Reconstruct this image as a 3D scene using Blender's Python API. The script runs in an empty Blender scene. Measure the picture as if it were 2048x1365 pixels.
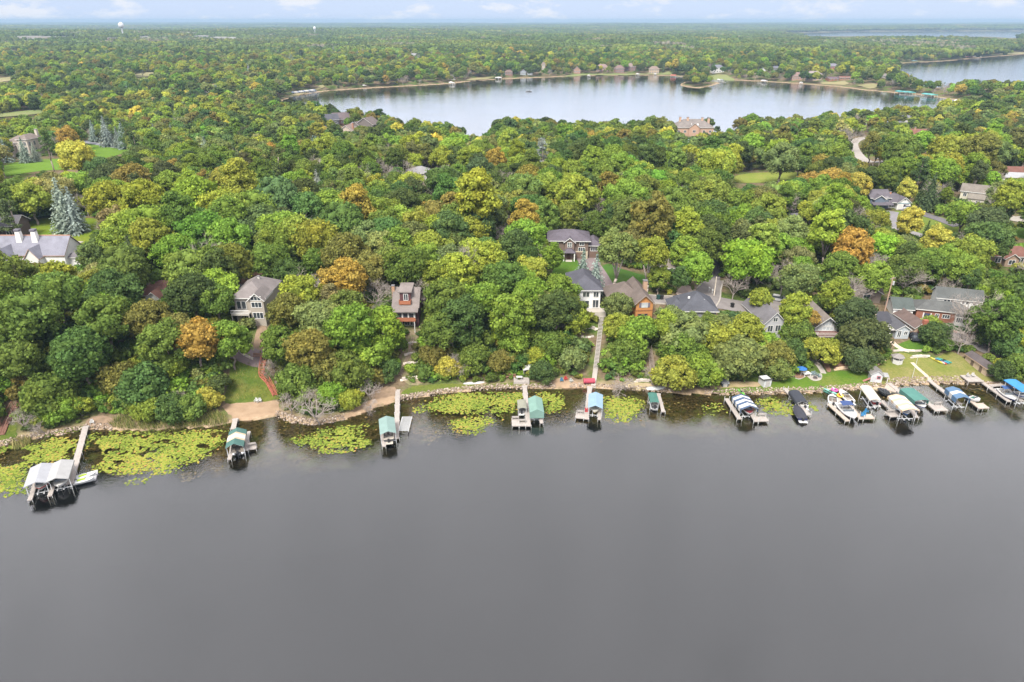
import bpy, math, random
import numpy as np
from mathutils import Vector, Matrix
from mathutils.geometry import delaunay_2d_cdt

random.seed(7)
RNG = np.random.default_rng(11)
SC = bpy.context.scene
COL = SC.collection
PI = math.pi
R = math.radians

# ------------------------------------------------------------------ camera
CAM_H, PITCH, LENS = 76.0, R(25.15), 24.0
FPX = 2048 * LENS / 36.0
cd = bpy.data.cameras.new('camera')
cd.lens, cd.sensor_width = LENS, 36.0
cd.clip_start, cd.clip_end = 1.0, 60000.0
cam = bpy.data.objects.new('camera', cd)
COL.objects.link(cam)
cam.location = (0, 0, CAM_H)
cam.rotation_euler = (PI / 2 - PITCH, 0, 0)
SC.camera = cam

# ------------------------------------------------------------------ sky
SUN_EL, SUN_AZ = R(52), R(205)          # azimuth clockwise from +Y: behind the camera, to its left
w = bpy.data.worlds.new("World")
SC.world = w
w.use_nodes = True
nt = w.node_tree
nt.nodes.clear()
def wn(t, **kw):
    n = nt.nodes.new(t)
    for k, v in kw.items():
        setattr(n, k, v)
    return n
out = wn('ShaderNodeOutputWorld')
bg = wn('ShaderNodeBackground')
bg.inputs['Strength'].default_value = 0.12
sky = wn('ShaderNodeTexSky', sky_type='NISHITA', sun_disc=False)
sky.sun_elevation, sky.sun_rotation = SUN_EL, SUN_AZ
sky.air_density, sky.dust_density, sky.ozone_density, sky.altitude = 1.0, 0.4, 4.0, 200
tc = wn('ShaderNodeTexCoord')
sep = wn('ShaderNodeSeparateXYZ')
nt.links.new(tc.outputs['Generated'], sep.inputs[0])
def wmath(op, a, b=None):
    n = wn('ShaderNodeMath', operation=op)
    for i, v in enumerate((a, b)):
        if v is None:
            continue
        if isinstance(v, (int, float)):
            n.inputs[i].default_value = v
        else:
            nt.links.new(v, n.inputs[i])
    return n.outputs[0]
zc = wmath('ADD', wmath('MAXIMUM', sep.outputs['Z'], 0.0), 0.022)
cx = wmath('DIVIDE', sep.outputs['X'], zc)
cy = wmath('DIVIDE', sep.outputs['Y'], zc)
cmb = wn('ShaderNodeCombineXYZ')
nt.links.new(cx, cmb.inputs[0]); nt.links.new(cy, cmb.inputs[1])
nz = wn('ShaderNodeTexNoise')
nz.inputs['Scale'].default_value = 0.16
nz.inputs['Detail'].default_value = 7
nz.inputs['Roughness'].default_value = 0.55
nt.links.new(cmb.outputs[0], nz.inputs['Vector'])
# low cumulus standing on the horizon: noise on the direction itself
map2 = wn('ShaderNodeMapping')
map2.inputs['Scale'].default_value = (17, 17, 48)
nt.links.new(tc.outputs['Generated'], map2.inputs['Vector'])
nz2 = wn('ShaderNodeTexNoise')
nz2.inputs['Scale'].default_value = 1.0
nz2.inputs['Detail'].default_value = 6
nz2.inputs['Roughness'].default_value = 0.62
nt.links.new(map2.outputs[0], nz2.inputs['Vector'])
r1 = wn('ShaderNodeMapRange'); r1.inputs['From Min'].default_value = 0.0; r1.inputs['From Max'].default_value = 0.40
r2 = wn('ShaderNodeMapRange'); r2.inputs['From Min'].default_value = 0.52; r2.inputs['From Max'].default_value = 0.64
nt.links.new(nz.outputs['Fac'], r1.inputs['Value']); nt.links.new(nz2.outputs['Fac'], r2.inputs['Value'])
m1 = wn('ShaderNodeMix', data_type='RGBA')
rel_ = wn('ShaderNodeMapRange', interpolation_type='SMOOTHSTEP'); rel_.inputs['From Min'].default_value = 0.03; rel_.inputs['From Max'].default_value = 0.24
nt.links.new(sep.outputs['Z'], rel_.inputs['Value'])
fx = wn('ShaderNodeMix', data_type='FLOAT')
nt.links.new(rel_.outputs[0], fx.inputs['Factor'])
fx.inputs[2].default_value = 0.95
nt.links.new(wmath('MULTIPLY', r1.outputs[0], 0.92), fx.inputs[3])
nt.links.new(fx.outputs[0], m1.inputs['Factor'])
nt.links.new(sky.outputs[0], m1.inputs[6])
mh = wn('ShaderNodeMix', data_type='RGBA')          # blue-grey haze low down, white cloud higher up
el_ = wn('ShaderNodeMapRange', interpolation_type='SMOOTHSTEP'); el_.inputs['From Min'].default_value = 0.035; el_.inputs['From Max'].default_value = 0.27
nt.links.new(sep.outputs['Z'], el_.inputs['Value']); nt.links.new(el_.outputs[0], mh.inputs['Factor'])
mh.inputs[6].default_value = (2.05, 2.45, 3.3, 1); mh.inputs[7].default_value = (8.6, 8.4, 8.75, 1)
nt.links.new(mh.outputs[2], m1.inputs[7])
m2 = wn('ShaderNodeMix', data_type='RGBA')
nt.links.new(wmath('MULTIPLY', r2.outputs[0], 0.8), m2.inputs['Factor'])
nt.links.new(m1.outputs[2], m2.inputs[6])
m2.inputs[7].default_value = (3.15, 3.2, 3.4, 1)
nt.links.new(m2.outputs[2], bg.inputs['Color'])
nt.links.new(bg.outputs[0], out.inputs[0])

# ------------------------------------------------------------------ sun (veiled by thin cloud: soft shadows)
sd = bpy.data.lights.new('sun', 'SUN')
sd.energy, sd.angle, sd.color = 3.4, R(20), (1.0, 0.95, 0.86)
sun = bpy.data.objects.new('sun', sd)
COL.objects.link(sun)
sdir = Vector((math.sin(SUN_AZ) * math.cos(SUN_EL), math.cos(SUN_AZ) * math.cos(SUN_EL), math.sin(SUN_EL)))
sun.rotation_euler = sdir.to_track_quat('Z', 'Y').to_euler()
sun.location = sdir * 300

SC.view_settings.view_transform = 'Standard'
SC.view_settings.look = 'None'
SC.view_settings.gamma = 1.0
SC.view_settings.exposure = 1.3
SC.render.engine = 'CYCLES'
cy_ = SC.cycles
cy_.max_bounces, cy_.diffuse_bounces, cy_.glossy_bounces = 5, 2, 3
cy_.transmission_bounces, cy_.transparent_max_bounces, cy_.volume_bounces = 3, 8, 0
cy_.caustics_reflective = cy_.caustics_refractive = False
cy_.use_denoising = True
try:
    cy_.denoiser = 'OPENIMAGEDENOISE'
except Exception:
    pass
cy_.sample_clamp_indirect = 4.0

# ------------------------------------------------------------------ projection used to read places off a survey of the photograph
CP, SP = math.cos(PITCH), math.sin(PITCH)
def unproj(px, py, z):
    a = (np.asarray(px, float) - 1024) / FPX
    b = (682.5 - np.asarray(py, float)) / FPX
    dz = -SP + b * CP
    t = (np.asarray(z, float) - CAM_H) / np.minimum(dz, -1e-4)
    return a * t, (CP + b * SP) * t
def proj(x, y, z):
    dz = np.asarray(z, float) - CAM_H
    depth = np.asarray(y) * CP - dz * SP
    up = np.asarray(y) * SP + dz * CP
    return 1024 + FPX * np.asarray(x) / depth, 682.5 - FPX * up / depth, depth

# ------------------------------------------------------------------ lakes and terrain
def W0(pts):
    p = np.array(pts, float)
    x, y = unproj(p[:, 0], p[:, 1], 0.0)
    return np.stack([x, y], 1)
SHORE_PX = [(-60, 906), (0, 893), (60, 879), (130, 868), (185, 858), (230, 861), (290, 862), (350, 858), (440, 853),
            (470, 844), (520, 839), (551, 832), (562, 836), (582, 845), (630, 850), (680, 842), (720, 829), (760, 813),
            (800, 802), (850, 793), (900, 786), (950, 781), (1000, 779), (1060, 778), (1120, 777), (1180, 776),
            (1230, 778), (1290, 782), (1330, 785), (1380, 789), (1440, 790), (1500, 789), (1560, 788), (1620, 787),
            (1660, 783), (1700, 781), (1750, 777), (1800, 772), (1850, 769), (1900, 768), (1950, 769), (2000, 773),
            (2060, 779)]
NEAR_SHORE = W0(SHORE_PX)
LAKES = [
    np.vstack([NEAR_SHORE, [(150, 128), (260, 118), (600, 60), (600, -500), (-600, -500), (-600, 40), (-200, 80)]]),
    W0([(560, 204), (585, 194), (622, 187), (660, 182), (740, 177), (830, 172), (900, 168), (950, 162), (1000, 159),
        (1080, 155.5), (1150, 153), (1210, 151.5), (1300, 151), (1355, 153), (1400, 156), (1440, 160), (1520, 163), (1600, 168),
        (1680, 174), (1720, 180), (1790, 186), (1850, 191), (1900, 199), (1945, 207), (1985, 216), (1990, 226),
        (1880, 238), (1750, 250), (1600, 257), (1480, 264), (1440, 271), (1260, 274), (1130, 275), (1010, 275),
        (965, 279), (900, 277), (780, 262), (690, 250), (600, 238), (560, 218)]),
    W0([(1786, 132), (1800, 127), (1850, 125), (1900, 122), (1950, 117), (2010, 112), (2080, 107), (2250, 104), (2400, 150),
        (2200, 184), (2048, 184), (1950, 180), (1880, 181), (1850, 178), (1815, 163), (1800, 148)]),
    W0([(1550, 68.5), (1640, 65.5), (1700, 63.5), (1840, 62.8), (2200, 62.5), (2200, 80), (2040, 79), (1990, 76), (1900, 76),
        (1800, 75.5), (1745, 73), (1700, 75), (1600, 75.5)]),
]
ISLAND = W0([(1358, 171), (1375, 175), (1400, 177), (1425, 172), (1440, 166), (1410, 162), (1370, 164)])

def sd_poly(poly, x, y):
    """signed distance to a closed polygon: negative inside"""
    x = np.asarray(x, float); y = np.asarray(y, float)
    d2 = np.full(x.shape, 1e18); inside = np.zeros(x.shape, bool)
    n = len(poly)
    for i in range(n):
        ax, ay = poly[i]; bx, by = poly[(i + 1) % n]
        ex, ey = bx - ax, by - ay
        L = ex * ex + ey * ey + 1e-12
        t = np.clip(((x - ax) * ex + (y - ay) * ey) / L, 0, 1)
        d2 = np.minimum(d2, (x - ax - t * ex) ** 2 + (y - ay - t * ey) ** 2)
        c = ((ay > y) != (by > y)) & (x < (bx - ax) * (y - ay) / (by - ay + 1e-15) + ax)
        inside ^= c
    d = np.sqrt(d2)
    return np.where(inside, -d, d)
def land(x, y):
    d = np.full(np.shape(x), 1e9)
    for L in LAKES:
        d = np.minimum(d, sd_poly(L, x, y))
    return np.maximum(d, -sd_poly(ISLAND, x, y))
def sm(t):
    t = np.clip(t, 0, 1)
    return t * t * (3 - 2 * t)
def terrain(x, y, d=None):
    x = np.asarray(x, float); y = np.asarray(y, float)
    if d is None:
        d = land(x, y)
    rr = np.hypot(x, y)
    right = sm((x - 38) / 38.0) * (1 - sm((y - 210) / 120))
    hmax = 9.6 - 4.6 * right
    D = 25 + 13 * right
    far = sm((rr - 700) / 500)
    hmax = hmax - 6.0 * sm((y - 300) / 130) * (1 - far)
    isl = sd_poly(ISLAND, x, y) < 30
    hmax = np.where(isl, 1.2, hmax * (1 - far) + 6.0 * far)
    D = D * (1 - far) + 60 * far
    h = 0.25 + hmax * sm((d - 3.0) / D) + 0.30 * np.clip(d, 0, 3) / 3
    inl = np.clip((d - 35) / 120, 0, 1)
    und = 1.5 * np.sin(x / 37 + 1.3) * np.sin(y / 45 + .4) + 1.1 * np.sin((x + y) / 71) + 2.2 * inl
    far2 = sm((rr - 900) / 1500)
    und2 = 5 * np.sin(x / 310 + .6) * np.sin(y / 420 + 2.) + 6 * np.sin((x - .6 * y) / 760) + 6 * np.sin(y / 1300 + x / 2100)
    und2 = (und2 + 4) * np.clip((d - 60) / 700, 0, 1)
    # the low meadow and gardens keep the far undulation off the near peninsula
    h = h + inl * (und * (1 - far2) * (1 - .7 * sm((y - 300) / 130)) + und2 * far2)
    bed = -0.28 + 0.075 * np.maximum(d, -40)
    return np.where(d > 0, np.maximum(h, 0.12), np.minimum(bed, -0.05))
def P(px, py, it=14):
    """place on the ground seen at photograph pixel (px, py); arrays allowed"""
    px = np.atleast_1d(np.asarray(px, float)); py = np.atleast_1d(np.asarray(py, float))
    z = np.full(px.shape, 3.0)
    for i in range(it):
        x, y = unproj(px, py, z)
        z = z * .35 + .65 * np.maximum(terrain(x, y), 0)
    return np.stack([x, y, np.maximum(terrain(x, y), 0)], 1)
def P1(px, py):
    return Vector(P(px, py)[0])
def PW(px, py, z=0.0):
    x, y = unproj(px, py, z)
    return Vector((float(x), float(y), z))

# ------------------------------------------------------------------ material helpers
def new_mat(name):
    m = bpy.data.materials.new(name); m.use_nodes = True
    t = m.node_tree; t.nodes.clear()
    o = t.nodes.new('ShaderNodeOutputMaterial')
    return m, t, o
def bsdf_mat(name, color, rough=0.7, metal=0.0, spec=0.3, var=0.12, scale=3.0, bump=0.0, stretch=(1, 1, 1), coords='Object', second=None):
    """principled surface with mottled, slightly worn colour"""
    m, t, o = new_mat(name)
    b = t.nodes.new('ShaderNodeBsdfPrincipled')
    b.inputs['Roughness'].default_value = rough
    b.inputs['Metallic'].default_value = metal
    b.inputs['Specular IOR Level'].default_value = spec
    t.links.new(b.outputs[0], o.inputs[0])
    tcn = t.nodes.new('ShaderNodeTexCoord'); mp = t.nodes.new('ShaderNodeMapping')
    mp.inputs['Scale'].default_value = stretch
    t.links.new(tcn.outputs[coords], mp.inputs[0])
    n = t.nodes.new('ShaderNodeTexNoise')
    n.inputs['Scale'].default_value = scale; n.inputs['Detail'].default_value = 5; n.inputs['Roughness'].default_value = .65
    t.links.new(mp.outputs[0], n.inputs['Vector'])
    mx = t.nodes.new('ShaderNodeMix'); mx.data_type = 'RGBA'
    c = np.array(color[:3])
    c2 = np.array(second[:3]) if second is not None else c * (1 + var)
    c1 = c if second is not None else c * (1 - var)
    mx.inputs[6].default_value = (*c1, 1); mx.inputs[7].default_value = (*np.minimum(c2, .92), 1)
    rp = t.nodes.new('ShaderNodeMapRange'); rp.inputs['From Min'].default_value = .32; rp.inputs['From Max'].default_value = .68
    t.links.new(n.outputs['Fac'], rp.inputs['Value'])
    t.links.new(rp.outputs[0], mx.inputs['Factor'])
    t.links.new(mx.outputs[2], b.inputs['Base Color'])
    if bump:
        bp = t.nodes.new('ShaderNodeBump'); bp.inputs['Strength'].default_value = bump; bp.inputs['Distance'].default_value = .05
        t.links.new(n.outputs['Fac'], bp.inputs['Height']); t.links.new(bp.outputs[0], b.inputs['Normal'])
    return m

# ------------------------------------------------------------------ mesh helpers
def mesh_np(name, V, F, mats=(), smooth=False, fattr=None, midx=None):
    """V (N,3); F list of index arrays (M,k), k may differ per array"""
    V = np.asarray(V, np.float32)
    me = bpy.data.meshes.new(name)
    Fs = [np.asarray(f, np.int32) for f in (F if isinstance(F, list) else [F]) if len(f)]
    me.vertices.add(len(V)); me.vertices.foreach_set('co', V.ravel())
    tot = np.concatenate([np.full(len(f), f.shape[1], np.int32) for f in Fs])
    loops = np.concatenate([f.ravel() for f in Fs])
    me.loops.add(len(loops)); me.loops.foreach_set('vertex_index', loops)
    me.polygons.add(len(tot))
    me.polygons.foreach_set('loop_start', np.concatenate([[0], np.cumsum(tot)[:-1]]).astype(np.int32))
    me.polygons.foreach_set('loop_total', tot)
    if midx is not None:
        me.polygons.foreach_set('material_index', np.asarray(midx, np.int32))
    if smooth:
        me.polygons.foreach_set('use_smooth', np.ones(len(tot), bool))
    for k, v in (fattr or {}).items():
        a = me.attributes.new(k, 'FLOAT', 'FACE'); a.data.foreach_set('value', np.asarray(v, np.float32))
    for m in mats:
        me.materials.append(m)
    me.update(calc_edges=True)
    return me
def link(name, data, parent=None, loc=(0, 0, 0), rz=0.0):
    o = bpy.data.objects.new(name, data)
    COL.objects.link(o)
    o.location = loc; o.rotation_euler = (0, 0, rz)
    if parent is not None:
        o.parent = parent
    return o
def tag(o, label=None, cat=None, group=None, kind=None):
    if label: o['label'] = label
    if cat: o['category'] = cat
    if group: o['group'] = group
    if kind: o['kind'] = kind
    return o
THINGS = []                                    # landmark list for telling the trees apart
def thing(name, label, cat, loc, rz=0.0, group=None, mark=None):
    o = link(name, None, None, loc, rz)
    tag(o, label, cat, group)
    o.empty_display_size = 1
    if mark:
        THINGS.append((mark, Vector(loc)))
    return o
class MB:
    """collects boxes, tubes, sheets and builds them as one mesh"""
    def __init__(s):
        s.v, s.f, s.m = [], [], []
    def face(s, pts, mi=0):
        b = len(s.v); s.v.extend([tuple(p) for p in pts]); s.f.append(tuple(range(b, b + len(pts)))); s.m.append(mi)
        return s
    def hexa(s, c, mi=0):
        b = len(s.v); s.v.extend([tuple(p) for p in c])
        for q in ((0, 3, 2, 1), (4, 5, 6, 7), (0, 1, 5, 4), (1, 2, 6, 5), (2, 3, 7, 6), (3, 0, 4, 7)):
            s.f.append(tuple(b + i for i in q)); s.m.append(mi)
        return s
    def box(s, x0, x1, y0, y1, z0, z1, mi=0):
        return s.hexa([(x0, y0, z0), (x1, y0, z0), (x1, y1, z0), (x0, y1, z0), (x0, y0, z1), (x1, y0, z1), (x1, y1, z1), (x0, y1, z1)], mi)
    def bar(s, a, b, w_, h_, mi=0, z=0.0):
        """box beam from a to b, w_ wide across, h_ high; z lifts it"""
        a = Vector(a); b = Vector(b); d = (b - a)
        side = Vector((-d.y, d.x, 0))
        side = side.normalized() * (w_ / 2) if side.length > 1e-6 else Vector((w_ / 2, 0, 0))
        up = Vector((0, 0, h_)); o = Vector((0, 0, z))
        if abs(d.x) + abs(d.y) < 1e-6:
            return s.box(a.x - w_ / 2, a.x + w_ / 2, a.y - w_ / 2, a.y + w_ / 2, min(a.z, b.z), max(a.z, b.z), mi)
        return s.hexa([a - side + o, b - side + o, b + side + o, a + side + o, a - side + up + o, b - side + up + o, b + side + up + o, a + side + up + o][0:8], mi)
    def tube(s, a, b, r0, r1=None, n=6, mi=0, cap=True):
        a = Vector(a); b = Vector(b); r1 = r0 if r1 is None else r1
        d = (b - a).normalized()
        u = d.orthogonal().normalized(); v = d.cross(u)
        base = len(s.v)
        for c, r in ((a, r0), (b, r1)):
            for i in range(n):
                t = 2 * PI * i / n
                s.v.append(tuple(c + (u * math.cos(t) + v * math.sin(t)) * r))
        for i in range(n):
            j = (i + 1) % n
            s.f.append((base + i, base + j, base + n + j, base + n + i)); s.m.append(mi)
        if cap:
            s.f.append(tuple(base + n + i for i in range(n))); s.m.append(mi)
            s.f.append(tuple(base + n - 1 - i for i in range(n))); s.m.append(mi)
        return s
    def rings(s, rings, mi=0, close=True, cap=(True, True)):
        """loft through a list of point rings of equal count"""
        base = len(s.v); n = len(rings[0])
        for r in rings:
            s.v.extend([tuple(p) for p in r])
        for k in range(len(rings) - 1):
            for i in range(n if close else n - 1):
                j = (i + 1) % n
                s.f.append((base + k * n + i, base + k * n + j, base + (k + 1) * n + j, base + (k + 1) * n + i)); s.m.append(mi)
        if cap[0]:
            s.f.append(tuple(base + n - 1 - i for i in range(n))); s.m.append(mi)
        if cap[1]:
            s.f.append(tuple(base + (len(rings) - 1) * n + i for i in range(n))); s.m.append(mi)
        return s
    def mesh(s, name, mats, smooth=False):
        me = bpy.data.meshes.new(name)
        me.from_pydata(s.v, [], s.f)
        me.polygons.foreach_set('material_index', s.m)
        if smooth:
            me.polygons.foreach_set('use_smooth', [True] * len(s.f))
        for m in (mats if isinstance(mats, (list, tuple)) else [mats]):
            me.materials.append(m)
        me.update()
        return me
    def build(s, name, mats, parent=None, loc=(0, 0, 0), rz=0.0, smooth=False):
        return link(name, s.mesh(name, mats, smooth), parent, loc, rz)
def in_poly(poly, x, y):
    x = np.asarray(x, float); y = np.asarray(y, float)
    ins = np.zeros(x.shape, bool); n = len(poly)
    for i in range(n):
        ax, ay = poly[i]; bx, by = poly[(i + 1) % n]
        ins ^= ((ay > y) != (by > y)) & (x < (bx - ax) * (y - ay) / (by - ay + 1e-12) + ax)
    return ins
def smooth_closed(pts, k=4):
    """Catmull-Rom through a closed outline"""
    p = np.array(pts, float); n = len(p); o = []
    for i in range(n):
        a, b, c, d = p[i - 1], p[i], p[(i + 1) % n], p[(i + 2) % n]
        for j in range(k):
            t = j / k
            o.append(.5 * ((2 * b) + (-a + c) * t + (2 * a - 5 * b + 4 * c - d) * t * t + (-a + 3 * b - 3 * c + d) * t ** 3))
    return np.array(o)
def smooth_open(pts, k=6):
    p = np.array(pts, float); p = np.vstack([2 * p[0] - p[1], p, 2 * p[-1] - p[-2]]); o = []
    for i in range(1, len(p) - 2):
        a, b, c, d = p[i - 1], p[i], p[i + 1], p[i + 2]
        for j in range(k):
            t = j / k
            o.append(.5 * ((2 * b) + (-a + c) * t + (2 * a - 5 * b + 4 * c - d) * t * t + (-a + 3 * b - 3 * c + d) * t ** 3))
    o.append(p[-2])
    return np.array(o)
def sheet(name, poly_w, mat, off=0.06, step=1.2, kind='structure', zf=None, wob=0.0):
    """ground sheet over a world-space outline, following the terrain"""
    poly = np.asarray(poly_w, float)[:, :2]
    bd = []
    for i in range(len(poly)):
        a, b = poly[i], poly[(i + 1) % len(poly)]
        k = max(1, int(np.hypot(*(b - a)) / step))
        for j in range(k):
            bd.append(a + (b - a) * j / k)
    bd = np.array(bd)
    if wob:
        bd = bd + RNG.normal(0, wob, bd.shape)
    lo, hi = poly.min(0), poly.max(0)
    gx, gy = np.meshgrid(np.arange(lo[0], hi[0], step), np.arange(lo[1], hi[1], step))
    g = np.stack([gx.ravel(), gy.ravel()], 1) + RNG.uniform(-.15, .15, (gx.size, 2)) * step
    g = g[in_poly(bd, g[:, 0], g[:, 1])]
    if len(g):
        dmin = sd_poly(bd, g[:, 0], g[:, 1]); g = g[dmin < -step * .45]
    pts = [Vector(p) for p in bd] + [Vector(p) for p in g]
    vs, es, fs, *_ = delaunay_2d_cdt(pts, [], [list(range(len(bd)))], 1, 1e-4)
    V = np.array([(p.x, p.y) for p in vs])
    z = (terrain(V[:, 0], V[:, 1]) if zf is None else zf(V[:, 0], V[:, 1])) + off
    me = bpy.data.meshes.new(name)
    me.from_pydata([(a, b, c) for (a, b), c in zip(V, z)], [], [tuple(f) for f in fs])
    me.polygons.foreach_set('use_smooth', [True] * len(me.polygons))
    me.materials.append(mat); me.update()
    o = link(name, me)
    # make all faces look up
    if len(me.polygons) and sum(p.normal.z for p in me.polygons) < 0:
        me.flip_normals()
    o['kind'] = kind
    return o
def strip_outline(center, width):
    """outline of a ribbon along world points"""
    c = np.asarray(center, float)[:, :2]
    t = np.gradient(c, axis=0); t /= np.linalg.norm(t, axis=1)[:, None] + 1e-9
    nrm = np.stack([-t[:, 1], t[:, 0]], 1)
    wd = np.asarray(width, float); wd = wd[:, None] if wd.ndim else wd
    return np.vstack([c + nrm * wd / 2, (c - nrm * wd / 2)[::-1]])

# ------------------------------------------------------------------ ground
def terrain_material():
    m, t, o = new_mat('ground')
    b = t.nodes.new('ShaderNodeBsdfDiffuse'); t.links.new(b.outputs[0], o.inputs[0])
    g = t.nodes.new('ShaderNodeNewGeometry')
    s = t.nodes.new('ShaderNodeSeparateXYZ'); t.links.new(g.outputs['Position'], s.inputs[0])
    def noise(sc, det=5, ro=.6, st=(1, 1, 1)):
        mp = t.nodes.new('ShaderNodeMapping'); mp.inputs['Scale'].default_value = st
        t.links.new(g.outputs['Position'], mp.inputs[0])
        n = t.nodes.new('ShaderNodeTexNoise'); n.inputs['Scale'].default_value = sc; n.inputs['Detail'].default_value = det
        n.inputs['Roughness'].default_value = ro
        t.links.new(mp.outputs[0], n.inputs['Vector']); return n.outputs['Fac']
    def rng(v, a, b_):
        r = t.nodes.new('ShaderNodeMapRange'); r.inputs['From Min'].default_value = a; r.inputs['From Max'].default_value = b_
        t.links.new(v, r.inputs['Value']); return r.outputs[0]
    def mix(f, a, b_):
        x = t.nodes.new('ShaderNodeMix'); x.data_type = 'RGBA'
        t.links.new(f, x.inputs['Factor'])
        for i, v in ((6, a), (7, b_)):
            if isinstance(v, tuple): x.inputs[i].default_value = (*v, 1)
            else: t.links.new(v, x.inputs[i])
        return x.outputs[2]
    litter = mix(rng(noise(.9), .35, .65), (.085, .062, .038), (.15, .115, .075))
    herb = mix(rng(noise(1.7), .35, .65), (.035, .06, .014), (.09, .12, .03))
    dry = mix(rng(noise(.09, 4), .46, .60), litter, herb)
    # lake bed: brown weed and silt in the shallows, dark mud where it is deep
    weed = mix(rng(noise(1.6, 8, .75), .40, .62), (.038, .03, .014), (.15, .11, .042))
    weed = mix(rng(noise(.35, 4), .48, .60), weed, (.10, .105, .03))
    depth = t.nodes.new('ShaderNodeMath'); depth.operation = 'MULTIPLY_ADD'
    depth.inputs[1].default_value = .9; depth.inputs[2].default_value = -.45
    t.links.new(noise(.22, 4), depth.inputs[0])
    zz = t.nodes.new('ShaderNodeMath'); zz.operation = 'ADD'
    t.links.new(s.outputs['Z'], zz.inputs[0]); t.links.new(depth.outputs[0], zz.inputs[1])
    bed = mix(rng(zz.outputs[0], -1.5, -.95), (.0105, .0115, .0115), weed)
    bank = mix(rng(noise(.5), .4, .62), (.30, .22, .15), (.17, .13, .08))
    dry = mix(rng(s.outputs['Z'], .30, .62), bank, dry)
    t.links.new(mix(rng(s.outputs['Z'], -.02, .06), bed, dry), b.inputs['Color'])
    return m
th = np.radians(np.linspace(-50, 50, 460))
rad = 88 * np.exp(np.linspace(0, math.log(17000 / 88.0), 560))
TH, RR = np.meshgrid(th, rad)
X, Y = RR * np.sin(TH), RR * np.cos(TH)
Z = terrain(X, Y)
NR, NT = X.shape
idx = np.arange(NR * NT).reshape(NR, NT)
quads = np.stack([idx[:-1, :-1], idx[:-1, 1:], idx[1:, 1:], idx[1:, :-1]], -1).reshape(-1, 4)
MAT_GROUND = terrain_material()
ground = link('ground', mesh_np('ground', np.stack([X, Y, Z], -1).reshape(-1, 3), quads[:, ::-1], [MAT_GROUND], smooth=True))
ground['kind'] = 'structure'
# the rest of the lake bed, under and behind the camera
mb = MB()
mb.face([(-700, -500, -3.0), (700, -500, -3.0), (700, 130, -3.0), (-700, 130, -3.0)])
lb = mb.build('lake_bed', MAT_GROUND); lb['kind'] = 'structure'

def water_material():
    m, t, o = new_mat('lake water')
    g = t.nodes.new('ShaderNodeNewGeometry')
    def noise(sc, st, det=3):
        mp = t.nodes.new('ShaderNodeMapping'); mp.inputs['Scale'].default_value = st; mp.inputs['Rotation'].default_value = (0, 0, .35)
        t.links.new(g.outputs['Position'], mp.inputs[0])
        n = t.nodes.new('ShaderNodeTexNoise'); n.inputs['Scale'].default_value = sc; n.inputs['Detail'].default_value = det
        t.links.new(mp.outputs[0], n.inputs['Vector']); return n.outputs['Fac']
    rip = noise(1.5, (1, 2.2, 1), 5); big = noise(.03, (1, 2.4, 1), 2)
    mm = t.nodes.new('ShaderNodeMath'); mm.operation = 'MULTIPLY'
    t.links.new(rip, mm.inputs[0]); t.links.new(big, mm.inputs[1])
    bp = t.nodes.new('ShaderNodeBump'); bp.inputs['Strength'].default_value = .3; bp.inputs['Distance'].default_value = .16
    t.links.new(mm.outputs[0], bp.inputs['Height'])
    fr = t.nodes.new('ShaderNodeFresnel'); fr.inputs['IOR'].default_value = 1.6
    t.links.new(bp.outputs[0], fr.inputs['Normal'])
    gl = t.nodes.new('ShaderNodeBsdfGlossy'); rv = t.nodes.new('ShaderNodeMapRange'); rv.inputs['From Min'].default_value = .35; rv.inputs['From Max'].default_value = .65
    rv.inputs['To Min'].default_value = .055; rv.inputs['To Max'].default_value = .075
    t.links.new(noise(.018, (1, 3.2, 1), 3), rv.inputs['Value']); t.links.new(rv.outputs[0], gl.inputs['Roughness'])
    t.links.new(bp.outputs[0], gl.inputs['Normal'])
    tr = t.nodes.new('ShaderNodeBsdfTransparent'); tr.inputs['Color'].default_value = (.9, .9, .84, 1)
    mx = t.nodes.new('ShaderNodeMixShader')
    bo = t.nodes.new('ShaderNodeMath'); bo.operation = 'MULTIPLY'; bo.use_clamp = True; bo.inputs[1].default_value = 1.72
    t.links.new(fr.outputs[0], bo.inputs[0])
    t.links.new(bo.outputs[0], mx.inputs[0]); t.links.new(tr.outputs[0], mx.inputs[1]); t.links.new(gl.outputs[0], mx.inputs[2])
    t.links.new(mx.outputs[0], o.inputs[0])
    return m
mb = MB()
mb.face([(-9000, -500, 0), (9000, -500, 0), (9000, 9000, 0), (-9000, 9000, 0)])
water = mb.build('water', water_material()); water['kind'] = 'structure'
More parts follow.
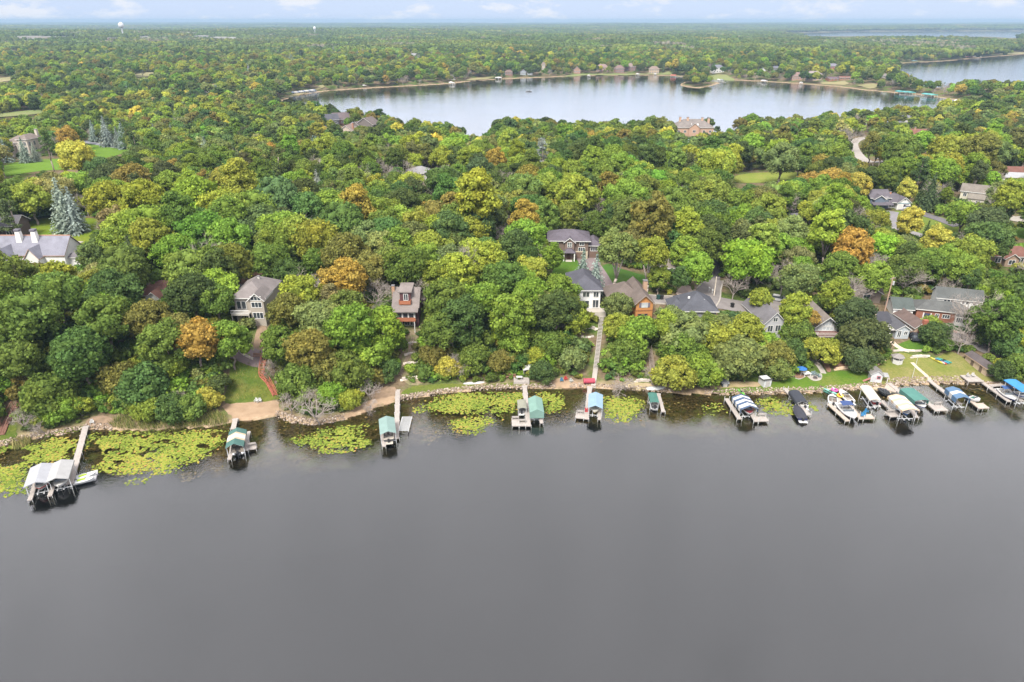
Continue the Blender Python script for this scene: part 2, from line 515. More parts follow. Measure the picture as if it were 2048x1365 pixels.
# ------------------------------------------------------------------ lawns, beaches, roads
def grass_mat(name, a, b_, c, stripes=0.0, sw=1.0, rot=0.0):
    m, t, o = new_mat(name)
    d = t.nodes.new('ShaderNodeBsdfDiffuse'); t.links.new(d.outputs[0], o.inputs[0])
    g = t.nodes.new('ShaderNodeNewGeometry')
    def noise(sc, lo, hi, det=4):
        n = t.nodes.new('ShaderNodeTexNoise'); n.inputs['Scale'].default_value = sc; n.inputs['Detail'].default_value = det
        n.inputs['Roughness'].default_value = .65
        t.links.new(g.outputs['Position'], n.inputs['Vector'])
        r = t.nodes.new('ShaderNodeMapRange'); r.inputs['From Min'].default_value = lo; r.inputs['From Max'].default_value = hi
        t.links.new(n.outputs['Fac'], r.inputs['Value']); return r.outputs[0]
    def mix(f, p, q):
        x = t.nodes.new('ShaderNodeMix'); x.data_type = 'RGBA'
        t.links.new(f, x.inputs['Factor'])
        for i, v in ((6, p), (7, q)):
            if isinstance(v, tuple): x.inputs[i].default_value = (*v, 1)
            else: t.links.new(v, x.inputs[i])
        return x.outputs[2]
    col = mix(noise(.16, .38, .62), a, b_)
    col = mix(noise(.07, .50, .66, 3), col, c)
    col = mix(noise(2.2, .2, .8, 6), col, tuple(np.array(a) * .62))
    if stripes:
        mp = t.nodes.new('ShaderNodeMapping'); mp.inputs['Rotation'].default_value = (0, 0, rot)
        t.links.new(g.outputs['Position'], mp.inputs[0])
        wv = t.nodes.new('ShaderNodeTexWave'); wv.inputs['Scale'].default_value = sw; wv.inputs['Distortion'].default_value = .25
        t.links.new(mp.outputs[0], wv.inputs[0])
        f = t.nodes.new('ShaderNodeMath'); f.operation = 'MULTIPLY'; f.inputs[1].default_value = stripes
        t.links.new(wv.outputs['Fac'], f.inputs[0])
        col = mix(f.outputs[0], col, tuple(np.array(b_) * 1.45))
    t.links.new(col, d.inputs['Color'])
    return m
G_GREEN = grass_mat('mown grass', (.055, .115, .018), (.085, .15, .022), (.11, .14, .03))
G_STRIPE = grass_mat('striped lawn', (.07, .125, .02), (.095, .16, .024), (.10, .15, .028), .55, .22, .5)
G_DRY = grass_mat('dry grass', (.13, .155, .035), (.2, .18, .065), (.25, .2, .1))
G_ROUGH = grass_mat('rough grass', (.065, .1, .02), (.13, .14, .03), (.17, .13, .045))
SAND = bsdf_mat('beach sand', (.26, .185, .12), .95, var=.12, scale=.5, second=(.20, .135, .085))
PATHM = bsdf_mat('gravel path', (.42, .35, .27), .95, scale=2, second=(.33, .27, .21))
ASPH = bsdf_mat('weathered asphalt', (.13, .115, .11), .92, scale=.35, second=(.17, .155, .15))
ASPHD = bsdf_mat('dark and shaded asphalt', (.075, .072, .078), .92, scale=.4, second=(.11, .1, .105))  # driveway's own dark surface, and painted shade on the upper road
CONC = bsdf_mat('pale concrete', (.30, .275, .24), .9, scale=1.5, second=(.23, .21, .19))
MULCH = bsdf_mat('brown mulch', (.14, .075, .045), .95, scale=2.5, second=(.22, .13, .09))
SOIL = bsdf_mat('bare soil', (.22, .15, .1), .95, scale=.9, second=(.14, .1, .065))

def px_poly(pts, k=3, z=None):
    p = smooth_closed(pts, k) if k > 1 else np.array(pts, float)
    return P(p[:, 0], p[:, 1])
CLEAR_G = []      # pixel outlines nothing tall may stand in or in front of
CLEAR_H = []      # (pixel outline, distance): only nearer trees are kept out
KEEP = []         # world outlines where no tree or bush may grow
def ground_patch(name, pts, mat, k=3, clear=True, off=.06, step=1.2, wob=.1, keep=True):
    wp = px_poly(pts, k)
    o = sheet(name, wp, mat, off, step, wob=wob)
    if clear:
        CLEAR_G.append(np.array(smooth_closed(pts, 2), float))
    if keep:
        KEEP.append(wp[:, :2])
    return o
# lawns (photograph outlines laid on the ground)
ground_patch('lawn', [(-30, 352), (0, 334), (60, 322), (120, 318), (165, 300), (180, 287), (230, 292), (262, 298), (232, 312), (190, 322), (150, 338), (80, 343), (20, 352)], G_STRIPE, off=.12)
ground_patch('lawn', [(38, 455), (70, 441), (105, 436), (160, 436), (198, 440), (206, 452), (190, 478), (150, 498), (120, 490), (60, 478)], grass_mat('yellow-green lawn', (.1, .16, .02), (.17, .19, .025), (.2, .19, .04)), off=.12)  # lighter, yellower grass colour than the mown grass
ground_patch('lawn', [(1108, 522), (1132, 514), (1156, 522), (1170, 545), (1160, 566), (1128, 568), (1104, 552)], G_GREEN)
ground_patch('lawn', [(1198, 545), (1216, 528), (1248, 540), (1300, 555), (1325, 568), (1300, 576), (1255, 577), (1215, 577)], grass_mat('dark green lawn', (.035, .085, .02), (.055, .11, .022), (.09, .12, .03), .5, .5, -.5))  # darker green than the mown grass, with mowing stripes
ground_patch('lawn', [(800, 793), (818, 776), (850, 771), (905, 768), (960, 770), (1045, 765), (1130, 770), (1060, 772), (1000, 774), (950, 776), (900, 780), (850, 787)], grass_mat('shore lawn', (.09, .12, .025), (.16, .15, .045), (.14, .16, .03)), clear=False, off=.05, step=.7)
CLEAR_G.append(np.array([(800, 793), (818, 776), (850, 773), (905, 769), (960, 771), (1020, 768), (1020, 775), (950, 778), (850, 789)], float))
ground_patch('lawn', [(1425, 785), (1450, 776), (1500, 770), (1560, 763), (1600, 752), (1640, 748), (1690, 742), (1728, 744), (1738, 765), (1700, 775), (1620, 781), (1500, 784)], grass_mat('green shore lawn', (.07, .135, .018), (.115, .16, .025), (.15, .15, .04)), off=.07)
ground_patch('lawn', [(1738, 770), (1735, 748), (1762, 728), (1800, 706), (1830, 712), (1870, 716), (1900, 704), (1940, 724), (1975, 745), (2010, 762), (1960, 764), (1900, 763), (1850, 763), (1790, 767)], G_DRY, off=.07)
ground_patch('lawn', [(1790, 696), (1812, 682), (1845, 678), (1862, 694), (1835, 700), (1806, 702)], G_GREEN)
ground_patch('lawn', [(1885, 652), (1912, 644), (1935, 650), (1938, 664), (1905, 662)], grass_mat('deep green grass', (.03, .08, .016), (.045, .1, .02), (.05, .09, .02)))  # plain dark green, deeper than the mown grass
ground_patch('lawn', [(1772, 436), (1785, 424), (1810, 422), (1850, 426), (1880, 434), (1920, 448), (1945, 458), (1900, 470), (1850, 474), (1815, 466), (1790, 462)], grass_mat('thin lawn', (.11, .15, .03), (.16, .17, .05), (.1, .14, .03)))
ground_patch('lawn', [(1985, 512), (2010, 495), (2060, 486), (2080, 506), (2040, 516)], G_STRIPE)
ground_patch('lawn', [(2020, 468), (2060, 455), (2090, 470), (2060, 480)], G_GREEN)
ground_patch('lawn', [(1442, 362), (1472, 352), (1520, 346), (1596, 346), (1612, 351), (1565, 362), (1500, 367)], grass_mat('meadow', (.16, .2, .04), (.22, .22, .06), (.18, .2, .05)), off=.15)
ground_patch('meadow', [(462, 735), (480, 722), (520, 722), (540, 745), (553, 790), (545, 802), (490, 806), (450, 806), (455, 770)], G_ROUGH, off=.06)
ground_patch('lawn', [(495, 556), (512, 548), (530, 546), (532, 562), (512, 572), (498, 570)], G_GREEN)
ground_patch('flower_bed', [(470, 562), (492, 550), (530, 541), (534, 547), (505, 556), (485, 570)], MULCH, off=.1)
ground_patch('lawn', [(60, 876), (110, 864), (170, 852), (185, 855), (130, 868), (70, 880)], G_ROUGH, off=.05, step=.7)
ground_patch('lawn', [(0, 880), (8, 858), (30, 850), (34, 872), (16, 886)], G_ROUGH, off=.05, step=.7)
# beaches and sandy banks
ground_patch('beach', [(444, 812), (470, 806), (520, 803), (553, 801), (558, 815), (552, 832), (520, 839), (475, 844), (462, 832)], SAND, k=2, off=.05, step=.8)
ground_patch('beach', [(690, 829), (735, 802), (760, 795), (786, 792), (800, 796), (800, 803), (760, 814), (720, 830), (680, 842), (640, 849), (660, 840)], SAND, k=2, off=.045, step=.7, clear=False)
CLEAR_G.append(np.array([(720, 812), (750, 798), (795, 792), (795, 800), (740, 820)], float))
ground_patch('beach', [(1105, 777), (1108, 762), (1125, 756), (1142, 762), (1178, 766), (1182, 776), (1150, 777)], SAND, k=2, off=.055, step=.6)
ground_patch('beach', [(172, 856), (178, 838), (205, 832), (226, 838), (224, 852), (205, 858)], SOIL, k=2, off=.055, step=.7)
ground_patch('bare_ground', [(742, 800), (745, 784), (765, 776), (790, 776), (790, 792), (765, 796)], SOIL, k=2, off=.055, step=.7)
ground_patch('bare_ground', [(1235, 774), (1262, 766), (1300, 768), (1330, 774), (1325, 781), (1270, 780)], bsdf_mat('trodden earth', (.34, .26, .18), .95, scale=.6, second=(.2, .17, .08)), k=2, off=.05, step=.7)
ground_patch('bare_ground', [(1420, 778), (1430, 768), (1480, 764), (1520, 766), (1520, 774), (1470, 776)], bsdf_mat('worn lawn', (.2, .17, .07), .95, scale=.6, second=(.28, .21, .13)), k=2, off=.11, step=.7, clear=False)
ground_patch('bare_ground', [(1006, 748), (1000, 715), (985, 660), (978, 628), (1000, 640), (1010, 690), (1020, 745)], SOIL, k=2, off=.07, clear=False, keep=False)
ground_patch('bare_ground', [(505, 700), (512, 660), (520, 640), (534, 660), (536, 700), (520, 712)], SOIL, k=2, off=.08, clear=True)
ground_patch('bare_ground', [(800, 745), (808, 700), (812, 665), (840, 660), (842, 690), (836, 745), (850, 765), (820, 772)], bsdf_mat('terraced bank', (.24, .17, .12), .95, scale=.6, second=(.08, .1, .03)), k=2, off=.07, clear=False, keep=False)
# far fields
FIELD = bsdf_mat('dry field', (.20, .165, .08), .95, scale=.03, second=(.13, .13, .05), coords='Object')
FIELDG = bsdf_mat('green field', (.10, .13, .035), .95, scale=.02, second=(.14, .14, .05), coords='Object')
for pts, mt in (([(-60, 166), (0, 157), (28, 154), (34, 158), (0, 166)], FIELD), ([(-60, 236), (0, 229), (60, 222), (90, 224), (70, 230), (0, 236)], FIELDG),
                ([(78, 99), (110, 96), (160, 96), (185, 99), (140, 102)], FIELDG), ([(268, 150), (290, 146), (312, 146), (300, 153), (275, 155)], FIELD),
                ([(1668, 90), (1700, 88), (1730, 89), (1700, 92)], FIELDG), ([(1860, 90), (1890, 88), (1915, 89), (1890, 92)], FIELDG),
                ([(560, 199), (590, 189), (620, 181), (642, 175), (650, 177), (622, 185), (590, 193)], FIELD),
                ([(930, 161), (960, 156), (985, 154.5), (990, 156.5), (960, 161)], FIELD),
                ([(1130, 153), (1160, 149), (1250, 148.5), (1285, 148), (1290, 150.5), (1200, 151), (1135, 153.5)], FIELDG),
                ([(1412, 158), (1425, 151), (1450, 150), (1460, 156), (1470, 161), (1430, 160)], FIELDG),
                ([(1640, 168), (1650, 163), (1690, 161), (1705, 165), (1690, 171), (1660, 170)], FIELD), ([(1715, 172), (1745, 168), (1755, 174), (1740, 179)], FIELD),
                ([(1295, 149), (1310, 144), (1335, 146), (1345, 151)], FIELDG), ([(1995, 110), (2020, 106), (2060, 106), (2060, 108)], FIELD),
                ([(1790, 128), (1830, 124), (1850, 124.5), (1800, 127)], FIELD)):
    ground_patch('field', pts, mt, k=2, off=.5, step=12, wob=1.0)

# roads: centre line in the photograph, width in metres
def road(name, pts, width, mat, off=.10, clear=True, smoothk=6, kerb=False, keep=2.5):
    c = smooth_open(pts, smoothk)
    wp = P(c[:, 0], c[:, 1])
    ol = strip_outline(wp, width)
    o = sheet(name, ol, mat, off, 1.2)
    KEEP.append(strip_outline(wp, np.asarray(width) + keep))
    if clear:
        ow = ol
        zz = terrain(ow[:, 0], ow[:, 1]); a, b, _ = proj(ow[:, 0], ow[:, 1], zz)
        CLEAR_G.append(np.stack([a, b], 1))
    if kerb:
        for s_ in (1, -1):
            n_ = len(ol) // 2
            e = ol[:n_] if s_ > 0 else ol[n_:]
            z = terrain(e[:, 0], e[:, 1])
            m_ = MB()
            for i in range(len(e) - 1):
                m_.bar((e[i][0], e[i][1], z[i]), (e[i + 1][0], e[i + 1][1], z[i + 1]), .38, .26)
            k_ = m_.build('kerb', CONC); k_['kind'] = 'structure'
    return o
road('road', [(1440, 452), (1434, 500), (1430, 545), (1427, 560)], 3.6, ASPHD, clear=False, keep=-1.5)  # darker paving colour paints in the tree shade over this stretch
road('road', [(1427, 558), (1422, 574), (1412, 592), (1396, 604)], np.concatenate([np.full(7, 5.5), np.linspace(5.7, 9.5, 12)]), ASPH, kerb=True, off=.11)
road('road', [(1395, 602), (1360, 602), (1310, 600), (1262, 594), (1222, 585)], 5.6, ASPH, off=.13, kerb=True)
road('road', [(1400, 600), (1440, 606), (1490, 614), (1540, 624), (1570, 636)], np.concatenate([np.linspace(10, 7.5, 12), np.full(13, 7.5)]), ASPH, off=.16, kerb=False)
ground_patch('parking_area', [(1512, 600), (1535, 592), (1568, 594), (1580, 606), (1576, 622), (1545, 636), (1516, 622)], ASPH, k=2, off=.2)
ground_patch('parking_area', [(1352, 590), (1360, 576), (1376, 572), (1384, 580), (1386, 594), (1370, 598)], bsdf_mat('reddish gravel', (.24, .18, .165), .95, scale=.8, second=(.3, .24, .21)), k=2, off=.22)
road('driveway', [(1172, 516), (1180, 530), (1192, 548), (1206, 572), (1222, 586)], 6.2, bsdf_mat('reddish drive', (.13, .10, .10), .95, scale=.4, second=(.17, .135, .135)), off=.14)
road('road', [(1870, 660), (1905, 672), (1940, 684), (1975, 700), (2010, 712)], 4.5, ASPH, off=.14)
road('road', [(1820, 316), (1780, 322), (1742, 325), (1724, 318), (1710, 300), (1708, 286), (1725, 277), (1760, 274)], 5.5, bsdf_mat('pale road', (.21, .19, .175), .95, scale=.4, second=(.26, .235, .21)), off=.16)
road('driveway', [(1752, 318), (1762, 318), (1770, 308)], 5, ASPH, off=.19, clear=False)
road('driveway', [(1830, 322), (1860, 314), (1890, 312)], 4, PATHM, off=.19, clear=False)
road('driveway', [(1786, 424), (1783, 432), (1786, 442), (1796, 454), (1812, 461)], 4.2, bsdf_mat('grey drive', (.125, .12, .125), .95, scale=.4, second=(.16, .15, .16)), off=.16)
road('driveway', [(1778, 457), (1800, 461), (1830, 468), (1850, 476)], 3.6, bsdf_mat('grey side drive', (.14, .13, .13), .95, scale=.4, second=(.18, .17, .17)), off=.18)
road('driveway', [(1800, 418), (1830, 424), (1855, 432), (1885, 442), (1915, 454)], 4.5, ASPHD, off=.2)
road('driveway', [(2080, 436), (2040, 440), (2015, 436)], 6, CONC, off=.2)
road('driveway', [(165, 283), (190, 288), (220, 293), (250, 298)], 5, bsdf_mat('grey lane', (.16, .16, .18), .95, scale=.3, second=(.2, .2, .22)), off=.18)
road('driveway', [(120, 500), (140, 492), (160, 484)], 3.2, CONC, off=.2)
road('path', [(468, 700), (488, 708), (508, 716), (524, 720)], 4.2, bsdf_mat('dark drive end', (.13, .1, .1), .95, scale=.6, second=(.17, .13, .13)), off=.1)
# garden paths on the right bank
road('path', [(1606, 712), (1620, 716), (1634, 728), (1643, 740), (1647, 748)], 1.3, CONC, off=.1, clear=True)
road('path', [(1783, 684), (1792, 692), (1806, 700), (1818, 703)], 1.4, PATHM, off=.1)
road('path', [(1824, 726), (1836, 738), (1850, 750), (1862, 762)], .9, PATHM, off=.1)

# flower beds and patios
ground_patch('mulch_bed', [(1588, 752), (1592, 744), (1610, 744), (1616, 752), (1604, 758), (1594, 757)], MULCH, k=2, off=.12, step=.5, wob=.03)
ground_patch('mulch_bed', [(1655, 745), (1645, 728), (1640, 720), (1656, 728), (1662, 742)], MULCH, k=2, off=.1, step=.5, wob=.03)
ground_patch('mulch_bed', [(1668, 738), (1668, 724), (1700, 720), (1718, 722), (1722, 734), (1695, 738)], MULCH, k=2, off=.1, step=.5, wob=.03)
ground_patch('patio', [(1612, 752), (1618, 747), (1632, 750), (1642, 748), (1644, 756), (1634, 762), (1622, 759)], CONC, k=2, off=.12, step=.5, wob=.0)
ground_patch('patio', [(1160, 616), (1190, 612), (1205, 620), (1198, 626), (1165, 626)], CONC, k=2, off=.12, step=.6, wob=.0)

# open water that shows beyond the woods
CLEAR_G.append(np.array([(600, 198), (690, 207), (760, 214), (800, 240), (850, 238), (905, 246), (940, 262), (965, 271), (978, 250), (1000, 234), (1130, 238), (1200, 243), (1290, 236), (1340, 222), (1420, 234), (1436, 256), (1460, 256), (1480, 230), (1560, 228), (1640, 217), (1700, 222), (1760, 207), (1790, 214), (1890, 213), (1780, 194), (1680, 182), (1440, 176), (1360, 178), (1150, 160), (1000, 167), (740, 184)], float))
CLEAR_G.append(np.array([(1800, 136), (1808, 146), (1830, 156), (1870, 163), (1930, 158), (2060, 163), (2060, 116), (1900, 127)], float))
WATER_GAP = [np.array([(1560, 64), (1640, 68), (1700, 70.5), (1745, 66.5), (1800, 68), (1900, 68), (1990, 71), (2060, 73), (2060, 64), (1840, 63.5)], float), np.array([(1800, 136), (1830, 156), (1870, 163), (1930, 158), (2060, 163), (2060, 116), (1900, 127)], float)]
# ------------------------------------------------------------------ houses
MC = {}
def paint(c, rough=.75, var=.07, scale=.8, st=(1, 1, 1)):
    k = (tuple(c), rough, var, scale, st)
    if k not in MC:
        MC[k] = bsdf_mat('paint %d' % len(MC), tuple(np.array(c) * .58), rough, var=var, scale=scale, stretch=st)
    return MC[k]
def roofing(c):
    k = ('roof', tuple(c))
    if k not in MC:
        m, t, o = new_mat('shingles %d' % len(MC))
        b = t.nodes.new('ShaderNodeBsdfDiffuse'); t.links.new(b.outputs[0], o.inputs[0])
        tcn = t.nodes.new('ShaderNodeTexCoord')
        def nz_(sc, st):
            mp = t.nodes.new('ShaderNodeMapping'); mp.inputs['Scale'].default_value = st
            t.links.new(tcn.outputs['Object'], mp.inputs[0])
            n = t.nodes.new('ShaderNodeTexNoise'); n.inputs['Scale'].default_value = sc; n.inputs['Detail'].default_value = 4
            t.links.new(mp.outputs[0], n.inputs['Vector']); return n.outputs['Fac']
        a = nz_(5, (1, 1, 1)); c2 = nz_(.5, (1, 1, 1))
        ad = t.nodes.new('ShaderNodeMath'); ad.operation = 'ADD'; t.links.new(a, ad.inputs[0]); t.links.new(c2, ad.inputs[1])
        mr = t.nodes.new('ShaderNodeMapRange'); mr.inputs['From Min'].default_value = .7; mr.inputs['From Max'].default_value = 1.3
        t.links.new(ad.outputs[0], mr.inputs['Value'])
        mx = t.nodes.new('ShaderNodeMix'); mx.data_type = 'RGBA'; t.links.new(mr.outputs[0], mx.inputs['Factor'])
        cc = np.array(c) * .37; mx.inputs[6].default_value = (*(cc * .8), 1); mx.inputs[7].default_value = (*np.minimum(cc * 1.2, .9), 1)
        t.links.new(mx.outputs[2], b.inputs['Color'])
        MC[k] = m
    return MC[k]
WHITE = (.92, .91, .88); TRIM = (.78, .77, .74)
GLASS = bsdf_mat('window glass', (.035, .042, .05), .08, 0, .9, var=.3, scale=.6)
GLASSL = bsdf_mat('curtained glass', (.32, .34, .36), .1, 0, .8, var=.3, scale=.8)
WINM = {}
class House:
    def __init__(s, name, label, cat, px, py, rz=0, group=None, clear=None, mark=None, z=None, pos=None):
        s.p = Vector(pos) if pos is not None else P1(px, py)
        if z is not None: s.p.z = z
        s.rz = R(rz)
        s.o = thing(name, label, cat, s.p, s.rz, group, mark)
        s.ext = []
        if clear is not None:
            CLEAR_H.append((np.array(clear, float), math.hypot(s.p.x, s.p.y) + 3))
    def foot(s, x0, x1, y0, y1, pad=1.5):
        M = Matrix.Rotation(s.rz, 3, 'Z')
        c = [s.p + M @ Vector(q) for q in ((x0 - pad, y0 - pad, 0), (x1 + pad, y0 - pad, 0), (x1 + pad, y1 + pad, 0), (x0 - pad, y1 + pad, 0))]
        KEEP.append(np.array([(q.x, q.y) for q in c]))
    def wall(s, x0, x1, y0, y1, z0, z1, c, gable=None, rise=0, label=None, foot=True, name='wall'):
        m = MB().box(x0, x1, y0, y1, z0, z1)
        if gable == 'x':
            ym = (y0 + y1) / 2
            for xa, xb in ((x0, x0 + .15), (x1 - .15, x1)):
                m.rings([[(xa, y0, z1), (xa, y1, z1), (xa, ym, z1 + rise - .05)], [(xb, y0, z1), (xb, y1, z1), (xb, ym, z1 + rise - .05)]])
        if gable == 'y':
            xm = (x0 + x1) / 2
            for ya, yb in ((y0, y0 + .15), (y1 - .15, y1)):
                m.rings([[(x0, ya, z1), (x1, ya, z1), (xm, ya, z1 + rise - .05)], [(x0, yb, z1), (x1, yb, z1), (xm, yb, z1 + rise - .05)]])
        o = m.build(name, paint(c), s.o)
        if label: o['label'] = label
        if foot: s.foot(x0, x1, y0, y1)
        return o
    def roof(s, kind, x0, x1, y0, y1, z, rise, c, over=.5, trim=TRIM, th=.22):
        """gable_x: ridge along x; gable_y; hip; shed (falls to the front)"""
        m = MB(); X0, X1, Y0, Y1 = x0 - over, x1 + over, y0 - over, y1 + over
        if kind == 'gable_x':
            ym = (y0 + y1) / 2; dz = rise * over / max(.1, (y1 - y0) / 2)
            prof = [(Y0, z - dz), (ym, z + rise), (Y1, z - dz), (Y1, z - dz + th), (ym, z + rise + th), (Y0, z - dz + th)]
            a = [(X0, p[0], p[1]) for p in prof]; b = [(X1, p[0], p[1]) for p in prof]
            self_faces = [(0, 1, 4, 5), (1, 2, 3, 4)]
        elif kind == 'gable_y':
            xm = (x0 + x1) / 2; dz = rise * over / max(.1, (x1 - x0) / 2)
            prof = [(X0, z - dz), (xm, z + rise), (X1, z - dz), (X1, z - dz + th), (xm, z + rise + th), (X0, z - dz + th)]
            a = [(p[0], Y0, p[1]) for p in prof]; b = [(p[0], Y1, p[1]) for p in prof]
        if kind in ('gable_x', 'gable_y'):
            n = 6
            for i in range(6):
                j = (i + 1) % 6
                m.face([a[i], a[j], b[j], b[i]], 1 if i in (2, 5) else 0)
            for e in (a, b):
                m.face([e[0], e[1], e[4], e[5]], 1); m.face([e[1], e[2], e[3], e[4]], 1)
        elif kind == 'hip':
            W_, D_ = X1 - X0, Y1 - Y0; zb = z
            if W_ >= D_:
                r0, r1 = (X0 + D_ / 2 * .95, (Y0 + Y1) / 2, z + rise), (X1 - D_ / 2 * .95, (Y0 + Y1) / 2, z + rise)
            else:
                r0, r1 = ((X0 + X1) / 2, Y0 + W_ / 2 * .95, z + rise), ((X0 + X1) / 2, Y1 - W_ / 2 * .95, z + rise)
            q = [(X0, Y0, zb), (X1, Y0, zb), (X1, Y1, zb), (X0, Y1, zb)]; u = [(p[0], p[1], zb + th) for p in q]
            m.face(q[::-1], 1)
            for i in range(4):
                j = (i + 1) % 4; m.face([q[i], q[j], u[j], u[i]], 1)
            r0 = (r0[0], r0[1], r0[2] + th); r1 = (r1[0], r1[1], r1[2] + th)
            if W_ >= D_:
                m.face([u[0], u[1], r1, r0]); m.face([u[1], u[2], r1]); m.face([u[2], u[3], r0, r1]); m.face([u[3], u[0], r0])
            else:
                m.face([u[0], u[1], r0]); m.face([u[1], u[2], r1, r0]); m.face([u[2], u[3], r1]); m.face([u[3], u[0], r0, r1])
        elif kind == 'shed':
            m.hexa([(X0, Y0, z), (X1, Y0, z), (X1, Y1, z + rise), (X0, Y1, z + rise), (X0, Y0, z + th), (X1, Y0, z + th), (X1, Y1, z + rise + th), (X0, Y1, z + rise + th)])
        return m.build('roof', [roofing(c), paint(trim)], s.o)
    def win(s, face, u, y, z, w_, h_, n=2, frame=TRIM, glass=None, name='window', rows=1):
        """face f: looking to the camera at depth y; r / l: looking right / left at x = y, u runs along y"""
        key = (w_, h_, n, tuple(frame), rows, glass is None)
        if key not in WINM:
            f = MB(); t_ = .11
            f.box(-w_ / 2 - t_, w_ / 2 + t_, -.07, 0, -h_ / 2 - t_, -h_ / 2); f.box(-w_ / 2 - t_, w_ / 2 + t_, -.07, 0, h_ / 2, h_ / 2 + t_)
            f.box(-w_ / 2 - t_, -w_ / 2, -.07, 0, -h_ / 2, h_ / 2); f.box(w_ / 2, w_ / 2 + t_, -.07, 0, -h_ / 2, h_ / 2)
            for i in range(1, n):
                xx = -w_ / 2 + w_ * i / n; f.box(xx - .045, xx + .045, -.06, 0, -h_ / 2, h_ / 2)
            for i in range(1, rows):
                zz = -h_ / 2 + h_ * i / rows; f.box(-w_ / 2, w_ / 2, -.055, 0, zz - .04, zz + .04)
            p = MB().box(-w_ / 2, w_ / 2, -.03, -.004, -h_ / 2, h_ / 2)
            WINM[key] = (f.mesh('window', paint(frame)), p.mesh('pane', glass or GLASS))
        fm, pm = WINM[key]
        if face == 'f': loc, a = (u, y, z), 0
        elif face == 'r': loc, a = (y, u, z), PI / 2
        else: loc, a = (y, u, z), -PI / 2
        o = link(name, fm, s.o, loc, a); link('pane', pm, o)
        return o
    def part(s, name, m, c, label=None, rough=.75):
        o = m.build(name, c if not isinstance(c, tuple) else paint(c, rough), s.o)
        if label: o['label'] = label
        return o
    def chimney(s, x, y, z0, z1, w_, c, cap=(.2, .19, .2)):
        m = MB().box(x - w_ / 2, x + w_ / 2, y - w_ / 2, y + w_ / 2, z0, z1)
        m.box(x - w_ * .58, x + w_ * .58, y - w_ * .58, y + w_ * .58, z1, z1 + .18, 1)
        return s.part('chimney', m, [paint(c), paint(cap)])
    def door(s, x, y, z0, w_, h_, c, name='door'):
        m = MB().box(x - w_ / 2, x + w_ / 2, y - .05, y + .01, z0, z0 + h_); o = s.part(name, m, c)
        if name == 'door':
            k = MB().box(x + w_ * .3, x + w_ * .38, y - .1, y - .05, z0 + 1, z0 + 1.12).build('handle', paint((.25, .22, .15)), o)
        return o
    def rail(s, x0, x1, y, z, c, h_=1.0, name='railing', posts=True):
        m = MB().box(x0, x1, y - .05, y + .05, z + h_ - .1, z + h_); m.box(x0, x1, y - .03, y + .03, z + .08, z + .16)
        n = max(2, int((x1 - x0) / .22))
        for i in range(n + 1):
            xx = x0 + (x1 - x0) * i / n; m.box(xx - .02, xx + .02, y - .02, y + .02, z + .1, z + h_)
        return s.part(name, m, c)
    def deck(s, x0, x1, y0, y1, z, c, legs=True):
        m = MB()
        n = max(3, int((y1 - y0) / .3))
        for i in range(n):
            a = y0 + (y1 - y0) * i / n; m.box(x0, x1, a + .02, a + (y1 - y0) / n - .02, z - .1, z)
        m.box(x0, x1, y0, y0 + .08, z - .35, z - .11)
        o = s.part('deck', m, c)
        if legs:
            for xx in (x0 + .15, x1 - .15):
                s.part('post', MB().box(xx - .08, xx + .08, y0 + .1, y0 + .26, -3, z - .12), c)
        return o
def box_px(x0, y0, x1, y1): return [(x0, y0), (x1, y0), (x1, y1), (x0, y1)]
R_GREY = (.20, .19, .21); R_DARK = (.115, .115, .13); R_TAN = (.36, .30, .27); R_RED = (.30, .165, .14); R_GREEN = (.17, .19, .18); R_BROWN = (.22, .17, .15)

# white house with two tall chimneys (left edge)
h = House('white_house', 'long white house with grey roof and two tall white chimneys', 'house', 60, 541, 0, clear=[(-20, 478), (135, 478), (143, 508), (120, 512), (92, 524), (78, 528), (70, 512), (20, 508), (-20, 515)], mark='the white house with tall chimneys')
h.wall(-14, 11, 0, 9, -3, 4.6, WHITE, 'x', 4.2); h.roof('gable_x', -14, 11, 0, 9, 4.6, 4.2, (.42, .42, .5), .35, (.55, .36, .28))
h.part('ridge_cap', MB().bar((-14.3, 4.5, 8.98), (11.3, 4.5, 8.98), .35, .12), (.62, .34, .24))
for x in (-4.8, 3.2):
    h.wall(x - 1.9, x + 1.9, -2.4, 3, -3, 4.3, WHITE, 'y', 2.6, foot=False); h.roof('gable_y', x - 1.9, x + 1.9, -2.4, 3.6, 4.3, 2.6, (.42, .42, .5), .25, (.62, .40, .3))
    h.win('f', x + .3, -2.42, 2.2, 1.4, 1.6, 2)
for x in (-2.6, 1.9):
    m = MB().rings([[(x - .95, 2.6, 5), (x + .95, 2.6, 5), (x + .95, 4.2, 5), (x - .95, 4.2, 5)], [(x - .62, 2.9, 10.6), (x + .62, 2.9, 10.6), (x + .62, 4.0, 10.6), (x - .62, 4.0, 10.6)]])
    o = h.part('chimney', m, WHITE); 
    cp = MB()
    for j in range(3): cp.box(x - .75, x + .75, 2.75 + j * .48, 3.05 + j * .48, 10.6, 11.15)
    cp.build('cap', paint((.19, .18, .22)), o)
h.wall(-16.5, -14, -3.5, 6, -3, 3.6, WHITE, 'y', 1.6); h.roof('gable_y', -16.5, -14, -3.5, 6, 3.6, 1.6, (.42, .42, .5), .3)
h.chimney(-13.2, -1.5, 2, 7.2, 1.9, WHITE)
h.wall(11, 14, 1.5, 8, -3, 3.2, WHITE); h.roof('hip', 11, 14, 1.5, 8, 3.2, 1.4, (.3, .28, .3), .35)
h.win('r', 3, 11.02, 3.4, 1.2, 1.4, 2); h.door(-.6, -.02, 0, 2.6, 3.0, (.05, .06, .07), 'glass_door')

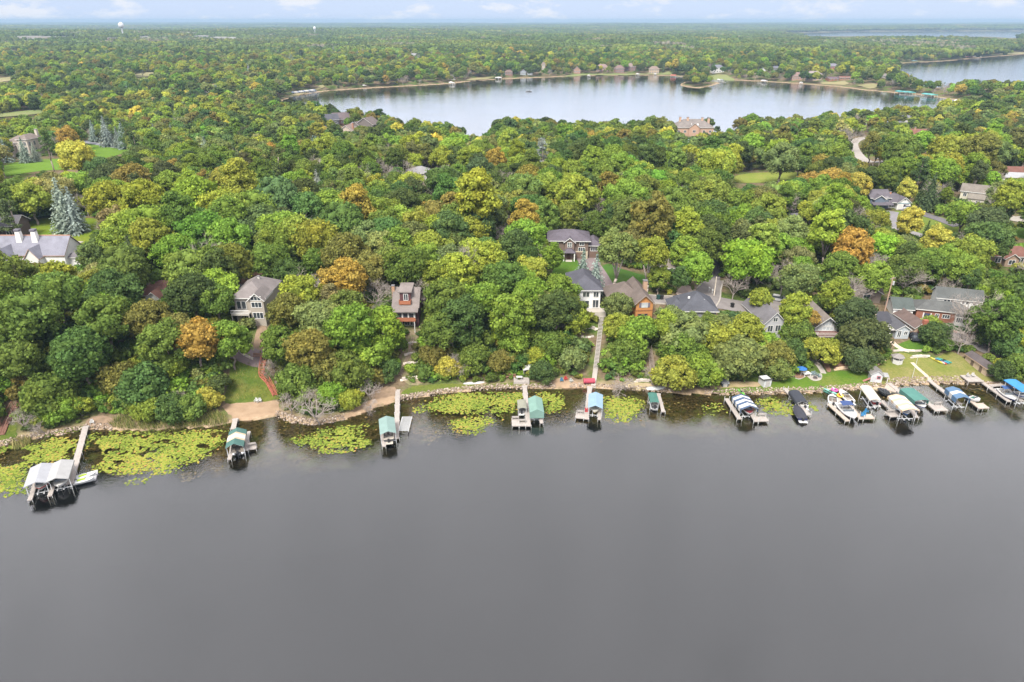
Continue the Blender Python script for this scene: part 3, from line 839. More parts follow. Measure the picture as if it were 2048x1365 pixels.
# big tan house, upper left
h = House('tan_house', 'large pale tan house behind blue spruces by the striped lawn', 'house', 44, 314, -8, clear=[(12, 258), (64, 255), (76, 300), (60, 300), (28, 305)], mark='the large tan house by the striped lawn')
T = (.62, .55, .47)
h.wall(-8, 5, 0, 10, -3, 7.4, T); h.roof('hip', -8, 5, 0, 10, 7.4, 3.2, R_TAN, .6)
h.wall(2, 8, -2.5, 8, -3, 9.6, T, foot=True); h.roof('hip', 2, 8, -2.5, 8, 9.6, 2.4, R_TAN, .6)
h.wall(-7, -2, -3, 2, -3, 6.4, T, 'y', 2.2, foot=False); h.roof('gable_y', -7, -2, -3, 4, 6.4, 2.2, R_TAN, .5, WHITE)
for x, y, z in ((-4.5, -3.02, 4.6), (-5.6, -3.02, 1.8), (-3.4, -3.02, 1.8), (0, -.02, 5.4), (0, -.02, 2), (4, -2.52, 7.6), (6.4, -2.52, 7.6), (4, -2.52, 4.4), (6.4, -2.52, 4.4), (5.2, -2.52, 1.4)): h.win('f', x, y, z, 1.3, 1.7, 2)
for y in (-1, 2.5, 6): h.win('r', y, 8.02, 7.4, 1.2, 2.2, 2); h.win('r', y, 8.02, 3.6, 1.2, 2.2, 2)
h.chimney(7, 7, 9, 14, 1.3, T)

# red-brown roof house among oaks
h = House('brick_roofed_house', 'low white house with brick-red roof sunk among the oaks', 'house', 330, 613, 0, clear=[(303, 585), (318, 574), (355, 570), (360, 590), (356, 604), (312, 602)], mark='the house with a brick-red roof')
h.wall(-4.4, 4.2, 0, 9, -3, 3.2, WHITE, 'x', 2.0); h.roof('gable_x', -4.4, 4.2, 0, 9, 3.2, 2.0, R_RED, .6)
h.wall(-3, .6, -2.4, 3, -3, 3.0, WHITE, 'y', 1.7, foot=False); h.roof('gable_y', -3, .6, -2.4, 4, 3.0, 1.7, R_RED, .5)
h.win('f', -1.2, -2.42, 1.7, 2.0, 1.5, 3); h.win('f', 2.5, -.02, 1.7, 1.6, 1.2, 2); h.win('r', 3, 4.22, 1.8, 1.3, 1.1, 2)
h.chimney(1.5, 5.5, 4, 7, .8, (.3, .27, .27)); h.deck(-3.5, 3.5, -4.5, -2.4, .5, (.5, .47, .43)); h.rail(-3.5, 3.5, -4.45, .5, WHITE)

# grey-tan house with the big bay windows
h = House('bay_window_house', 'two-storey grey house with tall bay windows and taupe roof', 'house', 506, 646, 0, clear=[(476, 570), (518, 564), (538, 575), (536, 620), (524, 648), (500, 650), (490, 612)], mark='the grey house with tall bay windows')
S = (.46, .41, .35)
h.wall(-3.6, 3.6, 0, 11, -3, 6.4, S); h.roof('hip', -3.6, 3.6, 0, 11, 6.4, 2.7, (.37, .33, .32), .7)
h.wall(.6, 3.9, -1.6, 3, -3, 6.6, S, 'y', 1.5, foot=False); h.roof('gable_y', .6, 3.9, -1.6, 4, 6.6, 1.5, (.37, .33, .32), .45, WHITE)
for z, hh in ((6.9, .9), (5.3, 1.2), (2.6, 1.4)): h.win('f', 2.25, -1.62, z, 2.3, hh, 3, WHITE)
for x in (-2.6, -1.4): h.win('f', x, -.02, 4.6, .9, 1.9, 1, WHITE)
h.win('f', -1.2, -.02, 1.4, 2.2, 1.9, 2, WHITE)
h.deck(-3.8, .5, -2.6, 0, 3.3, (.58, .54, .48)); h.rail(-3.8, .5, -2.55, 3.3, WHITE)
h.wall(-6, -3.6, 6, 11, -3, 5.0, WHITE, foot=True); h.roof('gable_x', -6, -3.6, 6, 11, 5.0, 1.4, R_DARK, .3)
h.win('f', -4.8, 5.98, 4.0, 1.0, 1.0, 2); h.chimney(.6, 6.5, 8, 9.5, .5, (.6, .57, .52))

# cabin with dormer and balconies
h = House('dormer_house', 'maroon wood house with taupe roof, tall dormer and orange balconies', 'house', 813, 651, 0, clear=[(788, 572), (844, 572), (842, 612), (826, 620), (824, 645), (812, 656), (791, 648)], mark='the maroon house with orange balconies')
MR = (.13, .055, .06); OR = (.45, .17, .09); TP = (.40, .345, .325)
h.wall(-2.9, 3.1, 0, 8.4, -3, 5.0, MR, 'x', 3.2); h.roof('gable_x', -2.9, 3.1, 0, 8.4, 5.0, 3.2, TP, .35, (.42, .36, .33))
h.roof('shed', -2.7, 3.0, -1.6, .2, 4.1, .75, TP, .25)
h.wall(-1.3, 1.3, 1.0, 4.4, 5.0, 8.3, MR, foot=False, label='maroon dormer wall'); h.roof('shed', -1.3, 1.3, 1.0, 5.5, 8.2, .55, TP, .35)
h.win('f', .15, .98, 7.0, .95, 1.5, 2, WHITE)
h.part('balcony', MB().box(-1.4, 1.4, -.1, 1, 5.45, 5.6).box(-1.4, 1.4, -.15, -.05, 5.6, 6.45).box(-1.45, -1.35, -.15, 1, 5.6, 6.45).box(1.35, 1.45, -.15, 1, 5.6, 6.45), OR)
h.wall(-2.3, 2.4, -.9, .1, 2.0, 4.2, WHITE, foot=False, label='white sunroom wall')
for x in (-1.4, .05, 1.5): h.win('f', x, -.92, 3.0, 1.1, 1.2, 1, WHITE)
h.part('balcony', MB().box(-2.9, 2.6, -2.1, -.9, 1.85, 2.0).box(-2.9, 2.6, -2.15, -2.05, 2.0, 2.9).box(-2.95, -2.85, -2.1, -.9, 2.0, 2.9), OR)
for x in (-1.5, .2, 1.6): h.win('f', x, -.02, .8, 1.0, 1.4, 2, WHITE)
for x in (-2.7, 2.3): h.part('post', MB().box(x - .07, x + .07, -2.1, -1.96, -2, 1.85), WHITE)
h.chimney(-3.2, 3.5, -1, 9, .7, (.5, .3, .18))

# brown two-storey house with garage
h = House('brown_house', 'brown two-storey house with purple-grey hip roof above a garage', 'house', 1140, 518, -3, clear=[(1094, 478), (1125, 466), (1172, 466), (1200, 482), (1200, 500), (1186, 518), (1125, 516), (1112, 500)], mark='the brown house with the garage')
BR = (.21, .15, .12); RP = (.225, .20, .235)
h.wall(-6.5, 5.4, 0, 9.5, -3, 5.6, BR); h.roof('hip', -6.5, 5.4, 0, 9.5, 5.6, 2.2, RP, .7)
h.wall(5.4, 9.0, 1.0, 8.5, -3, 3.9, BR); h.roof('hip', 5.4, 9.0, 1.0, 8.5, 3.9, 1.6, RP, .6)
h.wall(-1.7, 1.1, -.9, 3, -3, 5.6, (.24, .17, .14), 'y', 1.1, foot=False); h.roof('gable_y', -1.7, 1.1, -.9, 3.5, 5.6, 1.1, RP, .45, WHITE)
h.win('f', -.3, -.92, 4.7, 1.2, 1.3, 2, WHITE, rows=3); h.win('f', 3.4, -.02, 4.8, 1.3, 1.0, 2, WHITE); h.win('f', 3.4, -.02, 3.0, 1.9, 1.2, 3, WHITE); h.win('f', 7.2, .98, 2.9, 1.9, 1.1, 3, WHITE); h.win('f', -4.4, -.02, 4.7, 1.5, 1.0, 2, WHITE)
h.door(3.0, -.02, 0, 3.4, 2.1, (.20, .13, .10), 'garage_door'); h.door(7.2, .98, 0, 2.6, 2.1, (.20, .13, .10), 'garage_door')
h.part('garage_surround', MB().box(.9, 5.3, -.12, -.03, 2.15, 2.5).box(.9, 1.25, -.12, -.03, 0, 2.15).box(4.75, 5.3, -.12, -.03, 0, 2.15), (.62, .53, .40))
h.part('porch_roof', MB().rings([[(-2.4, -3.0, 2.7), (1.6, -3.0, 2.7), (1.6, -.95, 2.7), (-2.4, -.95, 2.7)], [(-.9, -1.8, 3.7), (.3, -1.8, 3.7), (.3, -1.0, 3.7), (-.9, -1.0, 3.7)]]), roofing(RP))
for x in (-2.0, 1.2): h.part('porch_post', MB().box(x - .16, x + .16, -2.8, -2.5, -1, 2.7), WHITE)
h.door(-.4, -.93, .1, 1.0, 2.1, (.12, .05, .04))
h.part('porch_step', MB().box(-1.4, .6, -3.2, -1.2, -.6, .1), (.6, .55, .48))

# white house over the long stairs
h = House('white_house', 'white two-storey house with dark slate roof above the long stairs', 'house', 1174, 618, 0, clear=[(1150, 566), (1180, 566), (1203, 588), (1202, 620), (1181, 616), (1181, 600), (1168, 584)], mark='the white house above the long stairs')
h.wall(-4.2, 3.2, 0, 12, -3, 5.0, WHITE); h.roof('hip', -4.2, 3.2, 0, 12, 5.0, 2.7, (.17, .17, .20), .6)
h.win('f', 2.1, -.02, 3.9, 1.2, 1.3, 2, WHITE); h.win('f', 2.1, -.02, 1.4, 1.4, 2.0, 2, WHITE); h.win('f', -.4, -.02, 3.9, 1.6, 1.3, 2, WHITE); h.win('f', -.6, -.02, 1.2, 2.0, 2.0, 2, WHITE); h.win('f', -3, -.02, 3.9, 1.2, 1.3, 2, WHITE)
h.part('patio_wall', MB().box(-3, 4.4, -3.0, -2.7, -1.2, .35), (.6, .55, .47)); h.part('patio_floor', MB().box(-3, 4.4, -2.7, 0, -1.2, .12), (.55, .5, .44))

# orange wood house
h = House('orange_house', 'orange wood house with front gable and grey-brown roof', 'house', 1286, 648, 4, clear=[(1236, 580), (1268, 572), (1300, 590), (1304, 612), (1302, 625), (1270, 620), (1262, 600)], mark='the orange wood house')
OW = (.56, .255, .085); RB = (.285, .235, .21)
h.wall(-2.1, 2.1, 0, 12, -3, 5.6, OW, 'y', 1.9); h.roof('gable_y', -2.1, 2.1, 0, 13, 5.6, 1.9, RB, .5, (.4, .33, .28))
h.wall(-7, -2.1, 4.5, 13, -3, 4.4, OW); h.roof('hip', -7.4, 1.0, 4.5, 13.5, 4.4, 3.2, RB, .6, (.4, .33, .28))
h.win('f', 0, -.02, 5.0, 1.4, 1.1, 2, (.6, .56, .5), GLASSL)
for x in (-1.05, 1.05): h.part('shutter', MB().box(x - .28, x + .28, -.08, 0, 4.4, 5.6), (.18, .16, .2))
h.win('f', -.3, -.02, 2.0, 2.4, 1.4, 3, (.4, .2, .1)); h.chimney(1.9, 8, 3, 8.4, 1.0, (.5, .33, .22))
h.part('trim_board', MB().box(-2.15, 2.15, -.1, -.01, 3.5, 3.75), (.36, .15, .06))

# dark roofed house by the turning circle
h = House('slate_roofed_house', 'house with dark slate hip roof below the turning circle', 'house', 1394, 656, -2, clear=[(1352, 600), (1372, 598), (1398, 590), (1424, 608), (1412, 626), (1392, 632), (1376, 618)], mark='the slate-roofed house by the turning circle')
h.wall(-4.2, 4.2, 0, 9, -3, 4.4, (.3, .3, .32)); h.roof('hip', -4.2, 4.2, 0, 9, 4.4, 3.3, (.16, .165, .19), .6)
h.wall(-6.5, -4.2, 3, 8, -3, 4.0, (.3, .3, .32)); h.roof('hip', -6.5, -3, 3, 8, 4.0, 1.6, (.16, .165, .19), .4)
h.part('roof_vent', MB().box(-2.4, -1.9, 2.8, 3.0, 6.6, 7.1), WHITE); h.part('roof_vent', MB().box(1.4, 1.6, 2.2, 2.35, 6.0, 6.7), WHITE)
h.win('f', -1.5, -.02, 2.4, 1.6, 1.4, 2); h.win('f', 2, -.02, 2.4, 1.6, 1.4, 2)

# long grey roofed house with skylights
h = House('skylight_house', 'pale grey house with long steep roof and skylights by the parking area', 'house', 1546, 676, 6, clear=[(1532, 612), (1562, 606), (1570, 640), (1552, 676), (1540, 672), (1530, 660), (1534, 640)], mark='the grey house with skylights')
LG = (.5, .5, .52)
h.wall(-2.7, 2.3, 0, 13, -3, 4.3, LG, 'y', 2.6); o = h.roof('gable_y', -2.7, 2.3, 0, 13, 4.3, 2.6, (.30, .285, .30), .5)
for y in (3.4, 5.4, 7.4):
    MB().rings([[(.7, y, 5.75), (1.6, y, 4.85), (1.6, y + .9, 4.85), (.7, y + .9, 5.75)], [(.75, y, 6.02), (1.65, y, 5.12), (1.65, y + .9, 5.12), (.75, y + .9, 6.02)]]).build('skylight', paint((.66, .7, .76), .2), o)
h.win('f', -1.2, -.02, 2.6, 1.2, 1.6, 2); h.win('f', .8, -.02, 2.6, 1.2, 1.6, 2); h.win('f', -.2, -.02, 5.0, 1.0, 1.0, 2)
h.deck(-5.4, -2.7, .5, 4, 1.6, (.6, .57, .53)); h.rail(-5.4, -2.7, .55, 1.6, WHITE)

# tan roofed house with red lower walls
h = House('red_walled_house', 'tan-roofed house with white glazed gable and dark red lower walls', 'house', 1652, 684, 0, clear=[(1625, 604), (1656, 622), (1676, 650), (1686, 678), (1666, 676), (1655, 650), (1640, 642)], mark='the house with dark red walls')
RD = (.24, .07, .06)
h.wall(-3.0, 2.6, 1, 12, -3, 2.5, RD); h.wall(-3.0, 2.6, 1, 12, 2.5, 4.2, (.55, .55, .55), 'y', 2.3, foot=False); h.roof('gable_y', -3.0, 2.6, .4, 12, 4.2, 2.3, (.36, .31, .275), .55)
h.win('f', -.2, .98, 4.9, 2.2, 1.6, 3, WHITE, GLASSL, rows=2); h.win('f', -.2, .98, 3.2, 3.6, .9, 4, WHITE, GLASSL); h.win('f', -1, .98, 1.2, 1.8, 1.4, 2); h.win('r', 4, 2.62, 1.4, 1.4, 1.2, 2); h.win('r', 8, 2.62, 3.4, 1.4, 1.0, 2, WHITE)
h.deck(-3, 3.2, -1.6, 1, 2.3, (.5, .44, .4)); h.rail(-3, 3.2, -1.55, 2.3, RD)
h.part('terrace', MB().box(2.6, 4.0, -1.5, 4, -2, .2), (.6, .55, .48))

# bungalow with dark roof and blue-grey annex
h = House('blue_grey_house', 'dark-roofed cottage with blue-grey gabled annex on the right bank', 'house', 1802, 678, 0, clear=[(1735, 640), (1775, 632), (1790, 640), (1814, 650), (1814, 676), (1790, 676), (1768, 664)], mark='the blue-grey cottage')
BG = (.50, .54, .57)
h.wall(-1.7, 1.7, 0, 8, -2, 2.6, BG, 'y', 1.1); h.roof('gable_y', -1.7, 1.7, 0, 8, 2.6, 1.1, (.2, .2, .22), .4)
h.wall(-8.2, -1.7, 3.2, 10, -2, 2.8, (.42, .4, .4), 'x', 1.8); h.roof('gable_x', -8.2, -1.7, 3.2, 10, 2.8, 1.8, (.125, .125, .145), .5)
h.chimney(-6.4, 3.6, 1, 5.6, .9, (.6, .5, .38)); h.win('f', -.8, -.02, 1.4, .8, 1.7, 2, WHITE); h.win('f', .8, -.02, 1.6, .8, .9, 2, WHITE); h.win('f', -5, 3.18, 1.5, 1.6, 1.1, 3); h.win('f', -3, 3.18, 1.5, 1.2, 1.1, 2); h.win('r', 3, 1.72, 1.5, 1, .9, 2, WHITE)
h.part('porch_post', MB().box(-3.0, -2.8, .4, .6, -1, 2.2), WHITE); h.part('porch_roof', MB().box(-3.4, -1.75, .2, 3.1, 2.2, 2.4), (.55, .53, .5))

# peach garage with brick end
h = House('peach_garage', 'long peach outbuilding with brown roof and red brick chimney end', 'garage', 1842, 678, 4, clear=[(1812, 636), (1836, 628), (1862, 640), (1850, 678), (1836, 672), (1812, 652)], mark='the peach outbuilding')
PE = (.62, .44, .32)
h.wall(-1.9, 1.9, .5, 10, -2, 3.0, PE, 'y', 1.4); h.roof('gable_y', -1.9, 1.9, .5, 10, 3.0, 1.4, (.27, .2, .18), .4)
h.part('chimney', MB().box(-1.0, 1.0, -.35, .48, -2, 3.6).box(-.6, .6, -.3, .48, 3.6, 5.2), (.40, .14, .085), 'red brick end chimney')
for y in (2.4, 4.0): h.win('l', y, -1.92, 1.7, .6, .9, 1)

# white garage with green-grey roof
h = House('white_garage', 'white garage with grey-green roof beside the utility pole', 'garage', 1803, 636, -10, clear=[(1782, 606), (1828, 606), (1824, 632), (1782, 626)], mark='the white garage')
h.wall(-2.4, 2.4, 0, 6.5, -2, 2.5, WHITE, 'x', 1.9); h.roof('gable_x', -2.4, 2.4, 0, 6.5, 2.5, 1.9, (.17, .20, .19), .35)
h.win('f', -1, -.02, 1.5, .8, .7, 2); h.door(1.2, -.02, 0, .9, 2.0, (.5, .5, .48))
h.part('hedge_foot', MB().box(-2.4, 2.4, -.3, -.05, -1, .1), (.35, .3, .25))

# long brick house with white upper storey
h = House('brick_house', 'long red brick house with white upper storey and grey-green roof', 'house', 1884, 645, -17, clear=[(1842, 606), (1884, 596), (1935, 600), (1940, 622), (1922, 640), (1898, 646), (1845, 628)], mark='the long brick house')
BK = (.36, .155, .10)
h.wall(-6.5, 6, 0, 6, -2, 3.0, BK); h.roof('hip', -6.5, 6, 0, 6, 3.0, 1.7, (.215, .22, .215), .5)
h.wall(-1.5, 9, 3.5, 9, -2, 5.6, WHITE, 'x', 1.9); h.roof('gable_x', -1.5, 9, 3.5, 9, 5.6, 1.9, (.195, .205, .2), .4)
for x in (.4, 1.2, 2.0, 4.6, 5.6, 7.2): h.win('f', x, 3.48, 4.85, .6, .85, 1, WHITE)
h.door(-3.9, -.02, .1, 1.4, 2.0, (.06, .07, .14)); h.part('door_surround', MB().box(-4.9, -4.65, -.1, 0, 0, 2.2).box(-3.15, -2.9, -.1, 0, 0, 2.2), WHITE)
h.win('f', -1.6, -.02, 1.7, .8, .9, 2, WHITE); h.win('f', .5, -.02, 1.7, 1.6, .9, 3, WHITE)
h.wall(2.6, 5.2, -.9, .1, -2, 2.4, WHITE, foot=False, label='white bay'); h.win('f', 3.9, -.92, 1.4, 2.3, 1.2, 5, WHITE); h.roof('shed', 2.6, 5.2, -.9, .1, 2.45, .45, (.22, .22, .215), .15)

# boathouse
h = House('boathouse', 'peach boathouse with brown shingle roof on the dry lawn', 'boathouse', 1981, 753, 3, clear=[(1944, 722), (1962, 716), (1994, 742), (1992, 753), (1970, 752), (1944, 734)], mark='the peach boathouse')
h.wall(-1.3, 1.3, 0, 7.6, -1, 2.0, (.66, .50, .36), 'y', .7); h.roof('gable_y', -1.3, 1.3, 0, 7.6, 2.0, .7, (.21, .18, .18), .3, (.6, .42, .3))
h.win('f', -.05, -.02, 1.5, 1.6, .3, 4, (.66, .50, .36)); h.door(-.05, -.03, 0, 1.9, 1.25, (.70, .54, .40), 'garage_door')
for y in (2.0, 5.0): h.part('door', MB().box(-1.36, -1.3, y - .45, y + .45, 0, 1.75), (.2, .14, .1))
h.part('wall_trim', MB().box(1.3, 1.36, -.02, .2, -.5, 2), (.62, .28, .14))

# blue-grey house with white gables and driveway
h = House('blue_house', 'slate-blue house with white gabled garage at the loop driveway', 'house', 1778, 419, 0, clear=[(1733, 388), (1770, 388), (1782, 398), (1818, 402), (1812, 420), (1780, 420), (1735, 412)], mark='the slate-blue house')
SB = (.16, .20, .26); RG = (.235, .215, .245)
h.wall(-7.5, 0, 1, 9, -2, 4.4, SB, 'x', 2.2); h.roof('gable_x', -7.5, 0, 1, 9, 4.4, 2.2, RG, .5)
h.wall(-6.6, -2.6, -.5, 3, -2, 4.2, SB, 'y', 1.3, foot=False); h.roof('gable_y', -6.6, -2.6, -.5, 4, 4.2, 1.3, RG, .5, WHITE)
h.win('f', -1.4, .98, 4.1, 1.1, .9, 2, WHITE); h.roof('shed', -7.5, 0, -2.2, -.4, 2.1, .7, RG, .3)
h.wall(0, 3.2, 1.5, 9, -2, 2.8, WHITE, 'x', 1.9); h.roof('gable_x', 0, 4.5, 0, 9, 2.8, 2.2, RG, .4)
h.wall(2.6, 7.6, -.6, 8, -2, 2.8, WHITE, 'y', 1.9); h.roof('gable_y', 2.6, 7.6, -.6, 8, 2.8, 1.9, RG, .45)
h.door(3.8, -.62, 0, 1.7, 2.1, (.72, .71, .68), 'garage_door'); h.door(6.1, -.62, 0, 2.2, 2.1, (.07, .05, .07), 'dark_bay_panel'); h.part('fascia', MB().box(2.6, 7.6, -.7, -.58, 2.35, 2.7), (.28, .40, .45))  # solid near-black panel; its colour stands in for shade inside the bay
h.win('f', 5.1, -.62, 3.9, .5, .6, 1, WHITE); h.win('f', 1.0, 1.48, 1.4, .5, 1.3, 1, (.1, .1, .12)); h.win('f', 2.0, 1.48, 1.4, .5, 1.3, 1, (.1, .1, .12)); h.chimney(1.4, 4.4, 4, 5.9, .7, (.55, .27, .17))

# cream house
h = House('cream_house', 'cream two-storey house with beige roof on the right slope', 'house', 1948, 410, -34, clear=[(1916, 384), (1955, 374), (1974, 388), (1970, 400), (1960, 408), (1944, 398)], mark='the cream house')
CR = (.70, .66, .52)
h.wall(-5.5, 4.5, 1, 8, -2, 4.8, CR, 'x', 2.2); h.roof('gable_x', -5.5, 4.5, 1, 8, 4.8, 2.2, (.36, .32, .28), .45)
h.wall(-2.5, 4.5, -2.2, 1, -2, 2.6, CR); h.roof('shed', -2.5, 4.5, -2.2, 1, 2.6, 1.7, (.40, .36, .31), .35)
for y in (2.4, 4.6, 6.6): h.win('r', y, 4.52, 3.6, .9, 1.2, 2, WHITE); h.win('r', y, 4.52, 1.2, .9, 1.2, 2, WHITE)
h.win('f', -4, .98, 3.4, 1.1, 1.2, 2); h.win('f', 1, -2.22, 1.4, 1.4, 1.2, 2)

def plain_house(name, label, px, py, wd, dp, ht, rise, wc, rc, kind='hip', rz=0, clear=None, mark=None, cat='house', nw=3, wing=None, chim=None, group=None, storeys=1):
    h = House(name, label, cat, px, py, rz, group, clear, mark)
    h.wall(-wd / 2, wd / 2, 0, dp, -3, ht, wc, {'gable_x': 'x', 'gable_y': 'y'}.get(kind), rise)
    h.roof(kind, -wd / 2, wd / 2, 0, dp, ht, rise, rc, .55)
    for s_ in range(storeys):
        for i in range(nw):
            h.win('f', -wd / 2 + wd * (i + .5) / nw, -.02, ht * (s_ + .55) / storeys, min(1.6, wd / nw * .5), min(1.5, ht / storeys * .5), 2, WHITE)
    if wing:
        a, b, c, d_, e, f_ = wing
        h.wall(a, b, c, d_, -3, e, wc, 'y', f_, foot=True); h.roof('gable_y', a, b, c, d_ + 1, e, f_, rc, .45)
        h.win('f', (a + b) / 2, c - .02, e * .55, min(1.8, (b - a) * .5), min(1.5, e * .5), 2, WHITE)
    for c_ in (chim or []):
        h.chimney(c_[0], c_[1], ht, c_[2], c_[3], c_[4])
    return h
plain_house('grey_house', 'low house with pointed taupe roof sunk in the trees below the side lane', 1586, 477, 9, 9, 3.4, 2.6, (.4, .37, .34), (.345, .305, .28), 'hip', 0, [(1560, 450), (1580, 444), (1610, 456), (1600, 466), (1565, 464)], 'the pointed taupe roof', wing=(-3.5, .5, -1.5, 3, 3.2, 1.9))
plain_house('grey_house', 'grey flat-looking roof just behind the pointed taupe one', 1595, 452, 4, 5, 3, 1, (.4, .4, .42), (.27, .26, .28), 'gable_x', 0, box_px(1586, 432, 1604, 441), nw=1)
plain_house('rambler_house', 'long low house with red-brown roof at the right edge', 2015, 531, 17, 8, 2.8, 2.2, (.42, .3, .22), (.36, .185, .15), 'hip', -4, [(1962, 506), (2000, 510), (2048, 508), (2048, 528), (2010, 524), (1985, 520)], 'the red-brown rambler', wing=(-2, 2, -1.5, 3, 2.7, 1.4), nw=5)
h = plain_house('lake_mansion', 'large brick mansion with grey roof and four chimneys by the second lake', 1388, 272, 26, 14, 5.2, 4.8, (.55, .36, .26), (.37, .33, .31), 'hip', 0, [(1348, 254), (1358, 240), (1418, 240), (1430, 256), (1428, 264), (1400, 266), (1390, 276), (1372, 270), (1350, 264)], 'the brick mansion by the second lake', wing=(-4, 3, -1.2, 5, 5.6, 2.6), nw=6, chim=[(-9, 7, 11.5, 1.3, (.62, .42, .3)), (-4, 6, 11.5, 1.4, (.62, .42, .3)), (6, 6, 11.3, 1.3, (.62, .42, .3)), (11, 8, 10.6, 1.4, (.62, .42, .3))])
h.part('dormer', MB().box(-2.2, -1.2, 1.4, 3, 6, 7.6).box(-.2, .8, 1.4, 3, 6, 7.6).box(1.8, 2.8, 1.4, 3, 6, 7.6), WHITE)
plain_house('dark_house', 'dark house with slate roof and gable end among trees before the second lake', 660, 254, 14, 9, 5, 3.4, (.13, .13, .16), (.17, .17, .2), 'gable_x', 25, box_px(645, 224, 668, 238), 'the slate-roofed dark house')
plain_house('brown_house', 'house with purple-brown gable roof before the second lake', 686, 252, 12, 10, 5, 4, (.3, .17, .14), (.26, .21, .22), 'gable_x', 25, box_px(671, 222, 692, 240), 'the purple-brown roof before the second lake')
plain_house('brown_house', 'house with broad taupe roof and dark right wall before the second lake', 730, 262, 14, 10, 4.5, 4.2, (.2, .17, .16), (.28, .235, .225), 'gable_y', -22, box_px(720, 232, 748, 252), 'the broad taupe roof before the second lake', wing=(-9, -4, -2, 4, 4, 2))
plain_house('tan_house', 'small house with pink-tan roof and brick chimney in front of the lakeside houses', 693, 274, 11, 9, 3.4, 3.8, (.6, .5, .42), (.45, .36, .32), 'gable_y', -10, box_px(682, 250, 704, 264), 'the pink-tan roof', chim=[(3.6, 4, 8.8, 1.2, (.42, .22, .15))])
plain_house('small_house', 'small grey house with tan roof beside the big cottonwoods', 1344, 554, 6, 6, 2.8, 1.5, (.22, .21, .23), (.38, .33, .29), 'gable_x', 0, box_px(1327, 526, 1358, 556), 'the small grey house', nw=2, chim=[(-.8, 3, 5.6, .6, (.62, .58, .5))])
h = House('garden_shed', 'little dark garden shed with pale double door at the forest edge', 'shed', 1351, 512, -6, clear=box_px(1340, 494, 1362, 514), mark='the little garden shed')
h.wall(-1.2, 1.2, 0, 3, -1, 2.0, (.14, .13, .15), 'y', .8); h.roof('gable_y', -1.2, 1.2, 0, 3, 2.0, .8, (.18, .16, .18), .3); h.door(0, -.03, 0, 1.5, 1.7, (.62, .58, .55))
plain_house('barn_house', 'white metal-roofed building with red roof behind it at the right edge', 2035, 362, 18, 10, 3.2, 1.8, (.5, .3, .25), (.34, .17, .14), 'gable_x', -6, box_px(2008, 336, 2048, 356), 'the red and white roofs at the right edge', nw=4)
plain_house('white_shed', 'long shed with white metal roof at the right edge', 2042, 368, 16, 8, 2.6, 1.2, WHITE, (.68, .69, .72), 'gable_x', -14, None, None, cat='shed')
plain_house('red_roofed_house', 'house with red gable roof above the curving pale road', 1852, 308, 15, 8, 3, 2.0, (.36, .2, .15), (.36, .18, .14), 'gable_x', -14, box_px(1842, 288, 1864, 300), 'the red roof by the pale road', nw=3)
plain_house('red_roofed_house', 'house with red pointed roof and small chimney in the trees', 1829, 284, 14, 9, 3.4, 4, (.36, .2, .15), (.38, .19, .15), 'gable_x', -8, box_px(1820, 263, 1838, 274), 'the red pointed roof', chim=[(0, 4, 8.6, .9, (.5, .3, .2))])
plain_house('grey_gable_house', 'pale grey gabled house high in the trees near the second lake', 1814, 255, 9, 8, 3.6, 4.6, (.62, .6, .58), (.38, .38, .42), 'gable_y', 0, box_px(1808, 236, 1820, 246), 'the pale grey gable')
plain_house('hidden_house', 'grey-white roof peeping out of the middle of the woods', 846, 366, 10, 9, 4, 2.2, (.6, .58, .55), (.46, .45, .46), 'hip', 20, [(832, 346), (845, 342), (862, 350), (858, 360), (838, 358)], 'the grey-white roof in the woods', nw=2)
plain_house('hidden_house', 'brown roof among trees right of the grey-white roof', 995, 372, 11, 8, 3.4, 2.2, (.35, .3, .26), (.33, .27, .25), 'hip', -8, [(972, 362), (1000, 354), (1016, 360), (1000, 366)], 'the brown roof in the woods', nw=2)
plain_house('hidden_house', 'slate roof edge showing between crowns left of centre', 577, 396, 10, 9, 3.6, 2, (.3, .3, .32), (.2, .21, .25), 'hip', 0, [(560, 384), (578, 377), (590, 382), (575, 388)], 'the slate roof edge', nw=2)
plain_house('hidden_house', 'beige roof among trees beside the willow', 333, 404, 9, 8, 3.4, 2, (.5, .44, .38), (.48, .4, .34), 'gable_y', 16, [(322, 388), (334, 382), (342, 392), (330, 398)], 'the beige roof by the willow', nw=2)
plain_house('dark_house', 'dark house with big grey windows under pines at the left edge', 8, 486, 10, 8, 5.5, 2.2, (.12, .08, .075), (.2, .19, .21), 'gable_x', 8, box_px(-10, 444, 16, 474), 'the dark house under the pines', nw=2)
plain_house('hidden_house', 'dark cottage glimpsed between oaks on the left bank', 146, 606, 7, 6, 3.2, 1.6, (.16, .14, .15), (.22, .21, .22), 'gable_x', 0, box_px(138, 584, 156, 603), 'the dark cottage between oaks', nw=2)
plain_house('hidden_house', 'brown roof hidden in trees above the grey cottage on the right', 1731, 604, 7, 7, 3, 1.8, (.3, .24, .2), (.27, .21, .2), 'gable_y', -20, box_px(1724, 588, 1738, 602), 'the hidden brown roof', nw=1)
plain_house('tan_house', 'pale house among bare trees right of the cream house', 1985, 438, 10, 7, 3.2, 1.8, (.55, .48, .4), (.42, .37, .33), 'gable_x', -12, None, 'the pale house among bare trees', nw=2)

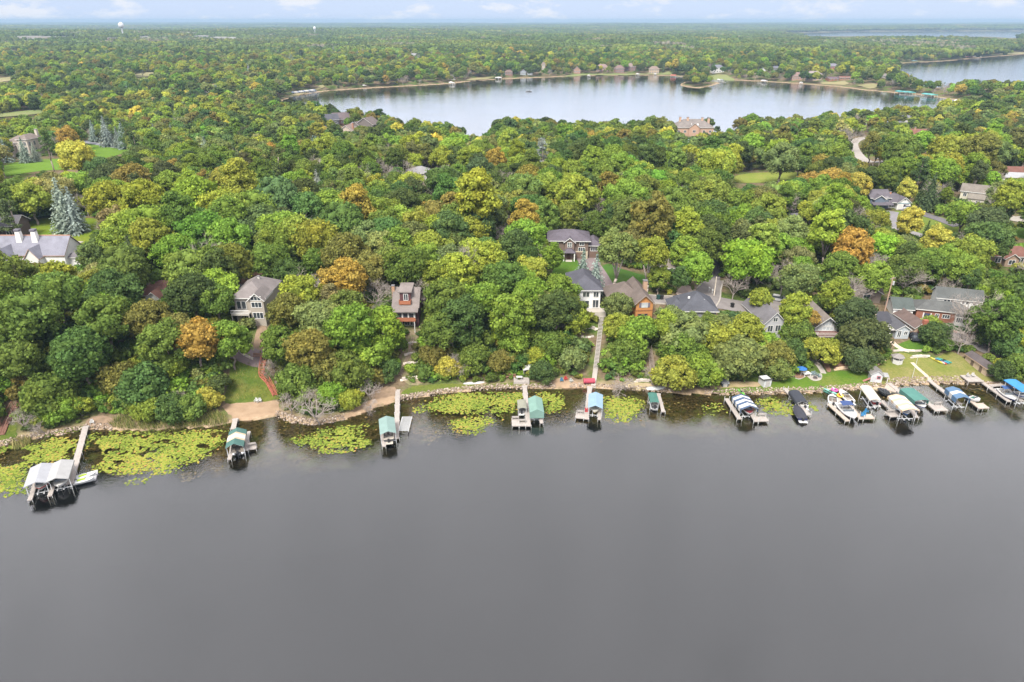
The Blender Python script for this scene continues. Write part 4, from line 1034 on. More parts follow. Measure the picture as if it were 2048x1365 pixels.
# houses along the far shores, small in the picture but each with walls, roof and windows
FAR_H = [
 (520, 184, 20, 6, 4, (.42, .36, .34), (.33, .27, .27), 'hip', 'mauve-roofed house on the wooded hill left of the marina', 'the mauve-roofed house'),
 (484, 192, 8, 7, 4, WHITE, (.4, .4, .42), 'gable_y', 'narrow white house beside the mauve-roofed house', None),
 (695, 108, 26, 6, 4, (.4, .33, .3), (.33, .26, .25), 'hip', 'brown house leftmost of the row on the far hill', None),
 (745, 113, 30, 8, 5, (.5, .42, .38), (.3, .26, .28), 'hip', 'big brown house second in the row on the far hill', None),
 (792, 114, 28, 8, 5, (.62, .52, .4), (.42, .34, .28), 'hip', 'big cream house with tan roof in the row on the far hill', None),
 (828, 116, 18, 6, 3, WHITE, (.5, .5, .5), 'gable_x', 'white house rightmost of the row on the far hill', None),
 (905, 160, 10, 4, 2.5, (.6, .55, .5), (.3, .28, .28), 'gable_x', 'tiny grey house above the white boathouse', None),
 (1017, 152, 14, 5, 3, (.36, .2, .16), (.34, .24, .21), 'hip', 'brown house behind the bay with boats', None),
 (1046, 151, 10, 5, 3, (.5, .55, .62), (.3, .34, .42), 'gable_y', 'blue-grey house behind the bay with boats', None),
 (1060, 151, 9, 5, 3, (.55, .6, .64), (.36, .38, .42), 'gable_x', 'pale blue house right of the blue-grey one', None),
 (1087, 141, 6, 9, 4, (.66, .56, .45), (.45, .36, .3), 'hip', 'tall cream house rising above trees beyond the bay', None),
 (1154, 148, 12, 6, 5, (.5, .3, .22), (.36, .28, .26), 'gable_y', 'pointed brown house by the reeds of the far shore', None),
 (1204, 146, 22, 7, 5, (.5, .32, .26), (.46, .33, .3), 'hip', 'large pink-roofed house on the far lawn', 'the pink-roofed house on the far lawn'),
 (1240, 142, 16, 7, 5, (.36, .2, .17), (.4, .28, .25), 'hip', 'left wing house with pink roof and dark timber', None),
 (1258, 145, 24, 7, 5, (.34, .2, .18), (.46, .35, .31), 'hip', 'timbered house with pink roof and dark gables on the far lawn', 'the timbered house on the far lawn'),
 (1268, 131, 17, 6, 4, (.62, .5, .38), (.46, .35, .3), 'hip', 'house with orange-tan walls behind the timbered house', None),
 (1308, 144, 18, 8, 4, (.6, .45, .32), (.45, .34, .28), 'hip', 'tan house alone on a bright far lawn', 'the tan house on the bright lawn'),
 (1437, 146, 20, 8, 4, WHITE, (.32, .33, .38), 'hip', 'white villa with dark balcony above the green bank', 'the white villa'),
 (1525, 150, 10, 6, 4, WHITE, (.2, .25, .28), 'gable_y', 'white gabled house half hidden right of the white villa', None),
 (1552, 143, 14, 5, 3, (.3, .3, .32), (.25, .25, .3), 'hip', 'slate-roofed house in dark trees right of the white villa', None),
 (1594, 162, 16, 6, 5, (.55, .34, .25), (.46, .32, .28), 'hip', 'reddish house left of the building site', None),
 (1626, 163, 24, 9, 4, (.62, .46, .34), (.52, .43, .42), 'hip', 'large cream and brick house at the building site', 'the building site on the far shore'),
 (1666, 142, 24, 7, 4, (.5, .22, .18), (.38, .36, .42), 'hip', 'house with grey roof and red walls above the building site', None),
 (1672, 160, 22, 3, 1.5, (.4, .16, .09), (.3, .2, .25), 'gable_x', 'long low red shed on the bare ground', None),
 (1690, 160, 16, 3, 1.5, (.45, .2, .1), (.4, .2, .16), 'gable_x', 'orange-red low shed right of the long low one', None),
 (1770, 157, 14, 4, 2.5, (.5, .45, .4), (.42, .38, .34), 'gable_x', 'grey-tan house in the gap between the lakes', None),
 (1810, 112, 20, 6, 5, WHITE, (.4, .4, .44), 'gable_y', 'white house above the shore of the third lake', None),
 (1875, 112, 16, 6, 4, (.6, .55, .5), (.4, .38, .4), 'hip', 'grey house right of the white one over the third lake', None),
 (222, 140, 9, 7, 5, WHITE, (.5, .55, .62), 'gable_y', 'small pale house with pointed roof in the left woods', None),
 (495, 141, 16, 5, 4, (.3, .3, .36), (.22, .23, .3), 'hip', 'dark blue-grey roof in the woods above the marina', None),
 (600, 123, 14, 5, 3, (.5, .44, .4), (.44, .34, .3), 'hip', 'tan roof in the woods left of the far hill row', None),
 (555, 112, 20, 6, 4, (.5, .4, .34), (.46, .34, .3), 'hip', 'pinkish house in the woods below the towns edge', None),
 (415, 190, 20, 4, 2, (.5, .48, .46), (.5, .5, .52), 'gable_x', 'pale flat-roofed house beside a lane in the left woods', None),
 (122, 106, 16, 5, 3, WHITE, (.6, .62, .66), 'gable_x', 'white farmhouse below the green field', None),
 (1485, 92, 22, 7, 4, WHITE, (.5, .5, .52), 'gable_y', 'lone white house far off above the white villa', None),
 (1380, 75, 30, 8, 5, (.6, .58, .56), (.5, .5, .52), 'hip', 'grey speck of a house in the far woods', None),
 (1745, 119, 18, 7, 4, WHITE, (.5, .5, .52), 'gable_y', 'white chimneyed house left of the third lake', None),
]
for i, (px, py, wd, ht, rise, wc, rc, kd, lab, mk) in enumerate(FAR_H):
    h = plain_house('lakeshore_house', lab, px, py, wd * .85, wd * .5, ht * .9, rise * .9, tuple(np.array(wc) * .85), tuple(np.array(rc) * .95), kd, (i * 37 % 21) - 10, box_px(px - 5, py - 9, px + 5, py - 4) if i % 3 else None, mk, nw=4, storeys=2 if ht > 6 else 1)
# works and shops of the town, kilometres away
TOWN = [(72, 82, 150, 11, (.62, .53, .45), 'long cream warehouse, widest of the far town'), (48, 84, 60, 9, (.55, .55, .56), 'grey warehouse left of the cream one'), (112, 82, 40, 8, (.5, .42, .36), 'tan shed right of the cream warehouse'),
        (145, 78, 40, 9, WHITE, 'white hall right of the tan shed'), (165, 78, 30, 9, WHITE, 'white office beside the white hall'), (205, 86, 40, 12, (.48, .3, .24), 'red-brick block left of the water tower'),
        (232, 85, 60, 10, (.52, .34, .26), 'long brick block under the water tower'), (300, 80, 70, 9, (.6, .6, .62), 'pale long building right of the water tower'), (378, 76, 30, 16, (.55, .42, .34), 'tall tan block in the middle of the far town'),
        (408, 78, 70, 9, (.55, .54, .54), 'grey row right of the tall tan block'), (446, 84, 90, 13, WHITE, 'white terrace with many windows in the far town'), (480, 86, 70, 8, (.5, .5, .54), 'grey sheds rightmost of the far town'), (507, 76, 60, 9, (.62, .62, .64), 'far white roofs right of the sheds'),
        (545, 74, 60, 8, (.66, .66, .66), 'white strip of a building below the second water tower'), (652, 84, 24, 14, WHITE, 'white pointed house right of the second water tower')]
for px, py, wd, ht, c, lab in TOWN:
    p = P1(px, py); h = House('town_building', lab, 'building', px, py, 0, 'buildings of the far town', box_px(px - wd * .25 - 2, py - 7, px + wd * .25 + 2, py + 1))
    c = tuple(np.array(c) * .6); h.wall(-wd / 2, wd / 2, 0, 40, -4, ht, c); h.part('roof', MB().box(-wd / 2 - .4, wd / 2 + .4, -.4, 40.4, ht, ht + .5).box(-wd * .3, wd * .1, 8, 20, ht + .5, ht + 2), (.42, .40, .38))
    n = max(3, int(wd / 9))
    for i in range(n): h.win('f', -wd / 2 + wd * (i + .5) / n, -.05, ht * .45, 4.5, ht * .3, 3)
def water_tower(px, py, hgt, r, lab, dist_scale=1):
    p = P1(px, py); t = thing('water_tower', lab, 'water tower', p, 0, 'water towers', None)
    CLEAR_H.append((np.array(box_px(px - 6, py - 18, px + 6, py - 2), float), math.hypot(p.x, p.y)))
    prof = [(-1, r * .42), (hgt * .1, r * .26), (hgt * .58, r * .24), (hgt * .66, r * .45)]
    MB().rings([[(math.cos(a) * q, math.sin(a) * q, z) for a in np.linspace(0, 2 * PI, 17)[:-1]] for z, q in prof]).build('stem', paint((.72, .73, .75)), t, smooth=True)
    prof = [(hgt * .64, r * .4), (hgt * .72, r * .86), (hgt * .82, r), (hgt * .92, r * .8), (hgt, r * .2)]
    MB().rings([[(math.cos(a) * q, math.sin(a) * q, z) for a in np.linspace(0, 2 * PI, 17)[:-1]] for z, q in prof]).build('tank', paint((.78, .79, .81)), t, smooth=True)
water_tower(248, 78, 50, 9, 'white bulbous water tower, the larger one on the left')
water_tower(631, 74, 38, 5.5, 'small white water tower above the far woods')
# ------------------------------------------------------------------ trees
def foliage_material(name, trans=.4):
    m, t, o = new_mat(name)
    a = t.nodes.new('ShaderNodeAttribute'); a.attribute_type = 'INSTANCER'; a.attribute_name = 'tint'
    v = t.nodes.new('ShaderNodeAttribute'); v.attribute_type = 'GEOMETRY'; v.attribute_name = 'v'
    u = t.nodes.new('ShaderNodeAttribute'); u.attribute_type = 'GEOMETRY'; u.attribute_name = 'u'
    # v: leaf to leaf brightness, u: bough to bough ripeness (greener to yellower)
    mr = t.nodes.new('ShaderNodeMapRange'); mr.inputs['To Min'].default_value = .62; mr.inputs['To Max'].default_value = 1.38
    t.links.new(v.outputs['Fac'], mr.inputs['Value'])
    sc = t.nodes.new('ShaderNodeVectorMath'); sc.operation = 'SCALE'
    t.links.new(a.outputs['Color'], sc.inputs[0]); t.links.new(mr.outputs[0], sc.inputs['Scale'])
    hs = t.nodes.new('ShaderNodeVectorMath'); hs.operation = 'MULTIPLY'
    hs.inputs[1].default_value = (1.25, 1.10, .9)
    t.links.new(sc.outputs[0], hs.inputs[0])
    mx = t.nodes.new('ShaderNodeMix'); mx.data_type = 'RGBA'
    t.links.new(u.outputs['Fac'], mx.inputs['Factor'])
    t.links.new(sc.outputs[0], mx.inputs[6]); t.links.new(hs.outputs[0], mx.inputs[7])
    d = t.nodes.new('ShaderNodeBsdfDiffuse'); t.links.new(mx.outputs[2], d.inputs['Color'])
    if trans:
        tr = t.nodes.new('ShaderNodeBsdfTranslucent'); t.links.new(mx.outputs[2], tr.inputs['Color'])
        ms = t.nodes.new('ShaderNodeMixShader'); ms.inputs[0].default_value = trans
        t.links.new(d.outputs[0], ms.inputs[1]); t.links.new(tr.outputs[0], ms.inputs[2])
        t.links.new(ms.outputs[0], o.inputs[0])
    else:
        t.links.new(d.outputs[0], o.inputs[0])
    return m
FOL = foliage_material('foliage')
FOLF = foliage_material('far foliage', 0)
BARK = bsdf_mat('bark', (.17, .135, .11), .95, scale=2.5, stretch=(1, 1, .2), second=(.26, .22, .19))
BARKL = bsdf_mat('pale bark', (.36, .32, .28), .95, scale=2, stretch=(1, 1, .2), second=(.26, .22, .19))
TWIG = bsdf_mat('bare twigs', (.2, .17, .15), .95, scale=.4, second=(.27, .235, .21))

ICO_V = []
def ico():
    p = (1 + 5 ** .5) / 2
    v = np.array([(-1, p, 0), (1, p, 0), (-1, -p, 0), (1, -p, 0), (0, -1, p), (0, 1, p), (0, -1, -p), (0, 1, -p), (p, 0, -1), (p, 0, 1), (-p, 0, -1), (-p, 0, 1)], float)
    f = np.array([(0, 11, 5), (0, 5, 1), (0, 1, 7), (0, 7, 10), (0, 10, 11), (1, 5, 9), (5, 11, 4), (11, 10, 2), (10, 7, 6), (7, 1, 8), (3, 9, 4), (3, 4, 2), (3, 2, 6), (3, 6, 8), (3, 8, 9), (4, 9, 5), (2, 4, 11), (6, 2, 10), (8, 6, 7), (9, 8, 1)])
    return v / np.linalg.norm(v, axis=1)[:, None], f
IV, IF = ico()
def leaf_quads(g, c, n, s, asp=1.0, fold=.25):
    """one bent leaf-clump card at each centre c, facing n, size s"""
    N = len(c)
    h = g.normal(size=(N, 3)); u = np.cross(n, h); u /= np.linalg.norm(u, axis=1)[:, None] + 1e-9
    v = np.cross(n, u)
    s = np.asarray(s).reshape(-1, 1) * .5
    k = g.uniform(.65, 1.25, (N, 4, 1))
    q = np.stack([-u * s * k[:, 0], -v * s * asp * k[:, 1] + n * s * fold, u * s * k[:, 2], v * s * asp * k[:, 3] - n * s * fold], 1) + c[:, None, :]
    return q.reshape(-1, 3), np.arange(N * 4).reshape(N, 4)
def crown(name, seed, rx, rz, hc, nl, nq, leaf, lob=(.30, .46), flat=-.35, top=1.0, jit=.55, core=.72, mat=None):
    """lobed broadleaf crown: boughs on an uneven ellipsoid, each a shell of leaf clumps round a twiggy core"""
    g = np.random.default_rng(seed)
    d = []
    while len(d) < nl:
        c = g.normal(size=3); c /= np.linalg.norm(c)
        if c[2] < flat: continue
        if all(np.dot(c, e) < math.cos(1.75 / math.sqrt(nl)) for e in d) or g.random() < .04:
            d.append(c)
    d = np.array(d)
    rr = g.uniform(.60, .88, nl)
    skew = 1 + .16 * np.sin(np.arctan2(d[:, 1], d[:, 0]) * 2 + g.uniform(0, 6)) + .12 * np.sin(np.arctan2(d[:, 1], d[:, 0]) * 3 + g.uniform(0, 6))
    C = d * np.stack([rx * rr * skew, rx * rr * skew, rz * rr], 1) + (0, 0, hc)
    r = rx * g.uniform(*lob, nl) * np.where(d[:, 2] > .5, top, 1)
    # inner boughs fill the middle
    k = max(3, nl // 5)
    C = np.vstack([C, g.normal(0, .25, (k, 3)) * (rx, rx, rz) + (0, 0, hc)]); r = np.append(r, rx * g.uniform(.36, .5, k))
    n_ = len(C)
    w_ = r ** 2 * np.where(np.arange(n_) < nl, 1, .25); which = g.choice(n_, nq, p=w_ / w_.sum())
    u = g.normal(size=(nq, 3)); u /= np.linalg.norm(u, axis=1)[:, None]
    out_ = (C - (0, 0, hc)); out_ /= np.linalg.norm(out_, axis=1)[:, None] + 1e-6
    flip = (np.sum(u * (out_[which] + (0, 0, .5)), 1) < -.15) & (g.random(nq) < .85)
    u[flip] *= -1
    rad_ = r[which] * (1 - .35 * g.random(nq) ** 2) * np.where(g.random(nq) < .16, g.uniform(1, 1.38, nq), 1)
    c = C[which] + u * (rad_[:, None] * (1, 1, .82))
    nn = u + g.normal(0, jit, (nq, 3)); nn /= np.linalg.norm(nn, axis=1)[:, None]
    V, Q = leaf_quads(g, c, nn, leaf * g.uniform(.7, 1.35, nq))
    lu = np.clip(g.beta(1.1, 2.4, n_), 0, 1)
    fv, fu = [g.random(nq)], [np.clip(lu[which] + g.normal(0, .12, nq), 0, 1)]
    F = [Q]
    if core:
        kv, kf = [], []
        for i in range(n_):
            b = len(V) + 12 * i
            kv.append(IV * r[i] * core * g.uniform(.85, 1.1, (12, 1)) * (1, 1, .85) + C[i]); kf.append(IF + b)
        V = np.vstack([V] + kv); F.append(np.vstack(kf))
        fv.append(g.uniform(.3, .8, 20 * n_)); fu.append(np.repeat(lu, 20))
    return mesh_np(name, V, F, [mat or FOL], fattr={'v': np.concatenate(fv), 'u': np.concatenate(fu)})
def trunk_mesh(name, seed, h, r, hc, rx, nb=6, mat=None, fork=.45, tr_top=.35):
    g = random.Random(seed); m = MB()
    base = Vector((0, 0, -1.0)); p = base; rad0 = r
    segs = 3
    pts = [base] + [Vector((g.uniform(-.25, .25) * k, g.uniform(-.25, .25) * k, hc * fork * k / segs)) for k in range(1, segs + 1)]
    for k in range(segs):
        m.tube(pts[k], pts[k + 1], r * (1 - .2 * k / segs), r * (1 - .2 * (k + 1) / segs), 6)
    tip = pts[-1]
    for i in range(nb):
        a = 2 * PI * i / nb + g.uniform(-.4, .4)
        mid = tip + Vector((math.cos(a) * rx * .28, math.sin(a) * rx * .28, (hc - tip.z) * g.uniform(.6, .9)))
        end = tip + Vector((math.cos(a) * rx * .72, math.sin(a) * rx * .72, (hc - tip.z) * 1 + h * g.uniform(.0, .12)))
        m.tube(tip, mid, r * .5, r * .33, 5); m.tube(mid, end, r * .33, r * .08, 4)
    return m.mesh(name, [mat or BARK], True)
def spruce_mesh(name, seed, h, r, tiers, nb, droop=.35, mat=None):
    g = np.random.default_rng(seed); c, n, s = [], [], []
    for k in range(tiers):
        f = k / (tiers - 1); z = h * (.06 + .93 * f); rad_ = r * (1 - f) ** .85 + .12
        for i in range(max(4, int(nb * (1 - f * .75)))):
            a = 2 * PI * i / max(4, int(nb * (1 - f * .75))) + g.uniform(-.3, .3) + k
            L = rad_ * g.uniform(.75, 1.12)
            for q in np.linspace(.25, 1, max(2, int(L / .38))):
                c.append((math.cos(a) * L * q + g.normal(0, .06), math.sin(a) * L * q + g.normal(0, .06), z - droop * L * q + .25 * L * q * q * droop + g.normal(0, .08)))
                n.append((math.cos(a) * .75 + g.normal(0, .35), math.sin(a) * .75 + g.normal(0, .35), .75 + g.normal(0, .3))); s.append(.62 * (1.1 - .35 * q) + .12)
    c, n, s = np.array(c), np.array(n), np.array(s); n /= np.linalg.norm(n, axis=1)[:, None]
    V, Q = leaf_quads(g, c, n, s, 1.0, .3)
    N = len(c)
    # core cone
    b = len(V); th_ = np.linspace(0, 2 * PI, 9)[:-1]
    cone = np.vstack([np.stack([np.cos(th_) * r * .55, np.sin(th_) * r * .55, np.full(8, h * .06)], 1), [(0, 0, h * .97)]])
    T = np.array([(b + i, b + (i + 1) % 8, b + 8) for i in range(8)])
    return mesh_np(name, np.vstack([V, cone]), [Q, T], [mat or FOL], fattr={'v': np.append(g.random(N), np.full(8, .2)), 'u': np.append(g.beta(1, 4, N), np.zeros(8))})
def bare_mesh(name, seed, h, rx, levels=4, tw=1.0, upright=.6, mat=None):
    """leafless tree: branches that fork into a haze of twigs"""
    g = random.Random(seed); m = MB()
    def grow(p, d, L, r, lv):
        e = p + d * L
        m.tube(p, e, r, r * .68, 5 if lv > 2 else 3, cap=False)
        if lv == 0: return
        k = g.choice((3, 3, 4)) if lv > 1 else g.choice((3, 4, 5))
        for i in range(k):
            ax = Vector((g.gauss(0, 1), g.gauss(0, 1), g.gauss(0, .6) + upright * .35)); ax.normalize()
            nd = (d * .75 + ax * .75).normalized()
            grow(p + d * L * g.uniform(.55, 1), nd, L * g.uniform(.58, .82), max(r * .55, .016), lv - 1)
    grow(Vector((0, 0, -1)), Vector((g.uniform(-.06, .06), g.uniform(-.06, .06), 1)).normalized(), h * .36 + 1, .22, levels)
    for i in range(3):
        grow(Vector((0, 0, h * (.22 + .1 * i))), Vector((g.gauss(0, .6), g.gauss(0, .6), .8)).normalized(), h * .24, .13, levels - 1)
    return m.mesh(name, [mat or TWIG])
def pine_mesh(name, seed, h, rx, nclump, nq):
    g = np.random.default_rng(seed)
    C = []; rr = []
    for i in range(nclump):
        f = i / nclump; z = h * (.45 + .55 * f); a = g.uniform(0, 6.28); q = rx * (1 - .65 * f) * g.uniform(.25, .95)
        C.append((math.cos(a) * q, math.sin(a) * q, z)); rr.append(rx * g.uniform(.26, .4))
    C = np.array(C); rr = np.array(rr)
    wh = g.choice(nclump, nq); u = g.normal(size=(nq, 3)); u /= np.linalg.norm(u, axis=1)[:, None]
    c = C[wh] + u * rr[wh][:, None] * (1, 1, .55) * g.uniform(.5, 1, (nq, 1))
    n = u + (0, 0, .6) + g.normal(0, .5, (nq, 3)); n /= np.linalg.norm(n, axis=1)[:, None]
    V, Q = leaf_quads(g, c, n, .55 * g.uniform(.7, 1.2, nq), .8, .3)
    return mesh_np(name, V, [Q], [FOL], fattr={'v': g.random(nq), 'u': g.beta(1, 3, nq)})
def willow_mesh(name, seed, rx, rz, hc, nstr):
    g = np.random.default_rng(seed); c, n, s = [], [], []
    for i in range(nstr):
        u = g.normal(size=3); u /= np.linalg.norm(u); u[2] = abs(u[2])
        p = u * (rx, rx, rz) * g.uniform(.7, 1) + (0, 0, hc); L = g.uniform(1.2, 3.4); k = int(L / .4)
        o_ = np.array([u[0], u[1], 0]); o_ /= np.linalg.norm(o_) + 1e-6
        for j in range(k):
            f = j / k
            c.append(p + o_ * .5 * math.sin(f * 1.6) + (0, 0, -L * f)); n.append(o_ + (0, 0, .55 * (1 - f)) + g.normal(0, .3, 3)); s.append(.42)
    c, n = np.array(c), np.array(n); n /= np.linalg.norm(n, axis=1)[:, None]
    V, Q = leaf_quads(g, c, n, np.array(s), 1.5, .2)
    b = len(V)
    V = np.vstack([V, IV * (rx * .75, rx * .75, rz * .8) + (0, 0, hc)])
    return mesh_np(name, V, [Q, IF + b], [FOL], fattr={'v': np.append(g.random(len(c)), np.full(20, .3)), 'u': np.append(g.beta(1.5, 3, len(c)), np.zeros(20))})

# kit: kind -> list of (crown mesh, trunk mesh, crown radius, crown-centre height, half height)
KIT = {'oak': [], 'maple': [], 'tall': [], 'small': [], 'bush': [], 'sparse': []}
for i in range(5):
    KIT['oak'].append((crown('oak_crown', 100 + i, 5.0, 4.6, 7.9, 46 + 5 * i, 4200, .52, (.20, .36), flat=-.62), trunk_mesh('oak_trunk', i, 13, .34, 7.6, 5.0), 5.0, 7.9, 4.6))
for i in range(4):
    KIT['maple'].append((crown('maple_crown', 200 + i, 4.3, 5.4, 8.0, 44 + 5 * i, 3900, .49, (.20, .37), flat=-.65), trunk_mesh('maple_trunk', 20 + i, 14, .28, 7.8, 4.3), 4.3, 8.0, 5.4))
for i in range(3):
    KIT['tall'].append((crown('tall_crown', 300 + i, 3.6, 6.4, 11.0, 40, 3300, .48, (.28, .42)), trunk_mesh('tall_trunk', 30 + i, 17, .28, 10, 3.4), 3.6, 11.0, 6.4))
for i in range(3):
    KIT['small'].append((crown('small_crown', 400 + i, 2.5, 2.7, 4.2, 20, 1200, .5, (.30, .46)), trunk_mesh('small_trunk', 40 + i, 7, .14, 4.2, 2.4, 4), 2.5, 4.2, 2.7))
for i in range(3):
    KIT['sparse'].append((crown('open_crown', 500 + i, 4.4, 4.6, 9.0, 26, 1500, .52, (.22, .34), core=.5), trunk_mesh('open_trunk', 50 + i, 13, .26, 9, 4.4, 7), 4.4, 9.0, 4.6))
for i in range(4):
    KIT['bush'].append((crown('bush_crown', 600 + i, 1.5, 1.1, .95, 9, 260, .42, (.4, .6), flat=-.1), None, 1.5, .95, 1.1))
KIT['low'] = [(crown('low_crown', 650 + i, 4.2, 3.7, 3.5, 38, 3300, .47, (.20, .38), flat=-.5), trunk_mesh('low_trunk', 95 + i, 7, .2, 3.4, 4.0, 5, None, .25), 4.2, 3.5, 3.7) for i in range(4)]
KIT['cotton'] = [(crown('cottonwood_crown', 700 + i, 6.6, 6.8, 14.2, 46, 3600, .62, (.20, .31), flat=-.45, core=.6), trunk_mesh('cottonwood_trunk', 60 + i, 21, .62, 13.5, 6.4, 4, BARKL, .30), 6.6, 14.2, 6.8) for i in range(2)]
KIT['spruce'] = [(spruce_mesh('spruce_crown', 800 + i, 13.0, 3.9, 26, 15), trunk_mesh('spruce_trunk', 70 + i, 6, .2, 6, .3, 1), 3.1, 5.5, 6.5) for i in range(3)]
KIT['pine'] = [(pine_mesh('pine_crown', 850 + i, 17, 3.8, 26, 1700), trunk_mesh('pine_trunk', 80 + i, 16, .26, 15, .8, 3, None, .9), 3.8, 12, 5.0) for i in range(3)]
KIT['bare'] = [(None, bare_mesh('bare_branches', 900 + i, 11.5, 4, 5, 1, .8), 3.6, 8, 4.2) for i in range(4)]
KIT['willow'] = [(willow_mesh('willow_crown', 950 + i, 4.8, 3.6, 7.5, 900), trunk_mesh('willow_trunk', 90 + i, 8, .4, 7, 4), 4.8, 7.0, 4.4) for i in range(2)]
KIT['fallen'] = [(None, bare_mesh('dead_branches', 930 + i, 7.5, 3.4, 5, 1, -.3, TWIG), 3.2, 4.5, 3.0) for i in range(3)]

TINTS = {  # base colours of foliage
    'g': (.086, .132, .026), 'b': (.125, .194, .028), 'd': (.054, .085, .026), 'y': (.175, .212, .030), 'Y': (.28, .27, .045),
    'o': (.225, .165, .036), 'r': (.38, .12, .035), 'w': (.125, .125, .032), 'p': (.165, .18, .062), 's': (.16, .20, .18),
    'n': (.058, .082, .032), 'k': (.24, .20, .165), 'c': (.115, .15, .048), 'm': (.060, .110, .032)}
CNAME = {'g': 'mid-green', 'b': 'bright green', 'd': 'dark green', 'y': 'yellow-green', 'Y': 'yellow', 'o': 'orange', 'r': 'red-orange',
         'w': 'olive brown', 'p': 'pale grey-green', 's': 'blue-grey', 'n': 'dull green', 'k': 'grey', 'c': 'soft green', 'm': 'deep green'}
KNAME = {'oak': 'broad oak', 'maple': 'rounded maple', 'tall': 'tall narrow tree', 'small': 'small tree', 'sparse': 'open-crowned tree', 'cotton': 'big cottonwood',
         'spruce': 'spruce', 'pine': 'pine', 'bare': 'leafless tree', 'willow': 'willow', 'fallen': 'dead leaning tree', 'bush': 'bush', 'low': 'low spreading tree'}
ONAME = {'spruce': 'spruce_tree', 'pine': 'pine_tree', 'bare': 'bare_tree', 'willow': 'willow_tree', 'fallen': 'dead_tree', 'bush': 'bush', 'cotton': 'cottonwood_tree'}

